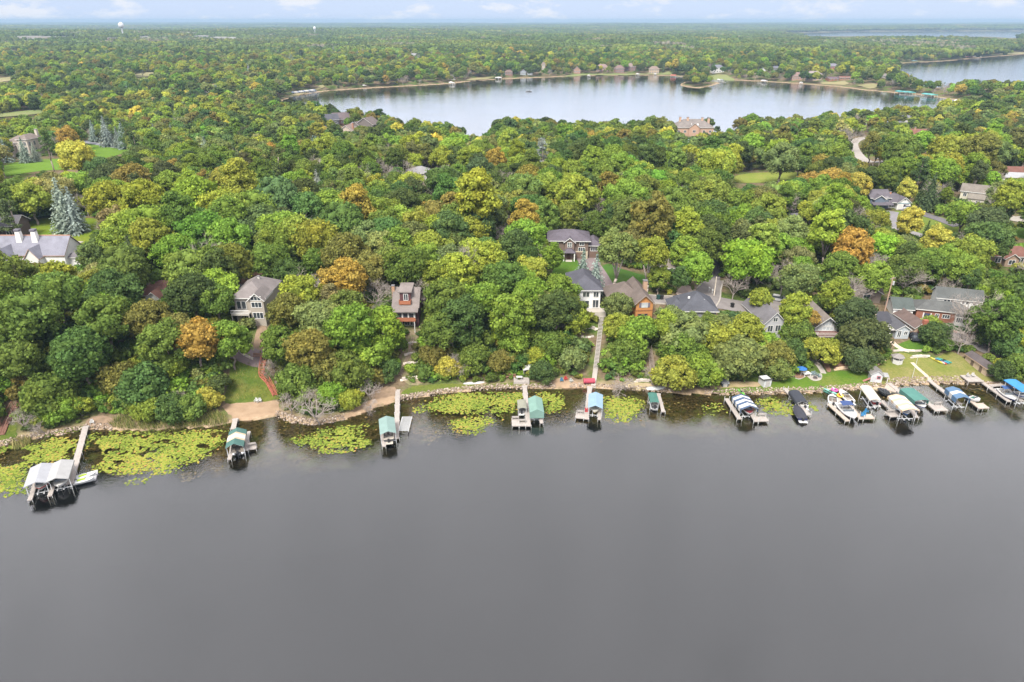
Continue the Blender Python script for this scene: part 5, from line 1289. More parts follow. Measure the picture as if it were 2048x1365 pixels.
# trees that can be picked out in the photograph: kind, crown centre x, y, crown radius (photograph pixels), colour
FEATURE = [
 ('oak', 45, 640, 56, 'g'), ('oak', 110, 590, 50, 'g'), ('maple', 118, 560, 34, 'y'), ('oak', 210, 640, 52, 'g'), ('oak', 160, 710, 58, 'm'), ('oak', 35, 720, 46, 'g'),
 ('oak', 95, 790, 52, 'g'), ('maple', 55, 775, 30, 'w'), ('small', 125, 820, 32, 'b'), ('small', 160, 815, 24, 'y'), ('maple', 240, 760, 42, 'w'), ('oak', 290, 770, 50, 'm'),
 ('maple', 262, 745, 28, 'y'), ('small', 345, 735, 24, 'y'), ('oak', 395, 682, 46, 'o'), ('maple', 330, 690, 44, 'g'), ('oak', 385, 590, 46, 'd'), ('oak', 300, 640, 40, 'w'), ('oak', 320, 560, 22, 'g'),
 ('oak', 432, 602, 36, 'g'), ('maple', 460, 680, 36, 'b'), ('oak', 578, 622, 38, 'w'), ('maple', 600, 590, 36, 'y'), ('oak', 640, 640, 44, 'c'), ('oak', 560, 690, 40, 'g'), ('oak', 620, 700, 46, 'w'),
 ('maple', 700, 660, 46, 'b'), ('oak', 690, 745, 46, 'g'), ('maple', 655, 735, 40, 'w'), ('maple', 745, 700, 44, 'b'), ('maple', 770, 660, 38, 'b'), ('oak', 600, 760, 44, 'g'), ('maple', 660, 790, 30, 'b'), ('small', 700, 800, 24, 'y'),
 ('small', 780, 735, 22, 'm'), ('small', 415, 800, 26, 'Y'), ('small', 385, 815, 30, 'g'), ('maple', 340, 820, 34, 'm'), ('small', 440, 770, 24, 'd'), ('maple', 300, 820, 30, 'y'),
 ('oak', 890, 600, 44, 'g'), ('oak', 880, 660, 40, 'g'), ('maple', 925, 640, 42, 'd'), ('oak', 960, 600, 38, 'b'), ('maple', 1022, 632, 42, 'b'), ('maple', 1030, 680, 34, 'b'), ('maple', 945, 680, 34, 'g'),
 ('maple', 870, 710, 30, 'w'), ('small', 895, 735, 26, 'Y'), ('oak', 950, 720, 34, 'g'), ('small', 1000, 725, 26, 'w'), ('oak', 1060, 590, 38, 'b'), ('sparse', 1075, 600, 28, 'p'), ('oak', 1110, 620, 42, 'd'),
 ('oak', 1060, 540, 30, 'y'), ('oak', 1120, 580, 34, 'b'), ('oak', 1140, 612, 28, 'g'), ('maple', 1152, 642, 24, 'y'), ('maple', 1105, 690, 34, 'g'), ('small', 1085, 745, 26, 'd'), ('small', 1075, 712, 22, 'y'), ('maple', 1103, 515, 24, 'b'),
 ('oak', 1236, 613, 27, 'c'), ('maple', 1234, 655, 25, 'y'), ('oak', 1275, 670, 44, 'b'), ('maple', 1255, 700, 34, 'g'), ('maple', 1335, 650, 26, 'y'), ('maple', 1384, 652, 24, 'c'), ('maple', 1418, 648, 20, 'g'), ('maple', 1580, 664, 24, 'b'), ('maple', 1662, 700, 24, 'y'), ('small', 1690, 680, 18, 'g'), ('oak', 1340, 638, 27, 'c'), ('oak', 1370, 670, 46, 'c'), ('maple', 1400, 740, 40, 'b'),
 ('maple', 1350, 750, 40, 'y'), ('maple', 1365, 700, 40, 'g'), ('oak', 1440, 680, 42, 'y'), ('oak', 1446, 654, 28, 'c'), ('oak', 1492, 662, 36, 'y'), ('oak', 1475, 720, 50, 'c'), ('maple', 1520, 690, 34, 'b'), ('maple', 1550, 715, 36, 'w'),
 ('maple', 1585, 705, 28, 'd'), ('maple', 1590, 620, 32, 'y'), ('sparse', 1619, 640, 22, 'o'), ('oak', 1598, 668, 32, 'g'), ('oak', 1640, 706, 34, 'y'), ('maple', 1555, 740, 26, 'c'), ('small', 1522, 600, 22, 'y'),
 ('oak', 1708, 630, 36, 'n'), ('oak', 1730, 680, 50, 'n'), ('maple', 1670, 590, 30, 'y'), ('oak', 1722, 720, 32, 'n'), ('oak', 1870, 670, 30, 'd'), ('maple', 1890, 690, 18, 'g'),
 ('oak', 2015, 690, 34, 'm'), ('oak', 2045, 690, 36, 'y'), ('maple', 2000, 640, 40, 'g'), ('maple', 1975, 680, 20, 'd'), ('oak', 2040, 740, 34, 'g'), ('oak', 1960, 640, 30, 'g'), ('small', 2010, 745, 26, 'd'),
 ('cotton', 1235, 500, 40, 'c'), ('cotton', 1300, 508, 38, 'y'), ('oak', 1395, 535, 34, 'b'), ('maple', 1358, 555, 20, 'm'), ('maple', 1318, 555, 20, 'b'), ('maple', 1370, 505, 28, 'b'), ('oak', 1300, 455, 30, 'b'),
 ('oak', 1680, 540, 36, 'g'), ('oak', 1705, 497, 42, 'o'), ('oak', 1615, 480, 26, 'y'), ('oak', 1675, 445, 28, 'y'), ('oak', 1715, 372, 26, 'Y'), ('maple', 1820, 442, 25, 'Y'), ('maple', 1815, 378, 18, 'Y'), ('spruce', 1862, 390, 18, 'n'),
 ('maple', 1875, 485, 30, 'Y'), ('oak', 1980, 480, 40, 'm'), ('oak', 1925, 430, 30, 'b'), ('spruce', 1852, 470, 12, 'd'), ('oak', 1895, 520, 32, 'b'), ('oak', 1815, 540, 34, 'g'), ('oak', 1750, 555, 34, 'b'), ('oak', 1600, 560, 36, 'c'), ('oak', 1500, 530, 30, 'w'), ('maple', 1530, 470, 30, 'y'), ('oak', 1560, 500, 34, 'b'),
 ('oak', 1565, 320, 40, 'c'), ('oak', 1800, 300, 42, 'g'), ('maple', 1745, 292, 22, 'w'), ('oak', 1900, 300, 32, 'y'), ('oak', 1960, 300, 40, 'w'),
 ('oak', 152, 315, 36, 'Y'), ('maple', 134, 276, 19, 'o'), ('oak', 60, 398, 34, 'y'), ('oak', 220, 402, 40, 'y'), ('oak', 222, 362, 34, 'n'), ('oak', 110, 384, 32, 'p'), ('willow', 405, 398, 36, 'p'), ('pine', 270, 375, 22, 'n'), ('pine', 20, 430, 24, 'n'),
 ('spruce', 125, 420, 26, 's'), ('spruce', 146, 428, 22, 's'), ('spruce', 186, 266, 10, 's'), ('spruce', 212, 268, 14, 's'), ('spruce', 246, 275, 13, 's'), ('spruce', 235, 278, 10, 's'), ('spruce', 48, 306, 12, 's'), ('spruce', 70, 309, 9, 's'), ('spruce', 0, 298, 16, 's'), ('spruce', 375, 278, 11, 's'), ('spruce', 345, 275, 10, 's'), ('spruce', 310, 272, 9, 's'), ('spruce', 390, 268, 8, 'n'),
 ('spruce', 1166, 548, 21, 's'), ('spruce', 1192, 556, 20, 's'), ('spruce', 1138, 442, 14, 's'), ('spruce', 1122, 446, 12, 's'), ('spruce', 1166, 452, 13, 'n'), ('spruce', 1150, 440, 12, 'd'), ('spruce', 1190, 450, 14, 'd'), ('spruce', 1098, 455, 14, 'n'),
 ('spruce', 870, 515, 12, 'n'), ('pine', 300, 400, 18, 'n'), ('spruce', 968, 520, 12, 'd'), ('spruce', 992, 516, 12, 'd'), ('spruce', 800, 500, 12, 'd'),
 ('oak', 870, 440, 40, 'w'), ('oak', 690, 510, 44, 'w'), ('oak', 660, 420, 40, 'b'), ('oak', 850, 520, 36, 'b'), ('oak', 740, 540, 40, 'w'), ('oak', 540, 520, 40, 'g'), ('oak', 460, 480, 44, 'b'), ('oak', 560, 460, 40, 'b'), ('oak', 300, 480, 44, 'y'), ('oak', 350, 500, 34, 'b'),
 ('oak', 250, 520, 34, 'g'), ('oak', 200, 560, 34, 'p'), ('maple', 990, 320, 20, 'o'), ('oak', 1150, 390, 44, 'y'), ('oak', 1250, 400, 40, 'b'), ('oak', 1430, 330, 36, 'y'), ('oak', 1370, 450, 36, 'd'), ('oak', 1060, 420, 34, 'm'),
 ('bare', 1015, 468, 22, 'k'), ('bare', 735, 305, 16, 'k'), ('bare', 615, 560, 28, 'k'), ('bare', 752, 575, 24, 'k'), ('bare', 715, 560, 22, 'k'), ('bare', 845, 580, 20, 'k'), ('bare', 1345, 400, 24, 'k'), ('bare', 1955, 610, 36, 'k'), ('bare', 1930, 660, 24, 'k'), ('bare', 1985, 610, 24, 'k'),
 ('bare', 1456, 512, 14, 'k'), ('bare', 1466, 520, 12, 'k'), ('bare', 1520, 535, 24, 'k'), ('bare', 1570, 540, 24, 'k'), ('bare', 1090, 510, 18, 'k'), ('bare', 1050, 445, 24, 'k'), ('bare', 1820, 540, 26, 'k'), ('bare', 1755, 520, 22, 'k'), ('bare', 1990, 400, 24, 'k'), ('bare', 1700, 265, 18, 'k'), ('bare', 1470, 560, 20, 'k'),
 ('bare', 880, 670, 24, 'k'), ('bare', 905, 660, 16, 'k'), ('bare', 760, 620, 16, 'k'), ('bare', 1120, 640, 14, 'k'), ('fallen', 632, 810, 32, 'k'), ('fallen', 580, 805, 20, 'k'), ('fallen', 915, 730, 22, 'k'), ('fallen', 738, 775, 20, 'k'), ('fallen', 1253, 755, 20, 'k'), ('fallen', 545, 720, 18, 'k'), ('fallen', 575, 740, 16, 'k'), ('fallen', 300, 768, 16, 'k'), ('fallen', 360, 780, 18, 'k'), ('fallen', 45, 835, 20, 'k'), ('fallen', 735, 735, 14, 'k'), ('fallen', 1088, 640, 15, 'k'), ('fallen', 740, 800, 12, 'k'), ('fallen', 85, 850, 12, 'k'), ('fallen', 1300, 745, 10, 'k'),
]
TREES = []      # kind, variant, x, y, z, scale, rot, colour key, tint, feature?
def tint_of(c, g, dv=.13):
    t = np.array(TINTS[c]); t = (t * .95 + t.mean() * .05) * 1.30 * g.normal(1, dv * .6, 3) * g.normal(1, dv)
    return tuple(np.clip(t, .012, .6))
gF = np.random.default_rng(5)
for kind, px, py, rp, c in FEATURE:
    vi = int(gF.integers(len(KIT[kind])))
    _, _, rx, hc, hh = KIT[kind][vi]
    if kind in ('oak', 'maple', 'small') and py > 640:      # trees on the bank carry leaves to the ground
        x, y = unproj(px, py, 8.0)
        if float(land(np.array([float(x)]), np.array([float(y)]))[0]) < (16 if kind != 'small' else 6):
            kind = 'low'; vi = int(gF.integers(4)); _, _, rx, hc, hh = KIT[kind][vi]
    z = 6.0; s = 1.0
    for it in range(10):                        # stand the tree where its crown is seen
        x, y = unproj(px, py, z + hc * s)
        x, y = float(x), float(y)
        zt = float(terrain(np.array([x]), np.array([y]))[0]); z = z * .4 + .6 * max(zt, .2)
        dep = proj(x, y, z + hc * s)[2]; s = s * .4 + .6 * float(np.clip(rp * dep / FPX / rx, .45, 1.5))
    TREES.append([kind, vi, x, y, max(zt, .2), s, gF.uniform(0, 6.28), c, tint_of(c, gF, .07), True])
# ------------------------------------------------------------------ docks, canopies, boats
WOODG = bsdf_mat('weathered dock boards', (.23, .205, .19), .9, scale=1.2, second=(.31, .28, .255), stretch=(1, 4, 1))
WOODT = bsdf_mat('tan dock boards', (.34, .285, .24), .9, scale=1.2, second=(.27, .23, .195))
ALU = bsdf_mat('dull aluminium', (.58, .59, .6), .45, .5, .5, var=.1)
PIPE = paint((.72, .72, .7), .5)
DARKP = paint((.035, .035, .04), .6)
POST_ME = MB().tube((0, 0, -1.6), (0, 0, .75), .055, n=6).mesh('dock_post', PIPE)
POSTT_ME = MB().tube((0, 0, -1.6), (0, 0, 1.35), .06, n=6).mesh('dock_post', PIPE)
BENCH_ME = {}
def bench_on(parent, x, y, rz=0, L=1.5, mat=None, loc_z=0.0):
    """slatted bench: seat and back boards are parts of it"""
    b = link('bench', None, parent, (x, y, loc_z), rz)
    return b
def boards(x0, x1, y0, y1, z, step=.3, along='x'):
    m = MB()
    if along == 'x':
        n = max(1, int(round((x1 - x0) / step)))
        for i in range(n):
            a = x0 + (x1 - x0) * i / n; m.box(a + .012, a + (x1 - x0) / n - .012, y0, y1, z - .05, z + random.uniform(-.006, .006))
    else:
        n = max(1, int(round((y1 - y0) / step)))
        for i in range(n):
            a = y0 + (y1 - y0) * i / n; m.box(x0, x1, a + .012, a + (y1 - y0) / n - .012, z - .05, z + random.uniform(-.006, .006))
    m.box(x0, x1, y0, y0 + .05, z - .2, z - .055); m.box(x0, x1, y1 - .05, y1, z - .2, z - .055)
    m.box(x0, x0 + .05, y0 + .05, y1 - .05, z - .2, z - .055); m.box(x1 - .05, x1, y0 + .05, y1 - .05, z - .2, z - .055)
    return m
DZ = .62
def dock(label, A, B, width=1.1, platforms=(), benches=(), mat=None, tall=False, mark=None, shore=True, group='docks along the near shore', posts=True):
    """A: end towards the bank, B: outer end (photograph points on the deck). Local x runs out along the dock, y to the picture's right"""
    a = PW(A[0], A[1], DZ); b = PW(B[0], B[1], DZ); d = b - a; L = math.hypot(d.x, d.y)
    t = thing('dock', label, 'dock', (a.x, a.y, 0), math.atan2(d.y, d.x), group, mark)
    mat = mat or WOODG
    w = width / 2
    o = boards(0, L, -w, w, DZ).build('deck_boards', mat, t); o['kind'] = 'stuff'
    pm = POSTT_ME if tall else POST_ME
    n = max(2, int(L / 3.0) + 1)
    for i in range(n):
        for s_ in (-1, 1):
            x = .4 + (L - .5) * i / (n - 1)
            if posts: link('post', pm, t, (x, s_ * (w + .06), 0))
    for (x0, x1, y0, y1) in platforms:                # metres from the outer end backwards
        X0, X1 = L - x0, L - x1
        lo, hi = min(X0, X1), max(X0, X1)
        o = boards(lo, hi, y0, y1, DZ + .004).build('platform', mat, t)
        for x in (lo + .1, hi - .1):
            for y in (y0 + .06, y1 - .06): link('post', pm, t, (x, y, 0))
    for (x, y, rz_) in benches:
        bench(t, L - x, y, rz_)
    t['len'] = L
    return t
def bench(t, x, y, rz_, L=1.5):
    b = MB().box(-L / 2, L / 2, -.22, -.03, .42, .47).box(-L / 2, L / 2, .0, .2, .42, .47).box(-L / 2, L / 2, .24, .29, .55, .72).box(-L / 2, L / 2, .26, .31, .78, .95)
    for s_ in (-L / 2 + .1, L / 2 - .2): b.box(s_, s_ + .1, -.2, .3, 0, .42).box(s_, s_ + .1, .29, .34, .42, .95)
    o = b.build('bench', paint((.5, .46, .42)), t, (x, y, DZ + .006), rz_)
    return o
def canvas(c): return paint(c, .85, .1, .6)
def canopy(label, back, front, width, cols, kind='gable', zr=3.3, rise=.75, side=.45, stripes=None, mark=None, ends=(), catwalk=0, group='boat lift canopies along the near shore', frame=True, fade=None):
    """back / front: photograph points of the ridge at height zr. cols: canvas colours from back to front"""
    a = PW(back[0], back[1], zr); b = PW(front[0], front[1], zr); d = b - a; L = math.hypot(d.x, d.y); w = width / 2
    t = thing('boat_lift', label, 'boat lift', (a.x, a.y, 0), math.atan2(d.y, d.x), group, mark)
    stripes = stripes or [i / len(cols) for i in range(len(cols) + 1)]
    ze = zr - rise
    if kind == 'gable': prof = [(-w, ze - side), (-w, ze), (0, zr), (w, ze), (w, ze - side)]
    elif kind == 'barrel': prof = [(-w, ze - side), (-w, ze - .05)] + [(w * math.sin(q) * .98, ze + rise * math.cos(q)) for q in np.linspace(-1.25, 1.25, 7)] + [(w, ze - .05), (w, ze - side)]
    else: prof = [(-w, ze - side), (-w, ze), (-w * .5, zr - .04), (0, zr), (w * .5, zr - .04), (w, ze), (w, ze - side)]
    uc = []
    for c in cols:
        if c not in uc: uc.append(c)
    m = MB(); nsub = 2
    for i, c in enumerate(cols):
        for k in range(nsub):
            x0 = L * (stripes[i] + (stripes[i + 1] - stripes[i]) * k / nsub); x1 = L * (stripes[i] + (stripes[i + 1] - stripes[i]) * (k + 1) / nsub)
            for j in range(len(prof) - 1):
                p, q = prof[j], prof[j + 1]
                sag = .03
                m.face([(x0, p[0], p[1]), (x1, p[0], p[1]), (x1, q[0], q[1]), (x0, q[0], q[1])], uc.index(c))
    for e, dep in ends:                                # end curtains
        x = 0 if e == 'back' else L
        m.face([(x, -w, ze - side), (x, -w, ze)] + [(x, p[0], p[1]) for p in prof if p[1] > ze] + [(x, w, ze), (x, w, ze - side - dep), (x, -w, ze - side - dep)], uc.index(cols[0] if e == 'back' else cols[-1]))
    cv = m.mesh('canopy', [canvas(c) for c in uc])
    o = link('canopy', cv, t)
    sm_ = o.modifiers.new('cloth', 'SOLIDIFY'); sm_.thickness = .03
    for x in (L * .12, L * .88):
        for s_ in (-1, 1):
            MB().box(x - .05, x + .05, s_ * (w - .12) - .05, s_ * (w - .12) + .05, -1.5, ze - .02).build('post', ALU, t)
    fr = MB()
    for s_ in (-1, 1): fr.box(.05, L - .05, s_ * (w - .12) - .03, s_ * (w - .12) + .03, ze - .14, ze - .06)
    for x in (.1, L * .5, L - .1):
        fr.bar((x, -w + .1, ze - .1), (x, 0, zr - .1), .05, .05); fr.bar((x, 0, zr - .1), (x, w - .1, ze - .1), .05, .05)
    fr.build('frame', ALU, t)
    cr = MB()
    for x in (L * .22, L * .78): cr.box(x - .07, x + .07, -w + .15, w - .15, .12, .24)
    for s_ in (-.5, .5): cr.box(L * .1, L * .9, s_ - .1, s_ + .1, .24, .36)
    cr.build('cradle', ALU, t)
    if catwalk:
        y0, y1 = (w - .95, w - .2) if catwalk > 0 else (-w + .2, -w + .95)
        boards(L * .15, L + 1.0, y0, y1, DZ).build('catwalk', WOODG, t)
        for x in (L * .5, L + .9):
            link('post', POST_ME, t, (x, y0 + .05, 0)); link('post', POST_ME, t, (x, y1 - .05, 0))
    return t
def boat(label, stern, bow, W, hull, deck=(.75, .74, .71), kind='runabout', z=.45, bimini=None, stripe=None, cover=None, group='motor boats by the docks', mark=None, seat=(.5, .46, .4), wp=None, L=None, rz=None):
    """stern / bow: photograph points at gunwale height"""
    if wp is None:
        a = PW(stern[0], stern[1], z + .75); b = PW(bow[0], bow[1], z + .75); d = b - a; L = math.hypot(d.x, d.y); rz = math.atan2(d.y, d.x)
    else: a = Vector(wp)
    t = thing('motor_boat' if kind != 'pontoon' else 'pontoon_boat', label, 'boat', (a.x, a.y, z), rz, group, mark)
    w = W / 2
    if kind == 'pontoon':
        for s_ in (-1, 1):
            m = MB(); rr_ = .28
            m.rings([[(x, s_ * (w - .35) + math.cos(q) * r_, .1 + math.sin(q) * r_) for q in np.linspace(0, 2 * PI, 9)[:-1]] for x, r_ in ((0, rr_), (L * .85, rr_), (L, .05))])
            m.build('float', ALU, t, smooth=True)
        MB().box(0, L * .95, -w, w, .4, .48).build('deck', paint(deck), t)
        f = MB()
        for s_ in (-1, 1): f.box(.5, L * .92, s_ * w - .03, s_ * w + .03, .5, 1.1)
        f.box(L * .92, L * .94, -w, w, .5, 1.1)
        f.build('fence', paint(hull, .4), t)
        for x0, x1, s_ in ((.6, L * .3, 1), (L * .55, L * .88, 1), (L * .55, L * .88, -1), (.6, L * .25, -1)):
            y0, y1 = sorted((s_ * (w - .08), s_ * (w - .65)))
            MB().box(x0, x1, y0, y1, .5, .85).box(x0, x1, *sorted((s_ * (w - .08), s_ * (w - .2))), .85, 1.15).build('seat', paint(seat), t)
        MB().box(L * .42, L * .5, -w + .2, -w + .8, .5, 1.25).build('console', paint((.2, .2, .22)), t)
    else:
        T = [0, .12, .3, .5, .65, .8, .92, 1.0]
        hw = [.88, .95, 1, 1, .93, .7, .36, .04]; gz = [.72, .72, .74, .78, .84, .92, .98, 1.02]; kz = [-.18, -.2, -.2, -.18, -.12, .05, .3, .72]; ch = [.74, .8, .84, .82, .7, .44, .16, .02]
        m = MB(); rings_ = []
        for i, q in enumerate(T):
            x = L * q
            rings_.append([(x, -w * hw[i], gz[i]), (x, -w * hw[i] * .98, gz[i] - .22), (x, -w * ch[i], (kz[i] + gz[i]) * .38), (x, 0, kz[i]), (x, w * ch[i], (kz[i] + gz[i]) * .38), (x, w * hw[i] * .98, gz[i] - .22), (x, w * hw[i], gz[i])])
        base = len(m.v); n = 7
        for r_ in rings_: m.v.extend(r_)
        for k in range(len(T) - 1):
            for j in range(6):
                m.f.append((base + k * n + j, base + (k + 1) * n + j, base + (k + 1) * n + j + 1, base + k * n + j + 1)); m.m.append(1 if (stripe and j in (0, 5)) else 0)
        m.face([rings_[0][j] for j in range(7)], 0)
        m.build('hull', [paint(hull, .25, .04), paint(stripe or hull, .25, .04)], t)
        def gun(q):
            return float(np.interp(q, T, hw)) * w, float(np.interp(q, T, gz))
        dk = MB(); qs = [.60, .7, .8, .9, 1.0]
        for i in range(len(qs) - 1):
            (w0, z0), (w1, z1) = gun(qs[i]), gun(qs[i + 1])
            dk.face([(L * qs[i], -w0, z0), (L * qs[i + 1], -w1, z1), (L * qs[i + 1], 0, z1 + .07), (L * qs[i], 0, z0 + .09)]); dk.face([(L * qs[i], 0, z0 + .09), (L * qs[i + 1], 0, z1 + .07), (L * qs[i + 1], w1, z1), (L * qs[i], w0, z0)])
        for s_ in (-1, 1):
            for q0, q1 in ((.0, .3), (.3, .6)):
                (w0, z0), (w1, z1) = gun(q0), gun(q1)
                pts = [(L * q0, s_ * w0, z0), (L * q1, s_ * w1, z1), (L * q1, s_ * (w1 - .2), z1 + .01), (L * q0, s_ * (w0 - .2), z0 + .01)]
                dk.face(pts if s_ < 0 else pts[::-1])
        dk.face([(0, -w * .88, .72), (L * .1, -w * .94, .73), (L * .1, w * .94, .73), (0, w * .88, .72)])
        dk.build('deck', paint(deck, .4, .04), t)
        ck = MB().box(L * .1, L * .6, -w * .78, w * .78, .2, .28)
        for s_ in (-1, 1): ck.box(L * .1, L * .6, *sorted((s_ * w * .78, s_ * w * .81)), .28, .73)
        ck.box(L * .595, L * .605, -w * .78, w * .78, .28, .86).box(L * .1, L * .105, -w * .8, w * .8, .28, .73)
        ck.build('cockpit', paint((.42, .4, .37)), t)
        if cover is None:
            for x, s_ in ((.44, .42), (.44, -.42)): MB().box(L * x, L * x + .5, s_ * w - .22, s_ * w + .22, .28, .62).box(L * x - .02, L * x + .1, s_ * w - .22, s_ * w + .22, .62, .95).build('seat', paint(seat), t)
            MB().box(L * .13, L * .22, -w * .7, w * .7, .28, .66).build('rear_bench', paint(seat), t)
            MB().rings([[(L * .57, -w * .8, .8), (L * .62, 0, .85), (L * .57, w * .8, .8)], [(L * .53, -w * .74, 1.22), (L * .575, 0, 1.27), (L * .53, w * .74, 1.22)]], close=False, cap=(False, False)).build('windshield', paint((.12, .14, .16), .1), t)
        else:
            cm = MB(); qs = [0, .15, .35, .55, .7, .85, .97]
            pr = []
            for q in qs:
                ww, zz = gun(q); hh = .45 * math.sin(PI * min(1, q * .9 + .12)) + .04
                pr.append([(L * q, -ww * 1.03, zz - .12), (L * q, -ww * .98, zz + .06), (L * q, -ww * .4, zz + hh * .9), (L * q, 0, zz + hh), (L * q, ww * .4, zz + hh * .9), (L * q, ww * .98, zz + .06), (L * q, ww * 1.03, zz - .12)])
            cm.rings(pr, close=False, cap=(True, True)); cm.build('cover', canvas(cover), t, smooth=True)
        MB().box(-.85, 0, -w * .75, w * .75, .1, .17).build('swim_platform', paint(deck), t)
    if kind in ('runabout', 'pontoon'):
        MB().box(-.45, -.05, -.2, .2, .35, .95).box(-.35, -.15, -.08, .08, -.5, .35).build('outboard_motor', DARKP, t)
    if bimini:
        bm = MB(); x0, x1 = L * .22, L * .5
        pr = [[(x, -w * .85, 1.95), (x, -w * .4, 2.1), (x, w * .4, 2.1), (x, w * .85, 1.95)] for x in (x0, (x0 + x1) / 2, x1)]
        pr2 = [[(p[0], p[1], p[2] + .05) for p in r_] for r_ in pr]
        for pp_, fl in ((pr, True), (pr2, False)): bm.rings(pp_, close=False, cap=(False, False))
        bm.build('bimini', canvas(bimini), t)
        fm = MB()
        for s_ in (-1, 1):
            for x in (x0 + .05, x1 - .05): fm.tube((x, s_ * w * .85, .75), (x, s_ * w * .84, 1.96), .02, n=4)
        fm.build('bimini_frame', ALU, t)
    return t
def jet_ski(label, stern, bow, c, seat, group='jet skis'):
    z = .25; a = PW(stern[0], stern[1], z + .5); b = PW(bow[0], bow[1], z + .5); d = b - a; L = 3.0
    t = thing('jet_ski', label, 'jet ski', (a.x, a.y, z), math.atan2(d.y, d.x), group)
    T = [0, .2, .5, .75, .92, 1.0]; hw = [.48, .55, .56, .46, .26, .05]; gz = [.42, .45, .5, .58, .66, .7]
    rg = [[(L * q, -w_, g_), (L * q, -w_ * .7, .05 + .3 * max(0, q - .6)), (L * q, w_ * .7, .05 + .3 * max(0, q - .6)), (L * q, w_, g_), (L * q, w_ * .4, g_ + .1), (L * q, -w_ * .4, g_ + .1)] for q, w_, g_ in zip(T, hw, gz)]
    MB().rings(rg).build('hull', paint(c, .3), t)
    MB().rings([[(L * q, -.17, .5), (L * q, .17, .5), (L * q, .13, h_), (L * q, -.13, h_)] for q, h_ in ((.12, .75), (.35, .85), (.5, .8), (.58, .7))]).build('seat', paint(seat, .5), t)
    MB().rings([[(L * q, -.2 * s_, .55), (L * q, .2 * s_, .55), (L * q, .1 * s_, h_), (L * q, -.1 * s_, h_)] for q, h_, s_ in ((.56, .95, 1.3), (.72, .92, 1.2), (.9, .76, .6))]).build('cowl', paint(c, .3), t)
    MB().tube((L * .58, -.38, 1.0), (L * .58, .38, 1.0), .025).tube((L * .62, 0, .85), (L * .58, 0, 1.0), .04).build('handlebar', DARKP, t)
    return t
NAVY = (.075, .12, .21); CW = (.66, .65, .64); GRN = (.075, .17, .15); GRNL = (.24, .35, .325); TANC = (.62, .47, .33); BLUEP = (.27, .40, .50)
# A. two pale canopies at the left
dock('long grey dock running out to the twin pale canopies', (171.5, 852), (140, 967), 1.1, [(0, 1.6, -1.6, -.5)], mark='the long dock at the left edge')
canopy('pale grey canopy, left one of the twin pair', (83, 926), (70, 965), 3.8, [(.40, .41, .44)], 'gable', 3.3, .6, .3, mark='the left twin canopy', catwalk=-1)
canopy('pale grey canopy, right one of the twin pair beside the dock', (123, 919), (110, 957), 3.8, [(.41, .41, .41)], 'gable', 3.3, .6, .3, mark='the right twin canopy', catwalk=-1)
boat('white boat with red stripe bow-out under the left pale canopy', (88, 955), (80, 979), 2.3, (.75, .74, .72), stripe=(.5, .08, .07), z=.5, group='boats under the pale canopies')
boat('white boat with grey bow seats under the right pale canopy', (124, 949), (118, 974), 2.3, (.76, .75, .73), z=.5, group='boats under the pale canopies')
for i, (s_, b_) in enumerate((((153, 956), (180, 949)), ((150, 964), (178, 958)))):
    jet_ski(['white and lime jet ski nearer the bank on its float', 'white and lime jet ski on the outer float'][i], s_, b_, (.74, .76, .76), (.45, .6, .08))
    a = PW(*s_, .2); b = PW(*b_, .2); d = (b - a)
    t = thing('float_dock', ['pale float under the inner white jet ski', 'pale float under the outer white jet ski'][i], 'float', (a.x, a.y, 0), math.atan2(d.y, d.x), 'jet ski floats')
    MB().box(-.3, 3.4, -.75, .75, .0, .3).build('deck', paint((.6, .6, .62)), t); MB().box(.2, 3.3, -.2, .2, .3, .33).build('runner', paint((.45, .45, .47)), t)
# B. green, tan and white striped canopy
dock('short dock from the sand beach to the green-tan striped canopy', (471, 837), (466, 858), 1.0, mark='the beach dock')
dock('grey side dock with bench platform right of the green-tan striped canopy', (495.6, 863), (489.7, 901), .95, [(.1, 1.6, .5, 2.1)], [(1.2, 1.3, -PI / 2)], mark='the bench dock by the beach')
canopy('green canopy with tan and white bands off the sand beach', (474.5, 855), (467, 888), 3.3, [GRN, TANC, CW, TANC, GRN], 'gable', 3.3, .8, .5, [0, .27, .36, .56, .66, 1], mark='the green-tan striped canopy', catwalk=-1)
boat('dark pontoon boat with tan seats under the green-tan striped canopy', (475, 903), (478, 880), 2.3, (.1, .1, .12), (.3, .27, .24), 'pontoon', .4, seat=(.45, .38, .3))
# C. teal canopy
dock('long narrow dock coming down the terraced bank past the plain teal canopy', (796, 752), (793, 877), 1.0, mark='the terraced bank dock')
canopy('plain pale teal canopy left of the terraced-bank dock', (772.4, 832), (775.7, 863), 3.15, [GRNL], 'gable', 3.3, .6, .45, mark='the pale teal canopy', catwalk=-1)
boat('open boat with cream seats and outboard under the pale teal canopy', (777, 879), (776, 850), 2.2, (.12, .12, .13), (.62, .56, .48), z=.4, seat=(.62, .56, .5))
t = thing('lift_rack', 'empty slatted boat rack right of the terraced-bank dock', 'boat rack', PW(807, 868), 0, None)
for i in range(14):
    MB().box(-1.0, 1.0, -.06, .06, .62, .70).build('slat', ALU, t, (0, .2 + i * .4, 0))
for s_ in (-1, 1):
    MB().box(s_ * 1.0 - .05, s_ * 1.0 + .05, -.1, 5.6, .5, .62).build('rail', PIPE, t)
    for y in (.1, 5.4): MB().box(s_ * 1.0 - .05, s_ * 1.0 + .05, y - .05, y + .05, -1.6, .5).build('post', DARKP, t)
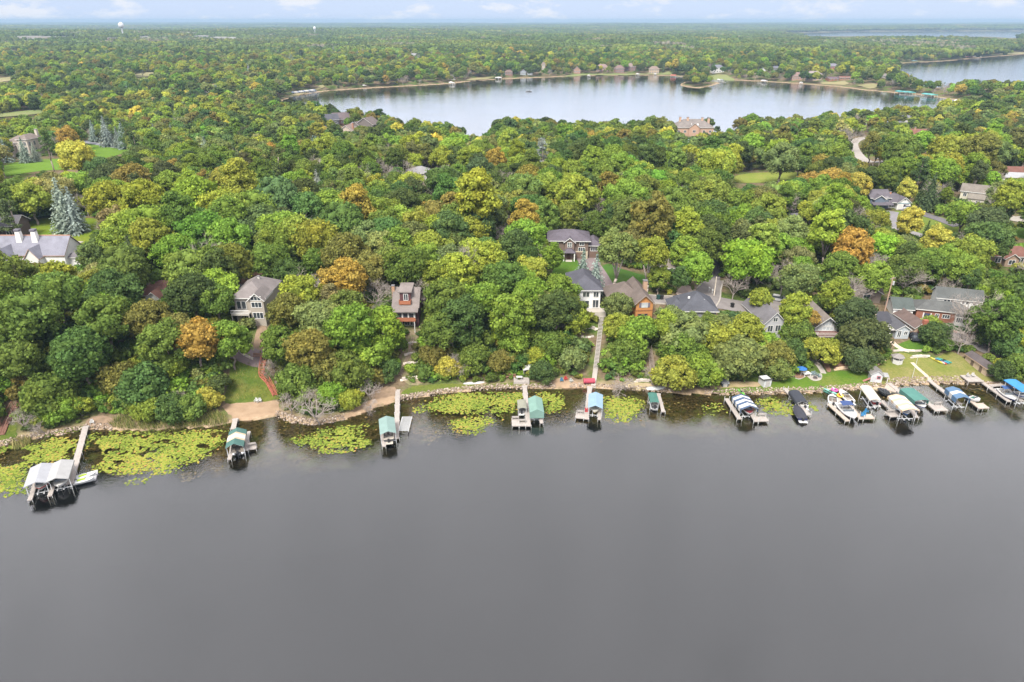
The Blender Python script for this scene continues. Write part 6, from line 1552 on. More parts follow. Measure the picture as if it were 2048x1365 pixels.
# D
dock('grey dock with two bench platforms between brown and green canopies', (1049, 771), (1057, 852), 1.0, [(.1, 1.7, -1.9, -.5), (.1, 2.9, -3.4, -1.9)], [(1.4, -1.2, PI / 2 + PI), (2.6, -2.6, PI / 2 + PI)], mark='the two-bench dock')
canopy('small olive-brown canopy left of the two-bench dock', (1043, 799), (1045, 816), 1.9, [(.30, .30, .24)], 'flat', 2.2, .18, .25, mark='the small brown canopy')
boat('covered small boat under the olive-brown canopy', (1043, 822), (1042, 802), 1.5, (.35, .35, .36), cover=(.2, .2, .2), z=.2)
canopy('green canopy with closed dark end right of the two-bench dock', (1070, 791), (1074, 819), 3.0, [(.21, .35, .30)], 'gable', 3.3, .75, .5, ends=[('front', .9)], mark='the closed green canopy', catwalk=1)
# E
dock('grey dock with bench platform at the foot of the long stairs', (1180, 773), (1172.5, 838), 1.0, [(.1, 2.3, -2.3, -.5)], [(2.0, -1.4, PI / 2 + PI)], mark='the dock below the long stairs')
canopy('pale blue canopy beside the dock below the long stairs', (1192, 784), (1191, 811.5), 3.1, [BLUEP], 'gable', 3.3, .65, .5, mark='the pale blue canopy', catwalk=1)
boat('yellow and white boat bow-out under the pale blue canopy', (1192, 800), (1189.5, 826), 2.2, (.74, .55, .16), (.76, .74, .68), stripe=(.75, .72, .62), z=.5)
t = thing('life_jacket', 'red life jacket hung on the post of the stair-foot dock', 'life jacket', PW(1173, 824, DZ), 0)
MB().box(-.35, .35, -.12, .12, .02, .7).box(-.35, -.12, -.12, .12, .7, .95).box(.12, .35, -.12, .12, .7, .95).build('jacket', paint((.6, .06, .07)), t); MB().box(-.36, .36, -.13, .13, .3, .4).build('belt', paint((.08, .08, .08)), t)
# F
dock('short narrow dock right of the small dark-green canopy', (1316.7, 786.7), (1326.7, 823.6), .75, mark='the short dock by the stone wall')
canopy('small dark-green flat canopy beside the short narrow dock', (1304.5, 785), (1310, 804.5), 1.9, [(.06, .18, .145)], 'flat', 2.3, .15, .3, mark='the small green canopy')
boat('small dark boat under the small dark-green canopy', (1310, 812), (1306, 790), 1.5, (.1, .1, .11), (.3, .3, .3), z=.15)
# G
dock('left dock of the navy striped canopy', (1452.7, 797), (1479.6, 838), .95, tall=True, mark='the left navy canopy dock')
dock('right dock with bench platform at the navy striped canopy', (1494, 812), (1513, 843), .95, [(.1, 2.0, .4, 2.6)], [(1.9, 1.6, -PI / 2)], tall=True, mark='the navy canopy bench dock')
canopy('navy and white striped canopy off the green shore lawn', (1481, 788), (1501, 813), 3.7, [NAVY, CW, NAVY, CW, NAVY, CW, NAVY], 'gable', 3.3, .7, .9, [0, .1, .25, .40, .56, .70, .9, 1], mark='the navy striped canopy')
boat('white boat with dark red cockpit under the navy striped canopy', (1494, 808), (1499, 829), 2.2, (.72, .71, .7), (.3, .06, .07), z=.45, seat=(.4, .06, .07))
# H
dock('long plain dock between the black covered boat and the lily pads', (1570, 777), (1617.6, 830), 1.0, tall=True, mark='the black canopy dock')
canopy('black low canopy over a lift right of the long plain dock', (1589, 780), (1606, 803), 2.5, [(.045, .05, .065)], 'barrel', 2.1, .5, .5, mark='the black canopy')
boat('grey boat with outboard poking out under the black canopy', (1610, 812), (1596, 792), 1.9, (.55, .56, .58), z=.15)
boat('navy boat with dark cover and pink stern moored left of the plain dock', (1606, 837), (1590.5, 811), 2.3, (.04, .045, .12), cover=(.045, .045, .06), z=.1, stripe=(.05, .05, .14), mark='the navy covered boat')
# I
dock('white-posted dock along the bank side of the cruiser', (1657.6, 777), (1684, 806), 1.1, tall=True, mat=WOODT, mark='the inner white dock')
dock('pale dock left of the white cruiser', (1657.6, 807.5), (1695.7, 842), .95, tall=True, mat=WOODT, mark='the cruiser left dock')
dock('pale dock right of the white cruiser with blue-chair platform', (1700, 812), (1723, 838), .95, [(.1, 1.9, .45, 2.9)], tall=True, mat=WOODT, mark='the blue-chair platform')
boat('white cruiser with blue bimini between two pale docks', (1682, 806), (1710, 838), 2.9, (.76, .76, .77), z=.35, bimini=(.05, .09, .24), kind='cruiser', seat=(.5, .5, .5), mark='the white cruiser')
boat('white open bow boat on the lift nearest the bank', (1703, 802), (1680, 780), 2.1, (.75, .74, .72), z=.35, seat=(.25, .2, .15), mark='the white open boat')
boat('white and grey runabout left of the inner white dock', (1667, 806), (1664, 790), 2.1, (.7, .7, .69), z=.3, seat=(.3, .25, .22))
def chair(label, px, py, z, c, rz=0, group=None, pos=None, base=None):
    p = PW(px, py, z) if pos is None else Vector(pos)
    t = thing('adirondack_chair', label, 'chair', p, rz, group)
    for i in range(5): MB().box(-.26 + i * .105, -.17 + i * .105, .18, .24, .3, .95).build('back_slat', paint(c), t)
    MB().hexa([(-.27, -.3, .36), (.27, -.3, .36), (.27, .2, .26), (-.27, .2, .26), (-.27, -.3, .4), (.27, -.3, .4), (.27, .2, .3), (-.27, .2, .3)]).build('seat', paint(c), t)
    for s_ in (-1, 1):
        MB().box(s_ * .32 - .06, s_ * .32 + .06, -.35, .25, .53, .57).build('armrest', paint(c), t)
        MB().box(s_ * .32 - .03, s_ * .32 + .03, -.33, -.25, 0, .53).build('leg', paint(c), t); MB().box(s_ * .32 - .03, s_ * .32 + .03, .17, .25, 0, .53).build('leg', paint(c), t)
    return t
chair('bright blue chair on the platform, the nearer to the bank', 1732, 826, DZ, (.04, .25, .5), .4, 'blue chairs on the dock')
chair('bright blue chair on the platform, the outer one', 1727, 832, DZ, (.04, .25, .5), -.5, 'blue chairs on the dock')
chair('bright blue low chair at the left edge of the platform', 1723.5, 833.5, DZ, (.05, .28, .55), 1.2, 'blue chairs on the dock')
def ring_tube(label, px, py, z, c, r=.6, c2=None):
    p = PW(px, py, z); t = thing('swim_tube', label, 'swim tube', p, 0, 'swim tubes by the white boats')
    m = MB(); rg = []
    for a in np.linspace(0, 2 * PI, 15)[:-1]:
        rg.append([(math.cos(a) * (r + .2 * math.cos(q)), math.sin(a) * (r + .2 * math.cos(q)), .2 + .2 * math.sin(q)) for q in np.linspace(0, 2 * PI, 7)[:-1]])
    rg.append(rg[0]); m.rings(rg, cap=(False, False)); m.build('ring', paint(c), t, smooth=True)
    MB().box(-.12, .12, r - .22, r + .22, .0, .43).build('handle', paint(c2 or (.8, .8, .8)), t)
ring_tube('pink swim tube on the inner white dock', 1669, 782, DZ, (.6, .12, .4)); ring_tube('yellow and red swim tube beside the white open boat', 1680, 793, DZ + .2, (.7, .5, .05), .6, (.6, .1, .05))
def kayak(label, p, rz, c, L=3.2, tilt=0.0, group='kayaks on the bank'):
    t = thing('kayak', label, 'kayak', p, rz, group)
    m = MB(); T = [0, .08, .25, .5, .75, .92, 1]; hw = [.02, .16, .3, .36, .3, .16, .02]
    m.rings([[(L * (q - .5), -w_, .28), (L * (q - .5), -w_ * .6, .04), (L * (q - .5), w_ * .6, .04), (L * (q - .5), w_, .28), (L * (q - .5), 0, .34)] for q, w_ in zip(T, hw)])
    m.build('hull', paint(c, .4), t); MB().box(-.4, .35, -.22, .22, .30, .37).build('cockpit', DARKP, t)
    t.rotation_euler = (tilt, 0, rz)
    return t
kayak('mint paddle craft leaning on the inner white dock', PW(1661, 785, DZ + .1), 2.2, (.25, .6, .5), 3.4); kayak('dark green paddle craft beside the mint one', PW(1659, 789, DZ), 2.2, (.05, .2, .15), 3.2)
kayak('bright green kayak on stones behind the navy striped canopy', P1(1482, 786), 1.9, (.2, .6, .12), 2.6)
# J, K, L
canopy('cream canopy with open sides right of the cruiser docks', (1732, 771), (1753, 799), 2.5, [(.66, .62, .52)], 'barrel', 2.9, .4, .15, mark='the cream canopy')
boat('small red and white boat under the cream canopy', (1754, 805), (1738, 782), 1.8, (.45, .05, .05), z=.2)
t = thing('swim_raft', 'square tan swim raft beside the jet ski float', 'raft', PW(1781, 780), -.6)
boards(-1.2, 1.2, -1.6, 1.6, .5, .4).build('deck', WOODT, t); MB().box(-1.1, 1.1, -1.5, 1.5, -.1, .4).build('float', paint((.25, .25, .22)), t)
t = thing('float_dock', 'tan curved jet ski float by the rocks', 'float', PW(1766, 781), -.6, 'jet ski floats')
MB().box(-2.0, 1.7, -1.0, 1.0, 0, .28).build('deck', paint((.55, .45, .3)), t)
for i in range(3):
    jet_ski('dark jet ski on the tan float, %s from the bank' % ['first', 'second', 'third'][i], (1759 + 4.5 * i, 776 + 1.0 * i), (1768 + 4.5 * i, 785 + 1.0 * i), (.05, .055, .06), (.1, .1, .12))
dock('narrow dock between tan striped and dark-green canopies', (1777.7, 766), (1833, 812), .9, mark='the tan and green dock')
dock('dock with dark bench platform left of the tan striped canopy', (1762, 801), (1801, 833), .95, [(.1, 2.2, -2.2, -.4)], [(1.6, -1.3, PI / 2 + PI)], mark='the dark-bench dock')
dock('grey dock under the front of the tan striped canopy', (1815, 808), (1833, 835), .95, mark='the tan canopy front dock')
canopy('tan and white striped canopy, largest on the right bank', (1793, 788), (1824, 818), 3.6, [TANC, CW, TANC, CW, TANC, CW, TANC], 'gable', 3.4, .55, .55, [0, .1, .25, .40, .57, .72, .88, 1], mark='the tan striped canopy')
boat('blue and white boat bow showing under the tan striped canopy', (1803, 812), (1815.5, 829), 2.1, (.1, .22, .5), (.75, .75, .76), stripe=(.75, .75, .76), z=.35)
canopy('dark-green flat canopy with deep left side curtain', (1814, 776), (1845, 800), 3.2, [(.085, .23, .195)], 'flat', 3.2, .2, 1.0, mark='the dark-green curtained canopy')
boat('white boat with navy keel bow-out under the dark-green canopy', (1832, 800), (1847.5, 817), 2.3, (.76, .75, .73), z=.35, stripe=(.05, .07, .2))
dock('dock with bench platform right of the dark-green canopy', (1846, 797), (1875, 822), .95, [(.1, 2.5, .2, 2.4)], [(2.4, 1.4, -PI / 2)], mark='the dark-green canopy bench dock')
# M
dock('long dock reaching from the rocks to the blue-white canopy', (1858, 760), (1920, 808), .95, mark='the blue-white canopy dock')
canopy('blue canopy with one broad white band', (1906, 773), (1929, 794), 3.0, [(.11, .20, .33), CW, (.11, .20, .33)], 'gable', 3.3, .5, 1.1, [0, .38, .62, 1], mark='the blue-white canopy')
dock('dock with broad end platform right of the blue-white canopy', (1933.4, 794.5), (1962, 817), .95, [(.1, 2.2, -.2, 1.9)], mat=WOODT, mark='the broad-ended dock')
boat('white boat with green windscreen right of the blue-white canopy', (1941, 792.5), (1960, 801), 1.9, (.76, .77, .77), z=.5, seat=(.1, .3, .25), mark='the boat with green windscreen')
# N
dock('long dock from the shore deck to the blue-bimini boat', (1960, 761), (2019, 803), .9, mark='the dock beside the shore deck')
dock('short cross dock behind the blue-bimini boat', (1980, 771.5), (2005, 769), .9, posts=True, mark='the cross dock')
dock('outer dock under the bright blue canopy', (2005, 770), (2044, 802), .95, mark='the bright blue canopy dock')
boat('white boat with blue bimini and navy hull at the right edge', (2003, 777), (2031, 801), 2.6, (.05, .06, .2), stripe=(.75, .75, .76), z=.3, bimini=(.05, .12, .32), kind='cruiser', mark='the blue-bimini boat')
canopy('bright blue canopy on tall poles at the right edge', (2020, 758.5), (2058, 783), 2.9, [(.05, .26, .56)], 'flat', 3.8, .15, .15, mark='the bright blue canopy')
boat('white boat on the lift under the bright blue canopy', (2034, 783), (2052, 796), 2.2, (.74, .74, .74), z=.5, stripe=(.05, .08, .25))
t = thing('shore_deck', 'grey wooden deck on the rocks of the right bank', 'deck', P1(1944, 764), 0.02)
z0 = .75
boards(-1.8, 1.8, -1.2, 1.9, z0, .3).build('deck_boards', WOODG, t)
for x in (-1.7, 1.7):
    for y in (-1.1, 1.8): MB().box(x - .07, x + .07, y - .07, y + .07, -1, z0 - .06).build('post', WOODG, t)
p = P1(1944, 764)
chair('white chair on the shore deck, left', 0, 0, 0, (.6, .58, .54), .2, 'white chairs on the shore deck', (p.x - .6, p.y + 1, p.z + z0)); chair('white chair on the shore deck, right', 0, 0, 0, (.66, .64, .6), -.2, 'white chairs on the shore deck', (p.x + .6, p.y + 1.1, p.z + z0))

# ------------------------------------------------------------------ stairs, walls, sheds and garden things
def stairs(label, pts, width, mat, rail=False, step=.36, mark=None, lift=.25):
    """flight of treads up the bank through photograph points on the ground, foot first"""
    w_ = P([p[0] for p in pts], [p[1] for p in pts]); a0 = Vector(w_[0])
    t = thing('stairs', label, 'stairs', a0, 0, 'stairs up the bank', mark)
    KEEP.append(strip_outline(w_, width + 1.2))
    me = MB().box(-width / 2, width / 2, 0, step * .93, -.05, .01).mesh('tread', mat)
    for k in range(len(w_) - 1):
        A, B = Vector(w_[k]), Vector(w_[k + 1]); d = B - A; L = math.hypot(d.x, d.y); n = max(1, int(L / step)); az = math.atan2(-d.x, d.y)
        for i in range(n):
            q = A + d * ((i + .0) / n); zt = float(terrain(np.array([q.x]), np.array([q.y]))[0]); q.z = A.z + (B.z - A.z) * i / n
            q.z = max(q.z, zt) + lift
            link('tread', me, t, q - a0, az)
        s_ = Vector((-d.y, d.x, 0)).normalized()
        for sg in (-1, 1):
            MB().bar(A - a0 + s_ * sg * width / 2 + Vector((0, 0, lift - .35)), B - a0 + s_ * sg * width / 2 + Vector((0, 0, lift - .35)), .09, .3).build('stringer', mat, t)
            if rail:
                MB().bar(A - a0 + s_ * sg * width / 2 + Vector((0, 0, lift + .85)), B - a0 + s_ * sg * width / 2 + Vector((0, 0, lift + .85)), .08, .09).build('handrail', mat, t)
                m = max(1, int(L / 2))
                for i in range(m + 1):
                    q = A + d * (i / m) - a0 + s_ * sg * width / 2; MB().box(q.x - .05, q.x + .05, q.y - .05, q.y + .05, q.z - .6, q.z + lift + .85).build('rail_post', mat, t)
    return t
stairs('long straight grey boardwalk stairs up the bank to the white house', [(1186, 777), (1191, 740), (1197, 690), (1201, 655), (1203, 632)], 1.0, bsdf_mat('silvered boards', (.36, .33, .30), .9, scale=1.5, second=(.28, .255, .23)), mark='the long grey stairs')
RW = bsdf_mat('red cedar', (.36, .12, .075), .85, scale=1.2, second=(.28, .09, .06))
stairs('red cedar stairs bending down to the sand beach', [(551, 792), (543, 778), (536, 765), (523, 752), (525, 735), (528, 722)], 1.0, RW, True, mark='the red cedar stairs')
stairs('brown timber stairs at the far left edge of the bank', [(2, 872), (10, 852), (20, 832), (32, 812)], 1.2, bsdf_mat('brown timber', (.19, .095, .07), .9, scale=1.2), True, mark='the brown timber stairs')
stairs('narrow dark stairs up to the orange house', [(1308, 772), (1305, 752), (1302, 725), (1298, 700)], .95, bsdf_mat('dark timber', (.22, .18, .15), .9, scale=1.2), True, mark='the narrow dark stairs')
stairs('worn steps climbing the terraced bank', [(800, 752), (806, 735), (816, 715), (822, 695), (826, 675)], .7, bsdf_mat('worn steps', (.25, .19, .14), .9, scale=1.2), mark='the worn steps')
CLEAR_G.append(np.array([(1189, 628), (1211, 628), (1206, 690), (1199, 778), (1170, 778), (1180, 720)], float))
CLEAR_G.append(np.array([(1295, 695), (1308, 695), (1316, 775), (1298, 775)], float)); CLEAR_G.append(np.array([(0, 890), (2, 860), (18, 815), (34, 805), (30, 840), (16, 880)], float))
CLEAR_G.append(np.array([(785, 792), (790, 745), (800, 735), (806, 745), (800, 792)], float))
CLEAR_G.append(np.array([(1160, 662), (1196, 662), (1196, 674), (1160, 674)], float))
STONES = [bsdf_mat('wall stone %d' % i, c, .9, scale=2, var=.18) for i, c in enumerate(((.48, .42, .36), (.40, .36, .32), (.55, .48, .41), (.34, .30, .27)))]
def stone_wall(label, pts, h=.7, rows=2, sl=.9, mark=None, name='retaining_wall', cols=None, zoff=0.0):
    """dry wall of separate blocks along photograph points"""
    c = smooth_open(pts, 4) if len(pts) > 2 else np.array(pts, float)
    w_ = P(c[:, 0], c[:, 1]); a0 = Vector(w_[0])
    t = thing(name, label, 'wall', a0, 0, None, mark)
    seg = np.hypot(*np.diff(w_[:, :2], axis=0).T); cum = np.concatenate([[0], np.cumsum(seg)]); T_ = cum[-1]
    meshes = [MB().rings([[(-sl / 2 * .97, -.2, 0), (sl / 2 * .97, -.2, 0), (sl / 2 * .97, .2, 0), (-sl / 2 * .97, .2, 0)], [(-sl / 2 * .93, -.17 + .03 * k, h / rows * .96), (sl / 2 * .93, -.17, h / rows * .96), (sl / 2 * .9, .17, h / rows * .96), (-sl / 2 * .93, .17, h / rows * .93)]]).mesh('stone', m_) for k, m_ in enumerate(cols or STONES)]
    for r_ in range(rows):
        n = int(T_ / sl)
        for i in range(n):
            s_ = min(T_, (i + .5 + .5 * (r_ % 2)) * sl)
            x = np.interp(s_, cum, w_[:, 0]); y = np.interp(s_, cum, w_[:, 1]); z = np.interp(s_, cum, w_[:, 2]); x2 = np.interp(min(T_, s_ + .1), cum, w_[:, 0]) - np.interp(max(0, s_ - .1), cum, w_[:, 0]); y2 = np.interp(min(T_, s_ + .1), cum, w_[:, 1]) - np.interp(max(0, s_ - .1), cum, w_[:, 1])
            link('stone', random.choice(meshes), t, Vector((x, y, z - .12 + zoff + r_ * h / rows)) - a0, math.atan2(y2, x2) + random.uniform(-.05, .05))
    return t
stone_wall('pale stone wall behind the long shore lawn below the terraced bank', [(800, 762), (830, 758), (862, 757)], .9, 2)
stone_wall('upper rough stone row on the terraced bank', [(806, 730), (822, 727), (842, 729)], .6, 1)
stone_wall('middle rough stone row on the terraced bank', [(808, 712), (824, 708), (840, 711)], .6, 1)
stone_wall('low rough stone row near the top of the terraced bank', [(812, 690), (826, 687), (838, 690)], .6, 1)
stone_wall('curved pale retaining wall beside the long grey stairs', [(1163, 661), (1172, 657), (1184, 657), (1194, 662)], .8, 2, .8)
stone_wall('short stone edging below the curved wall by the stairs', [(1162, 674), (1176, 675), (1192, 672)], .4, 1, .8)
stone_wall('low stone wall by the narrow dark stairs', [(1268, 765), (1284, 763), (1300, 764)], .8, 2, .9)
stone_wall('tan block wall behind the green shore lawn on the right', [(1668, 741), (1690, 738), (1714, 737), (1722, 741)], .8, 2, .8, cols=[bsdf_mat('tan block', (.55, .40, .28), .9)])
stone_wall('upper tan block wall of the planted terrace on the right', [(1655, 724), (1680, 720), (1706, 720), (1718, 728), (1726, 742)], .5, 1, .8, cols=[bsdf_mat('pale block', (.55, .45, .38), .9)])
stone_wall('curved pale edging round the patio on the green lawn', [(1590, 757), (1598, 759), (1606, 756), (1614, 752), (1619, 757), (1628, 762), (1640, 760), (1643, 752)], .25, 1, .5, cols=[CONC])
stone_wall('grey stone wall across the dry lawn under the cottage', [(1786, 703), (1808, 702), (1835, 703), (1858, 702)], .5, 1, .9)
stone_wall('lower rocky wall above the dry grass slope', [(1820, 717), (1840, 715), (1862, 716)], .8, 2, .9)
stone_wall('curved timber edging on the left side of the dry lawn', [(1735, 722), (1750, 730), (1765, 726), (1775, 718)], .4, 1, 1.0, cols=[bsdf_mat('timber edging', (.42, .28, .19), .9)])
stone_wall('pale stone edge beside the dark drive above the meadow', [(478, 704), (490, 712), (505, 719), (514, 722)], .6, 1, .8)
stone_wall('red planted wall beside the sloping drive at right', [(1906, 664), (1920, 668), (1940, 674), (1955, 680)], .6, 1, 1.0, cols=[bsdf_mat('red block', (.36, .2, .15), .9), STONES[2]])
# gazebo-like hexagonal shed, playhouse, sheds
def shed(label, px, py, wd, dp, ht, wc, rc, kind='gable_x', rz=0, name='garden_shed', rise=.8, doorc=(.5, .48, .45)):
    h = House(name, label, 'shed', px, py, rz, None, None, None)
    h.wall(-wd / 2, wd / 2, 0, dp, -.5, ht, wc, {'gable_x': 'x', 'gable_y': 'y'}.get(kind), rise); h.roof(kind, -wd / 2, wd / 2, 0, dp, ht, rise, rc, .2, th=.1)
    h.door(0, -.02, 0, .9, ht * .85, doorc); h.win('r', dp / 2, wd / 2 + .02, ht * .6, .6, .5, 1)
    return h
shed('small white shed with mossy roof on the green shore lawn', 1534, 775, 1.9, 2.2, 1.9, (.66, .68, .68), (.16, .16, .15), 'shed', 14, rise=-.4)
shed('little dark storage hut with white roof edge under the trees', 1450, 775, 1.4, 1.2, 1.0, (.08, .1, .12), (.5, .52, .54), 'shed', 0, rise=.2)
h = House('playhouse', 'white playhouse with grey roof by the rocks', 'playhouse', 1751, 766, -12, None, None, 'the white playhouse')
h.wall(-1.2, 1.2, 0, 2.2, -.5, 2.2, (.7, .71, .72), 'y', .9); h.roof('gable_y', -1.2, 1.2, 0, 2.2, 2.2, .9, (.42, .40, .38), .3, th=.1); h.roof('shed', 1.2, 2.5, 0, 1.6, 1.7, .2, (.66, .66, .66), .1, th=.08)
h.win('f', .4, -.02, 1.4, .6, .6, 1, (.6, .2, .25)); h.door(-.5, -.02, 0, .7, 1.6, (.62, .62, .64)); h.part('slide', MB().hexa([(-2.8, -.3, 0), (-1.3, -.3, 1.0), (-1.3, .3, 1.0), (-2.8, .3, 0), (-2.8, -.3, .12), (-1.3, -.3, 1.12), (-1.3, .3, 1.12), (-2.8, .3, .12)]), (.5, .22, .2)); h.part('post', MB().box(2.35, 2.45, .1, .2, -.4, 1.7), WHITE)
t = thing('gazebo', 'little six-sided white gazebo with peaked roof on the dry lawn', 'gazebo', P1(1793, 726), .3, None, 'the six-sided gazebo')
hexa_ = [(math.cos(a), math.sin(a)) for a in np.linspace(0, 2 * PI, 7)[:-1]]
MB().rings([[(x * 1.25, y * 1.25, -.4) for x, y in hexa_], [(x * 1.25, y * 1.25, 1.0) for x, y in hexa_]]).build('wall', paint((.7, .69, .66)), t)
for i, (x, y) in enumerate(hexa_): MB().box(x * 1.2 - .06, x * 1.2 + .06, y * 1.2 - .06, y * 1.2 + .06, 1.0, 1.7).build('post', paint(WHITE), t)
MB().rings([[(x * 1.6, y * 1.6, 1.65) for x, y in hexa_], [(x * 1.6, y * 1.6, 1.75) for x, y in hexa_], [(x * .06, y * .06, 2.5) for x, y in hexa_]]).build('roof', roofing((.52, .48, .46)), t)
def umbrella(label, px, py, c, r=1.6):
    t = thing('patio_umbrella', label, 'umbrella', P1(px, py), 0); n = 8
    MB().tube((0, 0, 0), (0, 0, 2.5), .04).build('pole', PIPE, t); MB().tube((0, 0, 0), (0, 0, .1), .35, n=10).build('base', DARKP, t)
    ri = [[(math.cos(a) * r, math.sin(a) * r, 2.0) for a in np.linspace(0, 2 * PI, n + 1)[:-1]], [(math.cos(a) * r, math.sin(a) * r, 2.06) for a in np.linspace(0, 2 * PI, n + 1)[:-1]], [(math.cos(a) * .05, math.sin(a) * .05, 2.6) for a in np.linspace(0, 2 * PI, n + 1)[:-1]]]
    MB().rings(ri).build('canopy', canvas(c), t)
umbrella('blue patio umbrella at the edge of the mulch bed', 1601, 753, (.03, .16, .45), 1.2)
t = thing('fire_table', 'white square garden table between the mulch bed and patio', 'table', P1(1612, 752), .2)
MB().box(-.9, .9, -.6, .6, .7, .78).build('tabletop', paint(WHITE), t)
for x in (-.8, .8):
    for y in (-.5, .5): MB().box(x - .05, x + .05, y - .05, y + .05, 0, .7).build('leg', paint(WHITE), t)
for i, (px, py) in enumerate(((1624, 752), (1629, 751), (1634, 753), (1638, 756))):
    q = P1(px, py); chair('grey-teal patio chair, %s from the left on the round patio' % ['first', 'second', 'third', 'fourth'][i], 0, 0, 0, (.25, .33, .35), i * .5, 'patio chairs', (q.x, q.y, q.z + .12))
t = thing('fire_pit', 'small dark fire pit on the pale patio', 'fire pit', P1(1630, 758), 0)
MB().tube((0, 0, .1), (0, 0, .45), .5, n=10).build('ring', paint((.2, .16, .15)), t); MB().tube((0, 0, .45), (0, 0, .5), .4, .2, n=8).build('ash', DARKP, t)
for i, (dx, c) in enumerate(((0, (.7, .7, .68)), (.75, (.66, .66, .64)))):
    q = P1(513 + i * 7, 805); chair(['white chair on the sand beach, left of the pair', 'white chair on the sand beach, right of the pair'][i], 0, 0, 0, c, -.2 + i * .3, 'white beach chairs', (q.x, q.y, q.z + .06))
q = P1(185, 848); chair('white chair at the head of the long left dock', 0, 0, 0, (.72, .72, .7), .5, None, (q.x, q.y, q.z + .06))
q = P1(1130, 764)
for i, (dx, dy, c, lab) in enumerate(((-.8, 0, (.05, .2, .35), 'blue beach chair by the brush pile'), (.2, .6, (.55, .06, .06), 'red beach chair behind the blue one'), (1.4, -.2, (.6, .62, .58), 'pale beach chair right of the blue and red ones'))):
    zz = float(terrain(np.array([q.x + dx]), np.array([q.y + dy]))[0]); chair(lab, 0, 0, 0, c, .3 * i, 'beach chairs', (q.x + dx, q.y + dy, zz + .05))
q = P1(1178, 768); t = thing('storage_barrel', 'red horizontal storage barrel left of the long stairs', 'barrel', q, .05)
MB().tube((-1.3, 0, .75), (1.3, 0, .75), .62, n=12).build('drum', paint((.5, .07, .11), .4), t, smooth=False)
for x in (-.9, .9): MB().box(x - .1, x + .1, -.5, .5, 0, .25).build('foot', DARKP, t); MB().tube((x - .05, 0, .75), (x + .05, 0, .75), .645, n=12).build('hoop', paint((.35, .05, .08)), t)
q = P1(1312, 778); t = thing('rowing_boat', 'upturned white rowing boat on the bank by the narrow dark stairs', 'boat', q, .05)
MB().rings([[(x, -w_, 0), (x, -w_ * .6, .42 * k_), (x, 0, .5 * k_), (x, w_ * .6, .42 * k_), (x, w_, 0)] for x, w_, k_ in ((-2.2, .3, .6), (-1.2, .62, 1), (0, .7, 1), (1.2, .6, 1), (2.2, .06, .5))]).build('hull', paint((.68, .7, .68), .4), t); MB().box(-2.1, 2.1, -.03, .03, .44, .54).build('keel', paint((.5, .52, .5)), t)
q = P1(968, 773); t = thing('rowing_boat', 'thin white upturned canoe lying along the wall of the shore lawn', 'canoe', P1(948, 767), .15)
MB().rings([[(x, -w_, 0), (x, -w_ * .6, .3 * k_), (x, w_ * .6, .3 * k_), (x, w_, 0)] for x, w_, k_ in ((-2.5, .05, .5), (-1.4, .36, 1), (0, .42, 1), (1.4, .36, 1), (2.5, .05, .5))]).build('hull', paint((.72, .72, .7), .4), t); MB().box(-2.3, 2.3, -.03, .03, .26, .34).build('keel', paint((.5, .5, .5)), t)
t = thing('picnic_deck', 'low grey deck with table between the shore lawn and dark bush', 'deck', P1(1043, 764), 0, None, 'the low grey picnic deck')
boards(-1.8, 1.8, -1.0, 1.2, .5, .3).build('deck_boards', WOODG, t); MB().box(-1.8, 1.8, -1.06, -1.0, -.6, .42).build('skirt', WOODG, t)
t2 = thing('garden_table', 'white table standing on the low grey deck', 'table', P1(1043, 764) + Vector((-.5, .2, .5)), 0)
MB().box(-.7, .7, -.4, .4, .66, .72).build('tabletop', paint((.66, .65, .64)), t2); MB().box(-.5, -.42, -.3, .3, 0, .66).build('leg', paint((.5, .5, .5)), t2); MB().box(.42, .5, -.3, .3, 0, .66).build('leg', paint((.5, .5, .5)), t2)
for px, py, lab in ((1022, 757, 'weathered bench uphill of the low grey deck'), (516, 716, 'red-brown bench at the top of the meadow'), (203, 803, 'long grey bench on the bare bank above the left dock')):
    t = thing('garden_bench', lab, 'bench', P1(px, py), 0, 'benches on the bank'); L_ = 2.2; c_ = (.34, .18, .12) if 'red' in lab else (.42, .39, .36)
    for y, z in ((-.25, .45), (0, .45)): MB().box(-L_ / 2, L_ / 2, y, y + .2, z, z + .06).build('seat_slat', paint(c_), t)
    for z in (.62, .85): MB().box(-L_ / 2, L_ / 2, .26, .31, z, z + .16).build('back_slat', paint(c_), t)
    for x in (-L_ / 2 + .15, L_ / 2 - .15): MB().box(x - .06, x + .06, -.2, .26, -.3, .45).build('leg', paint(c_), t); MB().box(x - .05, x + .05, .31, .37, .4, 1.0).build('back_post', paint(c_), t)
q = P1(1114, 735); t = thing('lean_to_roof', 'small grey lean-to roof in the bushes above the picnic deck', 'shelter', P1(1056, 750), .2)
MB().hexa([(-1.3, -.6, 1.5), (1.3, -.6, 1.6), (1.3, .9, 2.1), (-1.3, .9, 2.0), (-1.3, -.6, 1.6), (1.3, -.6, 1.7), (1.3, .9, 2.2), (-1.3, .9, 2.1)]).build('roof', paint((.5, .5, .47)), t)
for x in (-1.1, 1.1): MB().box(x - .06, x + .06, -.5, -.4, -.6, 1.55).build('post', WOODG, t)
for i, (px, py, c, lab) in enumerate(((1872, 723, (.75, .62, .08), 'yellow kayak, leftmost on the dry grass'), (1876, 724, (.72, .7, .66), 'white kayak between the yellow and red ones'), (1879, 725, (.62, .08, .07), 'red kayak in the fan of kayaks'), (1884, 724, (.1, .35, .5), 'blue kayak right of the red one'), (1888, 723, (.05, .35, .3), 'teal kayak, rightmost on the dry grass'))):
    kayak(lab, P1(px, py) + Vector((0, 0, .08)), 1.95 + .07 * i, c, 3.4)
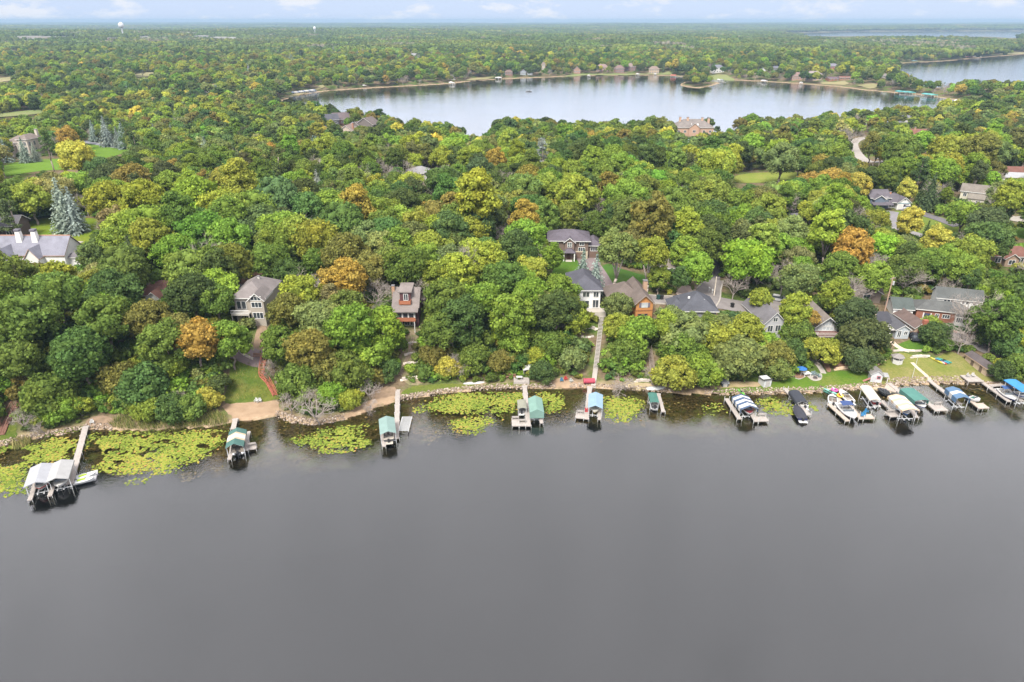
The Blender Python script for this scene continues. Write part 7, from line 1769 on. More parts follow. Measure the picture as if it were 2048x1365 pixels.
q = P1(1824, 757); t = thing('flagpole', 'thin white flagpole on the dry lawn above the rocks', 'flagpole', q, 0)
MB().tube((0, 0, -.2), (0, 0, 5.6), .06, .035).build('pole', PIPE, t); MB().tube((0, 0, 5.6), (0, 0, 5.75), .09, .05).build('finial', PIPE, t)
q = P1(1560, 758); t = thing('timber_fence', 'low white fence rail by the mulch bed', 'fence', P1(1570, 756), .1)
MB().box(-2.2, 2.2, -.05, .05, .5, .75).build('rail', paint((.66, .62, .56)), t)
for x in (-2, 0, 2): MB().box(x - .07, x + .07, .055, .15, -.3, .8).build('post', paint((.6, .56, .5)), t)
def pole(label, px, py, h, lamp=False, c=(.3, .2, .15), arm=True, box=False):
    t = thing('utility_pole', label, 'utility pole', P1(px, py), 0.5, 'poles among the trees')
    MB().tube((0, 0, -1), (0, 0, h), .17, .12, n=7).build('pole', bsdf_mat('pole wood', c, .9), t)
    if arm: MB().box(-1.1, 1.1, -.06, .06, h - .55, h - .4).build('crossarm', paint((.35, .27, .22)), t)
    for x in (-.9, -.3, .4, .95): MB().tube((x, 0, h - .4), (x, 0, h - .22), .05).build('insulator', paint((.5, .5, .5)), t)
    if box: MB().tube((.3, -.3, h - 2.2), (.3, -.3, h - 1.2), .25, n=8).build('transformer', paint((.55, .56, .56)), t)
    KEEP.append(np.array([(P1(px, py).x + a, P1(px, py).y + b) for a, b in ((-2, -2), (2, -2), (2, 2), (-2, 2))]))
    return t
pole('tall brown utility pole with transformer behind the white garage', 1768, 628, 10.5, box=True); pole('utility pole with pale cross-arm beside the turning circle', 1428, 592, 5.5, c=(.5, .44, .36)); pole('brown utility pole in the woods left of the brown house', 1003, 570, 9, arm=False)
CLEAR_H.append((np.array(box_px(1762, 583, 1782, 626), float), 172.0)); CLEAR_H.append((np.array(box_px(1419, 566, 1438, 594), float), 172.0)); CLEAR_H.append((np.array(box_px(999, 526, 1007, 566), float), 185.0))
# overhead wire between poles
def car(label, px, py, rz, c, kind='suv', pos=None):
    p = P1(px, py); p.z += .12
    t = thing('parked_car', label, 'car', p, rz, 'parked cars'); L, w = 4.6, .92
    MB().rings([[(x, -w * a, .32), (x, w * a, .32), (x, w * a, z1), (x, -w * a, z1)] for x, z1, a in ((-2.3, .85, .88), (-2.2, .98, .97), (-.9, 1.0, 1), (1.0, .98, 1), (1.9, .88, .96), (2.3, .68, .86))]).build('body', paint(c, .25, .03), t)
    MB().rings([[(x, -w * .9, 1.0), (x, w * .9, 1.0), (x, w * .76, z1), (x, -w * .76, z1)] for x, z1 in ((-2.15, 1.1), (-1.7, 1.58), (.2, 1.6), (1.05, 1.02))]).build('windows', GLASS, t)
    MB().box(-1.65, .2, -w * .75, w * .75, 1.585, 1.66).build('roof', paint(c, .25, .03), t)
    for x in (-1.4, 1.4):
        for s_ in (-1, 1):
            o = MB().tube((x, s_ * (w - .18), .34), (x, s_ * (w + .02), .34), .34, n=10).build('wheel', DARKP, t); MB().tube((x, s_ * (w + .021), .34), (x, s_ * (w + .04), .34), .18, n=8).build('rim', ALU, o)
    for s_ in (-1, 1): MB().box(2.2, 2.31, s_ * .62 - .16, s_ * .62 + .16, .6, .74).build('headlight', paint((.8, .8, .78), .2), t)
    return t
car('pale grey car parked at the back of the parking area', 1557, 603, -.45, (.5, .5, .5)); car('white car on the loop drive by the slate-blue house', 1818, 420, -.35, (.72, .72, .73)); car('dark car between the cottage and the peach outbuilding', 1826, 678, 1.4, (.05, .055, .07))
CLEAR_H.append((np.array(box_px(1545, 592, 1572, 608), float), 168.0)); CLEAR_H.append((np.array(box_px(1808, 409, 1832, 422), float), 255.0))
def bin_(label, px, py, c):
    p = P1(px, py); t = thing('wheelie_bin', label, 'bin', p + Vector((0, 0, .15)), .3, 'bins by the road')
    MB().rings([[(-.28, -.32, .08), (.28, -.32, .08), (.28, .32, .08), (-.28, .32, .08)], [(-.36, -.42, 1.05), (.36, -.42, 1.05), (.36, .42, 1.05), (-.36, .42, 1.05)]]).build('tub', paint(c, .5), t); MB().box(-.4, .4, -.46, .46, 1.05, 1.14).build('lid', paint(tuple(np.array(c) * .7), .5), t)
    for s_ in (-1, 1): MB().tube((s_ * .3, .3, .12), (s_ * .36, .3, .12), .12, n=8).build('wheel', DARKP, t)
bin_('dark green bin on the road edge by the orange house', 1316, 600, (.03, .1, .09)); bin_('black bin beside the dark green one', 1323, 600, (.05, .05, .05)); bin_('black bin at the outer edge of the turning circle', 1464, 616, (.03, .03, .03))
for px, py, lab in ((1424, 588, 'white mailbox on the right kerb of the road'), (1418, 584, 'white mailbox left of the pole at the turning circle'), (58, 451, 'white post on the yellow-green lawn')):
    t = thing('mailbox', lab, 'mailbox', P1(px, py), 0, 'mailboxes'); MB().box(-.06, .06, -.06, .06, -.2, 1.0).build('post', paint(WHITE), t); MB().box(-.15, .15, -.3, .3, 1.0, 1.3).build('box', paint(WHITE), t)

# ------------------------------------------------------------------ things along the far shores, a few pixels each
def small_canopy(label, px, py, wd, L, c, rz=0, group='boat canopies on the second lake'):
    p = PW(px, py); t = thing('boat_lift', label, 'boat lift', p, rz, group)
    MB().rings([[(-wd / 2, y, 2.0), (-wd / 2, y, 2.6), (0, y, 3.3), (wd / 2, y, 2.6), (wd / 2, y, 2.0)] for y in (0, L)], close=False, cap=(True, False)).build('canopy', canvas(c), t)
    for x in (-wd / 2 + .1, wd / 2 - .1):
        for y in (.3, L - .3): MB().box(x - .08, x + .08, y - .08, y + .08, -1, 2.1).build('post', ALU, t)
    MB().rings([[(-w_, y, .9), (0, y, .3), (w_, y, .9), (0, y, 1.15)] for y, w_ in ((.2, .8), (L * .6, .9), (L, .1))]).build('boat_hull', paint((.7, .7, .7)), t)
for i in range(13):
    small_canopy('white boat canopy in the marina row, %s from the left' % ['first', 'second', 'third', 'fourth', 'fifth', 'sixth', 'seventh', 'eighth', 'ninth', 'tenth', 'eleventh', 'twelfth', 'thirteenth'][i], 588 + i * 3.6, 190.5 - i * .42, 2.6, 7, CW if i % 3 else (.25, .3, .42), .5, 'marina boat canopies')
def far_dock(label, px0, py0, px1, py1, wd=1.5):
    a, b = PW(px0, py0, .6), PW(px1, py1, .6); t = thing('dock', label, 'dock', (a.x, a.y, 0), math.atan2((b - a).y, (b - a).x), 'docks on the second lake'); L = (b - a).length
    boards(0, L, -wd / 2, wd / 2, .6, 1.0).build('deck', paint((.6, .58, .54)), t)
    for x in (1, L - 1): MB().box(x - .1, x + .1, -.1, .1, -1.5, .5).build('post', ALU, t)
far_dock('long pale dock left of the marina canopies', 565, 193, 585, 193.5); far_dock('white dock behind the marina canopies', 586, 187.5, 634, 182)
for px, py, wd, L, c, rz, lab in ((905, 170, 6, 9, WHITE, .3, 'white boathouse canopy at the reedy point'), (997, 159.5, 9, 8, WHITE, .1, 'broad white canopy in the bay with boats'), (730, 175.5, 4, 8, WHITE, .5, 'white canopy on the bare left shore'),
        (1178, 155, 4, 7, CW, 0, 'white boat cover before the pink-roofed house'), (1277, 152, 4, 7, CW, .2, 'pale cover before the timbered house'), (1310, 152, 4, 7, CW, -.2, 'white boat cover before the tan house'), (1532, 166, 5, 8, CW, .4, 'white canopied boat off the dark trees'), (1602, 170, 4, 7, CW, -.3, 'white canopied boat off the building site'),
        (1806, 188.5, 8, 9, (.1, .38, .38), .2, 'first teal canopy on the right shore'), (1816, 189.5, 8, 9, (.1, .36, .36), .2, 'second teal canopy on the right shore'), (1825, 190, 8, 9, (.12, .4, .4), .2, 'third teal canopy on the right shore'), (1860, 194, 8, 9, (.12, .42, .42), .2, 'fourth teal canopy on the right shore'), (1869, 195, 8, 9, (.14, .46, .42), .2, 'fifth teal canopy on the right shore'),
        (1928, 208, 7, 9, WHITE, .5, 'white boathouse canopy at the far right shore'), (1352, 154.5, 4, 8, (.5, .12, .1), 1.2, 'red boat cover beside the island'), (1776, 126, 10, 12, (.3, .45, .7), 0, 'blue boathouse canopy at the head of the third lake'), (1830, 124.5, 9, 10, (.3, .5, .55), 0, 'teal canopy on the third lake'), (1942, 116.5, 12, 12, (.5, .2, .2), 0, 'red and white canopy on the third lake'), (1957, 116, 12, 12, CW, 0, 'white canopy right of the red one on the third lake'),
        (1440, 164, 3, 7, CW, .2, 'white boat cover first below the green bank'), (1446, 164.5, 3, 7, (.3, .32, .36), .2, 'grey boat cover below the green bank')):
    small_canopy(lab, px, py, wd, L, c, rz)
far_dock('pale dock beside the far right boathouse', 1932, 208.5, 1960, 209); far_dock('dock below the green bank', 1432, 163, 1452, 165); far_dock('dock by the island shore', 1345, 154, 1372, 155); far_dock('dock below the teal canopies', 1800, 189.5, 1834, 191.5)
boat('lone motor boat out on the second lake', None, None, 2.4, (.6, .6, .6), wp=PW(1052, 184) - Vector((0, 0, .0)), L=7.5, rz=.2, z=.1, group='boat on the second lake', bimini=(.5, .5, .5))
CLEAR_G.append(np.array([(226, 862), (232, 838), (300, 832), (440, 830), (455, 845), (440, 858)], float))
for ol_ in ([(226, 856), (230, 838), (300, 830), (380, 828), (440, 828), (455, 840), (452, 852), (380, 858), (300, 863)], [(22, 892), (30, 880), (58, 876), (62, 884), (50, 894), (30, 900)]):
    KEEP.append(P(*np.array(ol_, float).T)[:, :2])
# ------------------------------------------------------------------ the rest of the woods
gW = np.random.default_rng(23)
def vnoise(x, y, sc, seed):
    """smooth value noise"""
    x = np.asarray(x) / sc + 1000; y = np.asarray(y) / sc + 1000
    xi, yi = np.floor(x).astype(int), np.floor(y).astype(int); fx, fy = x - xi, y - yi
    fx, fy = fx * fx * (3 - 2 * fx), fy * fy * (3 - 2 * fy)
    def h(a, b):
        n = (a * 374761393 + b * 668265263 + seed * 1442695) & 0x7fffffff
        n = ((n ^ (n >> 13)) * 1274126177) & 0x7fffffff
        return ((n ^ (n >> 16)) & 0xffff) / 65535.0
    return (h(xi, yi) * (1 - fx) + h(xi + 1, yi) * fx) * (1 - fy) + (h(xi, yi + 1) * (1 - fx) + h(xi + 1, yi + 1) * fx) * fy
def clear_ok(x, y, z, rx, hc, hh, shrink=.8):
    """False where a crown would stand in or hide something the photograph shows open"""
    ok = np.ones(x.shape, bool)
    S = []
    for a in np.linspace(0, 2 * PI, 9)[:-1]:
        S.append((x + math.cos(a) * rx * shrink, y, z + hc + math.sin(a) * hh * shrink))
    S += [(x, y, z + hc), (x, y, z + .3)]
    dist = np.hypot(x, y)
    for (sx, sy, sz) in S:
        a, b, dp = proj(sx, sy, sz)
        for poly in CLEAR_G:
            lo, hi = poly.min(0), poly.max(0)
            k = ok & (a > lo[0]) & (a < hi[0]) & (b > lo[1]) & (b < hi[1])
            if k.any():
                i = np.where(k)[0]; hit = in_poly(poly, a[i], b[i]); ok[i[hit]] = False
        for poly, dd in CLEAR_H:
            lo, hi = poly.min(0), poly.max(0)
            k = ok & (dist < dd) & (a > lo[0]) & (a < hi[0]) & (b > lo[1]) & (b < hi[1])
            if k.any():
                i = np.where(k)[0]; hit = in_poly(poly, a[i], b[i]); ok[i[hit]] = False
    return ok
def keep_ok(x, y, pad=0):
    ok = np.ones(x.shape, bool)
    for poly in KEEP:
        lo, hi = poly.min(0) - 6, poly.max(0) + 6
        k = (x > lo[0]) & (x < hi[0]) & (y > lo[1]) & (y < hi[1])
        if k.any():
            i = np.where(k)[0]; ok[i[sd_poly(poly, x[i], y[i]) < pad]] = False
    return ok
def grid(y0, y1, sp, margin=260):
    xs = np.arange(-y1 * .95 - 60, y1 * .95 + 60, sp); ys = np.arange(y0, y1, sp * .87)
    gx, gy = np.meshgrid(xs, ys); gx = gx + (np.arange(len(ys)) % 2)[:, None] * sp / 2
    gx = gx + gW.uniform(-.32, .32, gx.shape) * sp; gy = gy + gW.uniform(-.32, .32, gy.shape) * sp
    x, y = gx.ravel(), gy.ravel()
    a, b, dp = proj(x, y, np.full(x.shape, 8.0))
    k = (a > -margin) & (a < 2048 + margin)
    return x[k], y[k]
PAL_N = list('gbdcywmono'); PW_N = np.array([.25, .20, .09, .11, .20, .045, .07, .03, .02, .0])
PAL_F = list('gbdcywmonY'); PW_F = np.array([.23, .10, .13, .12, .16, .10, .07, .004, .06, .02])
def pick_col(x, y, far):
    pal, pw = (PAL_F, PW_F) if far else (PAL_N, PW_N)
    a = vnoise(x, y, 60 if not far else 140, 3) - .5; b = vnoise(x, y, 38 if not far else 90, 9) - .5
    p = pw.copy() * gW.uniform(.6, 1.4, len(pw))
    p[[4, 5]] *= math.exp(3.2 * a); p[[2, 6]] *= math.exp(-3.0 * a); p[1] *= math.exp(2.5 * b)
    return pal[int(gW.choice(len(pal), p=p / p.sum()))]
def scatter_trees(y0, y1, sp, far, hmul=1.0, dens=.93, dmin=4.5):
    x, y = grid(y0, y1, sp)
    d = land(x, y)
    k = (d > dmin) & (gW.random(len(x)) < dens)
    x, y, d = x[k], y[k], d[k]
    k = keep_ok(x, y, 1.0); x, y, d = x[k], y[k], d[k]
    z = terrain(x, y, d)
    isl = sd_poly(ISLAND, x, y) < 3
    kinds = []
    for i in range(len(x)):
        u = gW.random(); dec = vnoise(x[i], y[i], 45, 17); bz = vnoise(x[i], y[i], 50, 29)
        if u < .055 + .25 * max(0, bz - .55) / .45: kd = 'bare'
        elif u < .09 + .10 * max(0, dec - .6): kd = 'sparse'
        elif u < .115 + .16 * max(0, dec - .66) / .34: kd = 'spruce' if gW.random() < .7 else 'pine'
        elif u < .60: kd = 'oak'
        elif u < .84: kd = 'maple'
        elif u < .91: kd = 'tall'
        else: kd = 'small'
        if isl[i]: kd = 'low'
        if d[i] < 17 and y[i] < 400 and kd in ('tall', 'oak', 'spruce', 'pine', 'maple'): kd = 'low' if gW.random() < .8 else 'small'
        kinds.append(kd)
    vi = np.array([gW.integers(len(KIT[k_])) for k_ in kinds])
    s = gW.normal(.97, .19, len(x)).clip(.55, 1.4) * hmul * (.8 + .4 * vnoise(x, y, 70, 41))
    geo = np.array([KIT[k_][v_][2:] for k_, v_ in zip(kinds, vi)])
    ok = clear_ok(x, y, z, geo[:, 0] * s, geo[:, 1] * s, geo[:, 2] * s)
    res = []
    F = np.array([(t[2], t[3], KIT[t[0]][t[1]][2] * t[5]) for t in TREES if t[9]])
    for i in np.where(ok)[0]:
        if y0 < 420:
            dd = np.hypot(F[:, 0] - x[i], F[:, 1] - y[i])
            if (dd < .66 * (F[:, 2] + geo[i, 0] * s[i])).any(): continue
        c = pick_col(x[i], y[i], far)
        if kinds[i] in ('spruce', 'pine'): c = 'n' if gW.random() < .6 else ('d' if gW.random() < .6 else 's')
        if kinds[i] == 'bare': c = 'k'
        if kinds[i] == 'sparse': c = gW.choice(list('pcwg'))
        res.append([kinds[i], int(vi[i]), x[i], y[i], z[i], s[i], gW.uniform(0, 6.28), c, tint_of(c, gW), False])
    return res
NEAR_FILL = scatter_trees(108, 335, 6.1, False)
MID_FILL = scatter_trees(335, 700, 6.6, True, .84)
FAR_FILL = scatter_trees(700, 1550, 9.2, True, dens=.9)

# 300 broadleaf trees that show largest become things of their own, and every tree picked out by hand
def apparent(t):
    k = KIT[t[0]][t[1]]; return k[2] * t[5] / proj(t[2], t[3], t[4] + k[3])[2]
BROAD = ('oak', 'maple', 'tall', 'small', 'sparse', 'low')
def shows(t):
    k = KIT[t[0]][t[1]]; a, b, dp = proj(t[2], t[3], t[4] + k[3] * t[5]); r = k[2] * t[5] * FPX / dp
    return -r * .5 < a < 2048 + r * .5 and b > 0
nb = sum(t[0] in BROAD for t in TREES)
extra = sorted([t for t in NEAR_FILL if t[0] in BROAD and shows(t)], key=apparent, reverse=True)[:max(0, 292 - nb)]
lim = min(apparent(t) for t in extra) if extra else 0
extra_o = [t for t in NEAR_FILL if t[0] not in BROAD and shows(t) and apparent(t) > lim * .75]
ids = {id(t) for t in extra} | {id(t) for t in extra_o}
SINGLE = TREES + extra + extra_o
REST = [t for t in NEAR_FILL if id(t) not in ids]

# coarser shapes for trees seen at a few pixels
LOD = []
for i in range(4): LOD.append(('oak', crown('coarse_oak', 1100 + i, 5.0, 4.5, 8.0, 34, 1250, .84, (.23, .36), flat=-.5, core=.78)))
for i in range(3): LOD.append(('maple', crown('coarse_maple', 1200 + i, 4.3, 5.2, 8.2, 32, 1150, .8, (.24, .38), flat=-.5, core=.78)))
for i in range(2): LOD.append(('tall', crown('coarse_tall', 1300 + i, 3.6, 6.4, 10.6, 26, 900, .8, (.28, .42), core=.78)))
for i in range(2): LOD.append(('small', crown('coarse_small', 1400 + i, 2.6, 2.8, 4.2, 14, 260, 1.0, (.32, .48), core=.8)))
for i in range(2): LOD.append(('sparse', crown('coarse_open', 1500 + i, 4.4, 4.6, 9.0, 20, 400, 1.0, (.22, .34), core=.6)))
LOD.append(('spruce', spruce_mesh('coarse_spruce', 1600, 13, 3.1, 12, 8)))
LOD.append(('pine', pine_mesh('coarse_pine', 1650, 17, 3.8, 22, 420)))
for i in range(2): LOD.append(('bare', bare_mesh('coarse_branches', 1700 + i, 11.5, 4, 4, 1, .8)))

def tree_patch(name, seed, size, n):
    """a stand of crowns seen from kilometres away"""
    g = np.random.default_rng(seed); V, T, Q, fv, fu = [], [], [], [], []
    nv = 0
    for i in range(n):
        a = (i % 7 + .5 + g.uniform(-.45, .45)) / 7 - .5; b = (i // 7 + .5 + g.uniform(-.45, .45)) / max(1, n / 7) - .5
        r = g.uniform(4.2, 7.2); h = g.uniform(6, 12); c = np.array([a * size, b * size, h])
        hz = g.uniform(.8, 1.2); lum = g.random(); rip = g.beta(.8, 2.6)
        V.append(IV * (r, r, r * hz) * g.uniform(.82, 1.1, (12, 1)) + c); T.append(IF + nv); nv += 12; fv.append(np.clip(lum + g.normal(0, .08, 20), 0, 1)); fu.append(np.full(20, rip))
        k = 16
        u = g.normal(size=(k, 3)); u /= np.linalg.norm(u, axis=1)[:, None]; u[:, 2] = np.abs(u[:, 2])
        cc = c + u * (r, r, r * hz) * g.uniform(.8, 1.02, (k, 1))
        v_, q_ = leaf_quads(g, cc, u + g.normal(0, .3, (k, 3)), g.uniform(2.2, 3.6, k))
        V.append(v_); Q.append(q_ + nv); nv += len(v_); fv.append(np.clip(lum + g.normal(0, .2, k), 0, 1)); fu.append(np.clip(rip + g.normal(0, .1, k), 0, 1))
    # lay out faces: triangles first, then quads
    tv = np.concatenate([f for f in fv if len(f) == 20] + [f for f in fv if len(f) != 20]); tu = np.concatenate([f for f in fu if len(f) == 20] + [f for f in fu if len(f) != 20])
    return mesh_np(name, np.vstack(V), [np.vstack(T), np.vstack(Q)], [FOLF], fattr={'v': tv, 'u': tu})

def scatter_object(name, label, kit, pts, scl, rot, idx, tint, zs=None):
    """one object whose points carry copies of the kit shapes"""
    col = bpy.data.collections.new(name + '_shapes')
    for i, me in enumerate(kit):
        col.objects.link(bpy.data.objects.new('%s_shape_%03d' % (name, i), me))
    me = bpy.data.meshes.new(name)
    pts = np.asarray(pts, np.float32)
    me.vertices.add(len(pts)); me.vertices.foreach_set('co', pts.ravel())
    def at(n, ty, val, key):
        a = me.attributes.new(n, ty, 'POINT'); a.data.foreach_set(key, np.asarray(val).ravel())
    at('scl', 'FLOAT_VECTOR', np.asarray(scl, np.float32), 'vector')
    at('rot', 'FLOAT_VECTOR', np.stack([np.zeros(len(pts)), np.zeros(len(pts)), rot], 1).astype(np.float32), 'vector')
    at('pick', 'INT', np.asarray(idx, np.int32), 'value')
    at('tint', 'FLOAT_VECTOR', np.asarray(tint, np.float32), 'vector')
    o = link(name, me); tag(o, label, kind='stuff')
    ng = bpy.data.node_groups.new(name, 'GeometryNodeTree')
    ng.interface.new_socket('Geometry', in_out='INPUT', socket_type='NodeSocketGeometry')
    ng.interface.new_socket('Geometry', in_out='OUTPUT', socket_type='NodeSocketGeometry')
    N = ng.nodes; L = ng.links
    gi, go = N.new('NodeGroupInput'), N.new('NodeGroupOutput')
    ci = N.new('GeometryNodeCollectionInfo'); ci.inputs['Collection'].default_value = col
    ci.inputs['Separate Children'].default_value = True; ci.inputs['Reset Children'].default_value = True
    ip = N.new('GeometryNodeInstanceOnPoints'); ip.inputs['Pick Instance'].default_value = True
    def na(n, ty):
        a = N.new('GeometryNodeInputNamedAttribute'); a.data_type = ty; a.inputs['Name'].default_value = n; return a.outputs['Attribute']
    L.new(gi.outputs[0], ip.inputs['Points']); L.new(ci.outputs[0], ip.inputs['Instance'])
    L.new(na('pick', 'INT'), ip.inputs['Instance Index']); L.new(na('rot', 'FLOAT_VECTOR'), ip.inputs['Rotation'])
    L.new(na('scl', 'FLOAT_VECTOR'), ip.inputs['Scale']); L.new(ip.outputs[0], go.inputs[0])
    md = o.modifiers.new('copies', 'NODES'); md.node_group = ng
    return o
def woods(name, label, trees, kit_of):
    meshes, key = [], {}
    pts, scl, rot, idx, tint = [], [], [], [], []
    for t in trees:
        for me in kit_of(t):
            if me is None: continue
            if me.name not in key:
                key[me.name] = len(meshes); meshes.append(me)
            pts.append((t[2], t[3], t[4])); scl.append((t[5],) * 3); rot.append(t[6]); idx.append(key[me.name]); tint.append(t[8])
    return scatter_object(name, label, meshes, pts, scl, rot, idx, tint)
woods('woods', 'mixed green and yellowing woods on the neck of land', REST, lambda t: KIT[t[0]][t[1]][:2])
def lod_of(t):
    c = [m for k, m in LOD if k == t[0]] or [LOD[0][1]]
    return [c[t[1] % len(c)]]
woods('woods', 'woods between the houses and the second lake and along its far shore', MID_FILL + FAR_FILL, lod_of)

# distant woods, as stands
PATCH = [tree_patch('far_stand', 2000 + i, 66, 49) for i in range(6)]
pp = []
for (y0, y1, sp, sc) in ((1550, 3200, 60, 1.0), (3200, 6000, 75, 1.25), (6000, 16500, 150, 2.3)):
    x, y = grid(y0, y1, sp, 160)
    d = land(x, y); k = d > 24 * sc
    x, y, d = x[k], y[k], d[k]
    k = keep_ok(x, y, 10 * sc); x, y = x[k], y[k]
    z = terrain(x, y) - .5
    ok = np.ones(len(x), bool)
    for poly in WATER_GAP:
        for hh_ in (4, 9, 14, 19, 25):
            a, b, _ = proj(x, y, z + hh_); ok &= ~in_poly(poly, a, b)
    for poly, dd in CLEAR_H:
        if dd < 1500: continue
        a, b, _ = proj(x, y, z + 9); ok &= ~(in_poly(poly, a, b) & (np.hypot(x, y) < dd))
    for i in np.where(ok)[0]:
        c = pick_col(x[i], y[i], True)
        if gW.random() < .05: c = 'k'
        tt = np.array(tint_of(c, gW, .10)); base = np.array((.062, .088, .028)); tt = (base * .62 + tt * .38) * .70
        s_ = sc * gW.uniform(.92, 1.1)
        pp.append(((x[i], y[i], z[i]), (s_, s_, (1.0 if sc < 2 else 1.25) * gW.uniform(.8, 1.2)), gW.integers(4) * PI / 2 + gW.uniform(-.2, .2), int(gW.integers(6)), tt))
# thin rows of trees close to the far lake shores
x, y = grid(1550, 3300, 13, 60); d = land(x, y); k = (d > 5) & (d < 30); x, y = x[k], y[k]
k = keep_ok(x, y, 4); x, y = x[k], y[k]
z = terrain(x, y); ok = clear_ok(x, y, z, np.full(len(x), 5.), np.full(len(x), 8.), np.full(len(x), 4.))
SHORE_ROW = [['oak', int(gW.integers(4)), x[i], y[i], z[i], gW.uniform(.75, 1.15), gW.uniform(0, 6), 'g', tint_of(pick_col(x[i], y[i], True), gW), False] for i in np.where(ok)[0]]
woods('woods', 'row of trees along the shore of the third lake', SHORE_ROW, lod_of)
scatter_object('distant_woods', 'distant woods fading blue towards the horizon', PATCH, [p[0] for p in pp], [p[1] for p in pp], [p[2] for p in pp], [p[3] for p in pp], [p[4] for p in pp])

# undergrowth on the bank and between the trunks
x, y = grid(100, 280, 1.75, 120); d = land(x, y)
bank = np.where(d < 38, .9, .26)
k = (d > 2.2) & (gW.random(len(x)) < bank); x, y, d = x[k], y[k], d[k]
k = keep_ok(x, y, .8); x, y, d = x[k], y[k], d[k]
z = terrain(x, y, d); s = gW.uniform(.5, 1.55, len(x)) * np.where(d < 6, .55, 1)
a = clear_ok(x, y, z, 1.4 * s, .9 * s, 1.0 * s, .35); x, y, z, s = x[a], y[a], z[a], s[a]
uc = [gW.choice(list('gbmgdcyw'), p=[.25, .2, .15, .12, .1, .08, .05, .05]) for _ in x]
scatter_object('undergrowth', 'leafy undergrowth covering the bank between the trees', [k_[0] for k_ in KIT['bush']], np.stack([x, y, z - .1], 1), np.stack([s, s, s * gW.uniform(.7, 1.2, len(s))], 1),
               gW.uniform(0, 6.28, len(x)), gW.integers(0, 4, len(x)), [tint_of(c, gW) for c in uc])
# ------------------------------------------------------------------ shore stones, water plants, reeds
def attr_mat(name, cols, rough=.9, second=None):
    m, t, o = new_mat(name)
    b = t.nodes.new('ShaderNodeBsdfDiffuse'); t.links.new(b.outputs[0], o.inputs[0])
    a = t.nodes.new('ShaderNodeAttribute'); a.attribute_name = 'v'
    r = t.nodes.new('ShaderNodeValToRGB'); e = r.color_ramp.elements
    while len(e) > 1: e.remove(e[0])
    e[0].position = 0; e[0].color = (*cols[0], 1)
    for i, c in enumerate(cols[1:]):
        q = e.new((i + 1) / (len(cols) - 1)); q.color = (*c, 1)
    t.links.new(a.outputs['Fac'], r.inputs['Fac']); t.links.new(r.outputs[0], b.inputs['Color'])
    return m
gS = np.random.default_rng(77)
def shore_band(x0, x1, d0, d1, step):
    """random places on the near shore between photograph columns x0..x1 and d0..d1 metres inland of the waterline"""
    x, y = np.meshgrid(np.arange(-140, 150, step), np.arange(84, 150, step)); x = x.ravel() + gS.uniform(-.5, .5, x.size) * step; y = y.ravel() + gS.uniform(-.5, .5, y.size) * step
    px, py, _ = proj(x, y, np.zeros(len(x))); k = (px > x0) & (px < x1); x, y = x[k], y[k]
    d = -sd_poly(NEAR_POLY, x, y) * -1
    k = (d > d0) & (d < d1); return x[k], y[k], d[k]
NEAR_POLY = LAKES[0]
V, F, fv, nv = [], [], [], 0
for x0, x1, d0, d1, st in ((-60, 226, -.2, 1.5, .4), (551, 690, -.3, 1.6, .4), (800, 1112, -.2, 1.6, .38), (1140, 1345, -.2, 1.3, .4), (1410, 1762, -.2, 1.9, .4), (1770, 1935, -.2, 2.7, .42), (1950, 2090, -.2, 1.3, .42)):
    x, y, d = shore_band(x0, x1, d0, d1, st)
    z = np.maximum(terrain(x, y, d), 0)
    for i in range(len(x)):
        s = gS.uniform(.13, .36); c = (x[i], y[i], z[i] + s * .22)
        M = np.array(Matrix.Rotation(gS.uniform(0, 6), 3, 'Z')); V.append((IV * gS.uniform(.75, 1.15, (12, 1)) * (s, s * .8, s * .62)) @ M + c); F.append(IF + nv); nv += 12
        fv.append(np.clip(gS.normal(.5, .26) + gS.normal(0, .04, 20), 0, 1))
ROCKM = attr_mat('shore stones', [(.10, .08, .06), (.18, .14, .11), (.245, .195, .155), (.34, .29, .245)])
o = link('shore_stones', mesh_np('shore_stones', np.vstack(V), [np.vstack(F)], [ROCKM], fattr={'v': np.concatenate(fv)})); tag(o, 'band of loose pale stones along the waterline', kind='stuff')

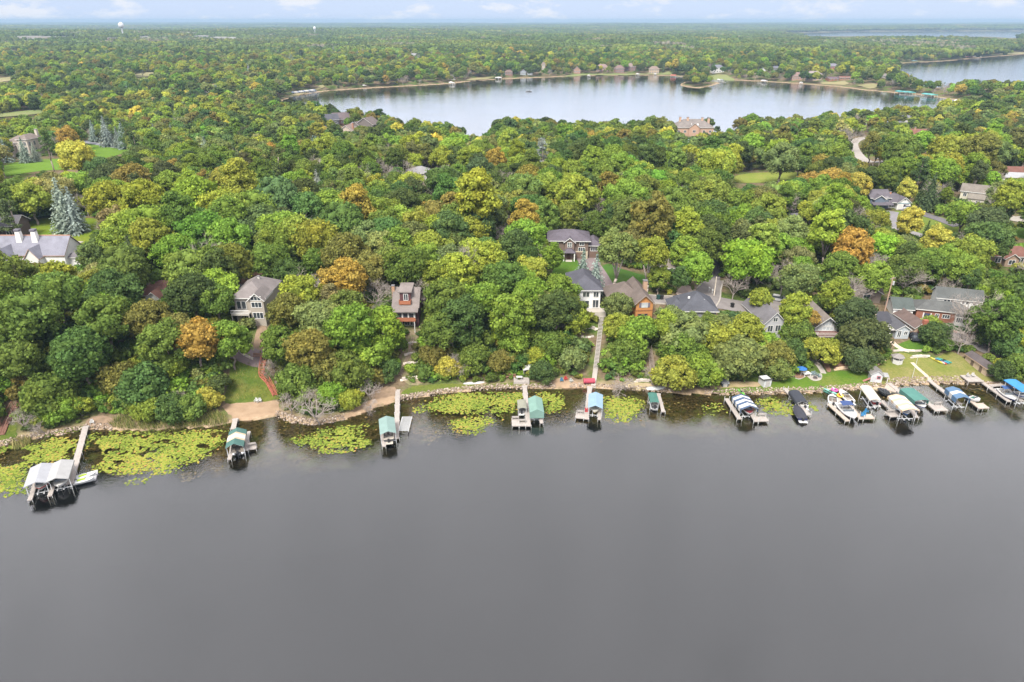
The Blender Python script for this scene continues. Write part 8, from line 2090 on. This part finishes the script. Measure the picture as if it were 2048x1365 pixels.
# lily pads
PADM = attr_mat('lily pads', [(.06, .095, .018), (.115, .15, .024), (.165, .195, .034), (.215, .20, .04), (.26, .15, .05)])
def pads(label, outline, dens, holes=(), z=.012, n=6, wob=.6):
    w_ = W0(smooth_closed(outline, 3)); lo, hi = w_.min(0), w_.max(0); N = int((hi[0] - lo[0]) * (hi[1] - lo[1]) * dens)
    x, y = gS.uniform(lo[0], hi[0], N), gS.uniform(lo[1], hi[1], N)
    sd_ = sd_poly(w_, x, y); edge = sd_ + (vnoise(x, y, 2.3, 5) - .45) * 3.0 * wob + (vnoise(x, y, 6.5, 8) - .5) * 3.4 * wob
    k = (edge < 1.6) & (vnoise(x, y, .8, 13) * .55 + vnoise(x, y, 2.6, 14) * .45 > .28) & (gS.random(len(x)) < np.clip(.32 - edge * .30, .015, 1))
    for hx, hy, rx, ry in holes:
        a, b, _ = proj(x, y, np.zeros(len(x))); k &= ((a - hx) / rx) ** 2 + ((b - hy) / ry) ** 2 + (vnoise(x, y, 2, 3) - .5) > 1
    k &= (land(x, y) < -.2)
    x, y = x[k], y[k]; V, F, fv = [], [], []
    a = np.linspace(0, 2 * PI, n + 1)[:-1]
    r = gS.uniform(.12, .26, len(x)); ph = gS.uniform(0, 6, len(x)); zz = z + gS.uniform(0, .03, len(x)); tx, ty = gS.normal(0, .05, len(x)), gS.normal(0, .05, len(x))
    ring = np.stack([x[:, None] + r[:, None] * np.cos(a + ph[:, None]), y[:, None] + r[:, None] * np.sin(a + ph[:, None]), np.maximum(.006, zz[:, None] + r[:, None] * (np.cos(a + ph[:, None]) * tx[:, None] + np.sin(a + ph[:, None]) * ty[:, None]))], -1)
    v = np.clip(gS.beta(2.2, 3.2, len(x)) + (vnoise(x, y, 3.5, 21) - .5) * .4, 0, 1)
    v[gS.random(len(x)) < .02] = 1
    o = link('lily_pads', mesh_np('lily_pads', ring.reshape(-1, 3), [np.arange(len(x) * n).reshape(-1, n)], [PADM], fattr={'v': v})); tag(o, label, kind='stuff')
D_ = 19
pads('bright lily pads around the twin pale canopies', [(-50, 912), (60, 888), (140, 876), (160, 880), (152, 905), (120, 925), (65, 935), (48, 985), (10, 998), (-50, 1002)], D_, [(20, 920, 26, 14), (40, 905, 20, 8)])
pads('broad raft of lily pads right of the long left dock', [(168, 900), (176, 873), (260, 867), (350, 867), (440, 860), (456, 876), (425, 902), (395, 915), (350, 938), (310, 950), (290, 942), (240, 950), (195, 948), (186, 943)], D_, [(186, 912, 21, 17), (405, 893, 12, 5)])
pads('scattered lily pads outside the left raft', [(255, 962), (285, 955), (292, 968), (268, 974)], 6)
pads('yellow-green lily pad patch off the stony point', [(590, 877), (640, 866), (700, 850), (738, 846), (726, 874), (745, 888), (700, 899), (665, 908), (620, 895), (582, 884)], D_ * .8)
pads('lily pad carpet between the teal canopy and the two-bench dock', [(822, 824), (860, 802), (925, 790), (1044, 785), (1050, 800), (1032, 820), (990, 826), (930, 829), (880, 826)], D_)
pads('loose lily pads outside the carpet', [(872, 846), (915, 830), (975, 828), (1010, 836), (985, 850), (962, 866), (925, 874), (888, 868)], D_ * .8, wob=1.1)
pads('oval lily pad patch right of the closed green canopy', [(1072, 790), (1098, 784), (1122, 790), (1131, 806), (1118, 822), (1096, 828), (1086, 822)], D_, wob=.25)
pads('lily pad patch right of the pale blue canopy', [(1208, 798), (1240, 792), (1284, 800), (1289, 812), (1270, 838), (1246, 845), (1216, 832), (1207, 815)], D_, wob=.5)
pads('sparse lily pads left of the navy striped canopy', [(1396, 812), (1420, 805), (1446, 809), (1452, 822), (1430, 832), (1402, 836)], 5, wob=1.4)
pads('lily pads between the navy striped canopy and the plain dock', [(1512, 806), (1540, 795), (1562, 800), (1590, 812), (1600, 822), (1580, 834), (1550, 829), (1524, 822)], D_, wob=.4)
pads('few lily pads beside the navy covered boat', [(1612, 806), (1622, 808), (1636, 818), (1630, 822), (1614, 814)], D_, wob=.3)

# water weed reaching the surface
WEEDM = attr_mat('water weed', [(.05, .035, .014), (.10, .07, .025), (.15, .105, .04), (.12, .12, .035)])
x, y = gS.uniform(-130, 145, 120000), gS.uniform(84, 142, 120000); px, py, _ = proj(x, y, np.zeros(len(x))); d = -land(x, y)
reach = np.interp(px, [0, 440, 540, 760, 800, 1000, 1200, 1340, 1420, 1640, 1760, 2048], [15, 17, 9, 11, 16, 19, 18, 12, 4, 7, 6, 5])
k = (d > .3) & (d < reach * (.55 + .7 * vnoise(x, y, 6, 31))) & (vnoise(x, y, 1.6, 51) * .6 + vnoise(x, y, 5, 52) * .5 > .52); x, y = x[k], y[k]
r = gS.uniform(.1, .34, len(x)); a = np.linspace(0, 2 * PI, 6)[:-1]; ph = gS.uniform(0, 6, len(x)); kk = gS.uniform(.4, 1.2, (len(x), 5))
ring = np.stack([x[:, None] + r[:, None] * kk * np.cos(a + ph[:, None]), y[:, None] + r[:, None] * kk * np.sin(a + ph[:, None]), np.repeat(gS.uniform(-.10, .004, len(x))[:, None], 5, 1)], -1)
o = link('water_weed', mesh_np('water_weed', ring.reshape(-1, 3), [np.arange(len(x) * 5).reshape(-1, 5)], [WEEDM], fattr={'v': np.clip(gS.beta(2, 2, len(x)), 0, 1)})); tag(o, 'brown water weed at the surface of the shallows', kind='stuff')

# reeds
def reeds(label, outline, dens, h, cols, spread=.25):
    w_ = P(*np.array(smooth_closed(outline, 3)).T)[:, :2]; lo, hi = w_.min(0), w_.max(0); N = int((hi[0] - lo[0]) * (hi[1] - lo[1]) * dens)
    x, y = gS.uniform(lo[0], hi[0], N), gS.uniform(lo[1], hi[1], N); k = sd_poly(w_, x, y) < 0; x, y = x[k], y[k]; z = np.maximum(terrain(x, y), -.1)
    n = len(x); a = gS.uniform(0, 6.28, n); hh = h * gS.uniform(.6, 1.2, n); w2 = gS.uniform(.03, .07, n); lx, ly = gS.normal(0, spread, n) * hh, gS.normal(0, spread, n) * hh
    b0 = np.stack([x - np.cos(a) * w2, y - np.sin(a) * w2, z], 1); b1 = np.stack([x + np.cos(a) * w2, y + np.sin(a) * w2, z], 1); tp = np.stack([x + lx, y + ly, z + hh], 1)
    V = np.stack([b0, b1, tp], 1).reshape(-1, 3)
    o = link('reeds', mesh_np('reeds', V, [np.arange(n * 3).reshape(-1, 3)], [attr_mat('reeds', cols)], fattr={'v': gS.random(n)})); tag(o, label, kind='stuff')
RC = [(.07, .10, .025), (.12, .15, .035), (.19, .19, .06), (.32, .26, .12)]
reeds('green reed bed between the left dock and the sand beach', [(226, 856), (230, 838), (300, 830), (380, 828), (440, 828), (455, 840), (452, 852), (380, 858), (300, 863)], 28, 1.3, RC)
reeds('tuft of tan and green reeds at the left shore', [(22, 892), (30, 880), (58, 876), (62, 884), (50, 894), (30, 900)], 40, 1.3, [(.1, .13, .04), (.2, .2, .07), (.4, .3, .13)])
reeds('tall grass on the meadow above the beach', [(468, 745), (482, 728), (515, 726), (535, 750), (545, 792), (490, 800), (458, 800)], 9, .55, [(.09, .12, .02), (.14, .16, .03), (.24, .19, .06)], .5)
# ------------------------------------------------------------------ trees that can be told apart, each a thing
ORD = ['nearest', 'second', 'third', 'fourth', 'fifth', 'sixth', 'seventh', 'eighth', 'ninth', 'tenth', 'eleventh', 'twelfth', 'thirteenth', 'fourteenth']
def rel(t, L):
    dx, dy = t[2] - L.x, t[3] - L.y
    a = math.degrees(math.atan2(dx, dy))
    if -45 <= a <= 45: return 'behind'
    if abs(a) >= 135: return 'in front of'
    return 'to the right of' if a > 0 else 'to the left of'
bins = {}
for t in SINGLE:
    best = min(THINGS, key=lambda q: (q[1].x - t[2]) ** 2 + (q[1].y - t[3]) ** 2) if THINGS else ('the shore', Vector((0, 0, 0)))
    k = (CNAME[t[7]] if t[7] != 'k' else '', KNAME[t[0]], rel(t, best[1]), best[0])
    bins.setdefault(k, []).append((math.hypot(t[2] - best[1].x, t[3] - best[1].y), t))
for (cn, kn, rl, mk), lst in bins.items():
    lst.sort(key=lambda q: q[0])
    for i, (_, t) in enumerate(lst):
        od = '' if len(lst) == 1 else ('the %s ' % ORD[min(i, 13)])
        lab = ('%s%s %s %s %s' % (od, cn, kn, rl, mk)).strip().replace('  ', ' ')
        if len(lab.split()) > 16: lab = lab.replace('to the right of', 'right of').replace('to the left of', 'left of')
        if len(lab.split()) > 16: lab = lab.replace('open-crowned tree', 'open tree').replace('low spreading tree', 'low tree').replace('tall narrow tree', 'narrow tree')
        kind, vi, x, y, z, s, rz, c, tint, _f = t
        cr, tr = KIT[kind][vi][:2]
        on = ONAME.get(kind, 'deciduous_tree')
        root = link(on, None, None, (x, y, z), rz); root.scale = (s, s, s)
        cat = {'spruce': 'spruce', 'pine': 'pine', 'bare': 'bare tree', 'willow': 'willow', 'fallen': 'dead tree', 'cotton': 'cottonwood'}.get(kind, 'tree')
        tag(root, lab, cat, {'tree': 'broadleaf trees on the wooded shore', 'spruce': 'spruces among the broadleaf trees', 'pine': 'tall pines', 'bare tree': 'leafless grey trees', 'dead tree': 'dead trees on the bank'}.get(cat))
        if tr is not None:
            o = link('branches' if cr is None else 'trunk', tr, root)
            if kind == 'fallen':
                o.rotation_euler = (.5, 0, 0)
        if cr is not None:
            o = link('crown', cr, root); o['tint'] = [float(v) for v in tint]
        if kind == 'fallen': root.rotation_euler = (0, 0, gW.uniform(-.8, .8))

# ------------------------------------------------------------------ air
hz = MB().box(-15500, 15500, -600, 17200, -5.2, 92).build('haze', new_mat('haze air')[0])
hm = hz.data.materials[0]; t = hm.node_tree
o_ = next(n for n in t.nodes if n.type == 'OUTPUT_MATERIAL')
pv = t.nodes.new('ShaderNodeVolumePrincipled')
pv.inputs['Color'].default_value = (.28, .40, .53, 1); pv.inputs['Density'].default_value = 0.00012; pv.inputs['Anisotropy'].default_value = 0.0
t.links.new(pv.outputs[0], o_.inputs['Volume'])
hz['kind'] = 'stuff'
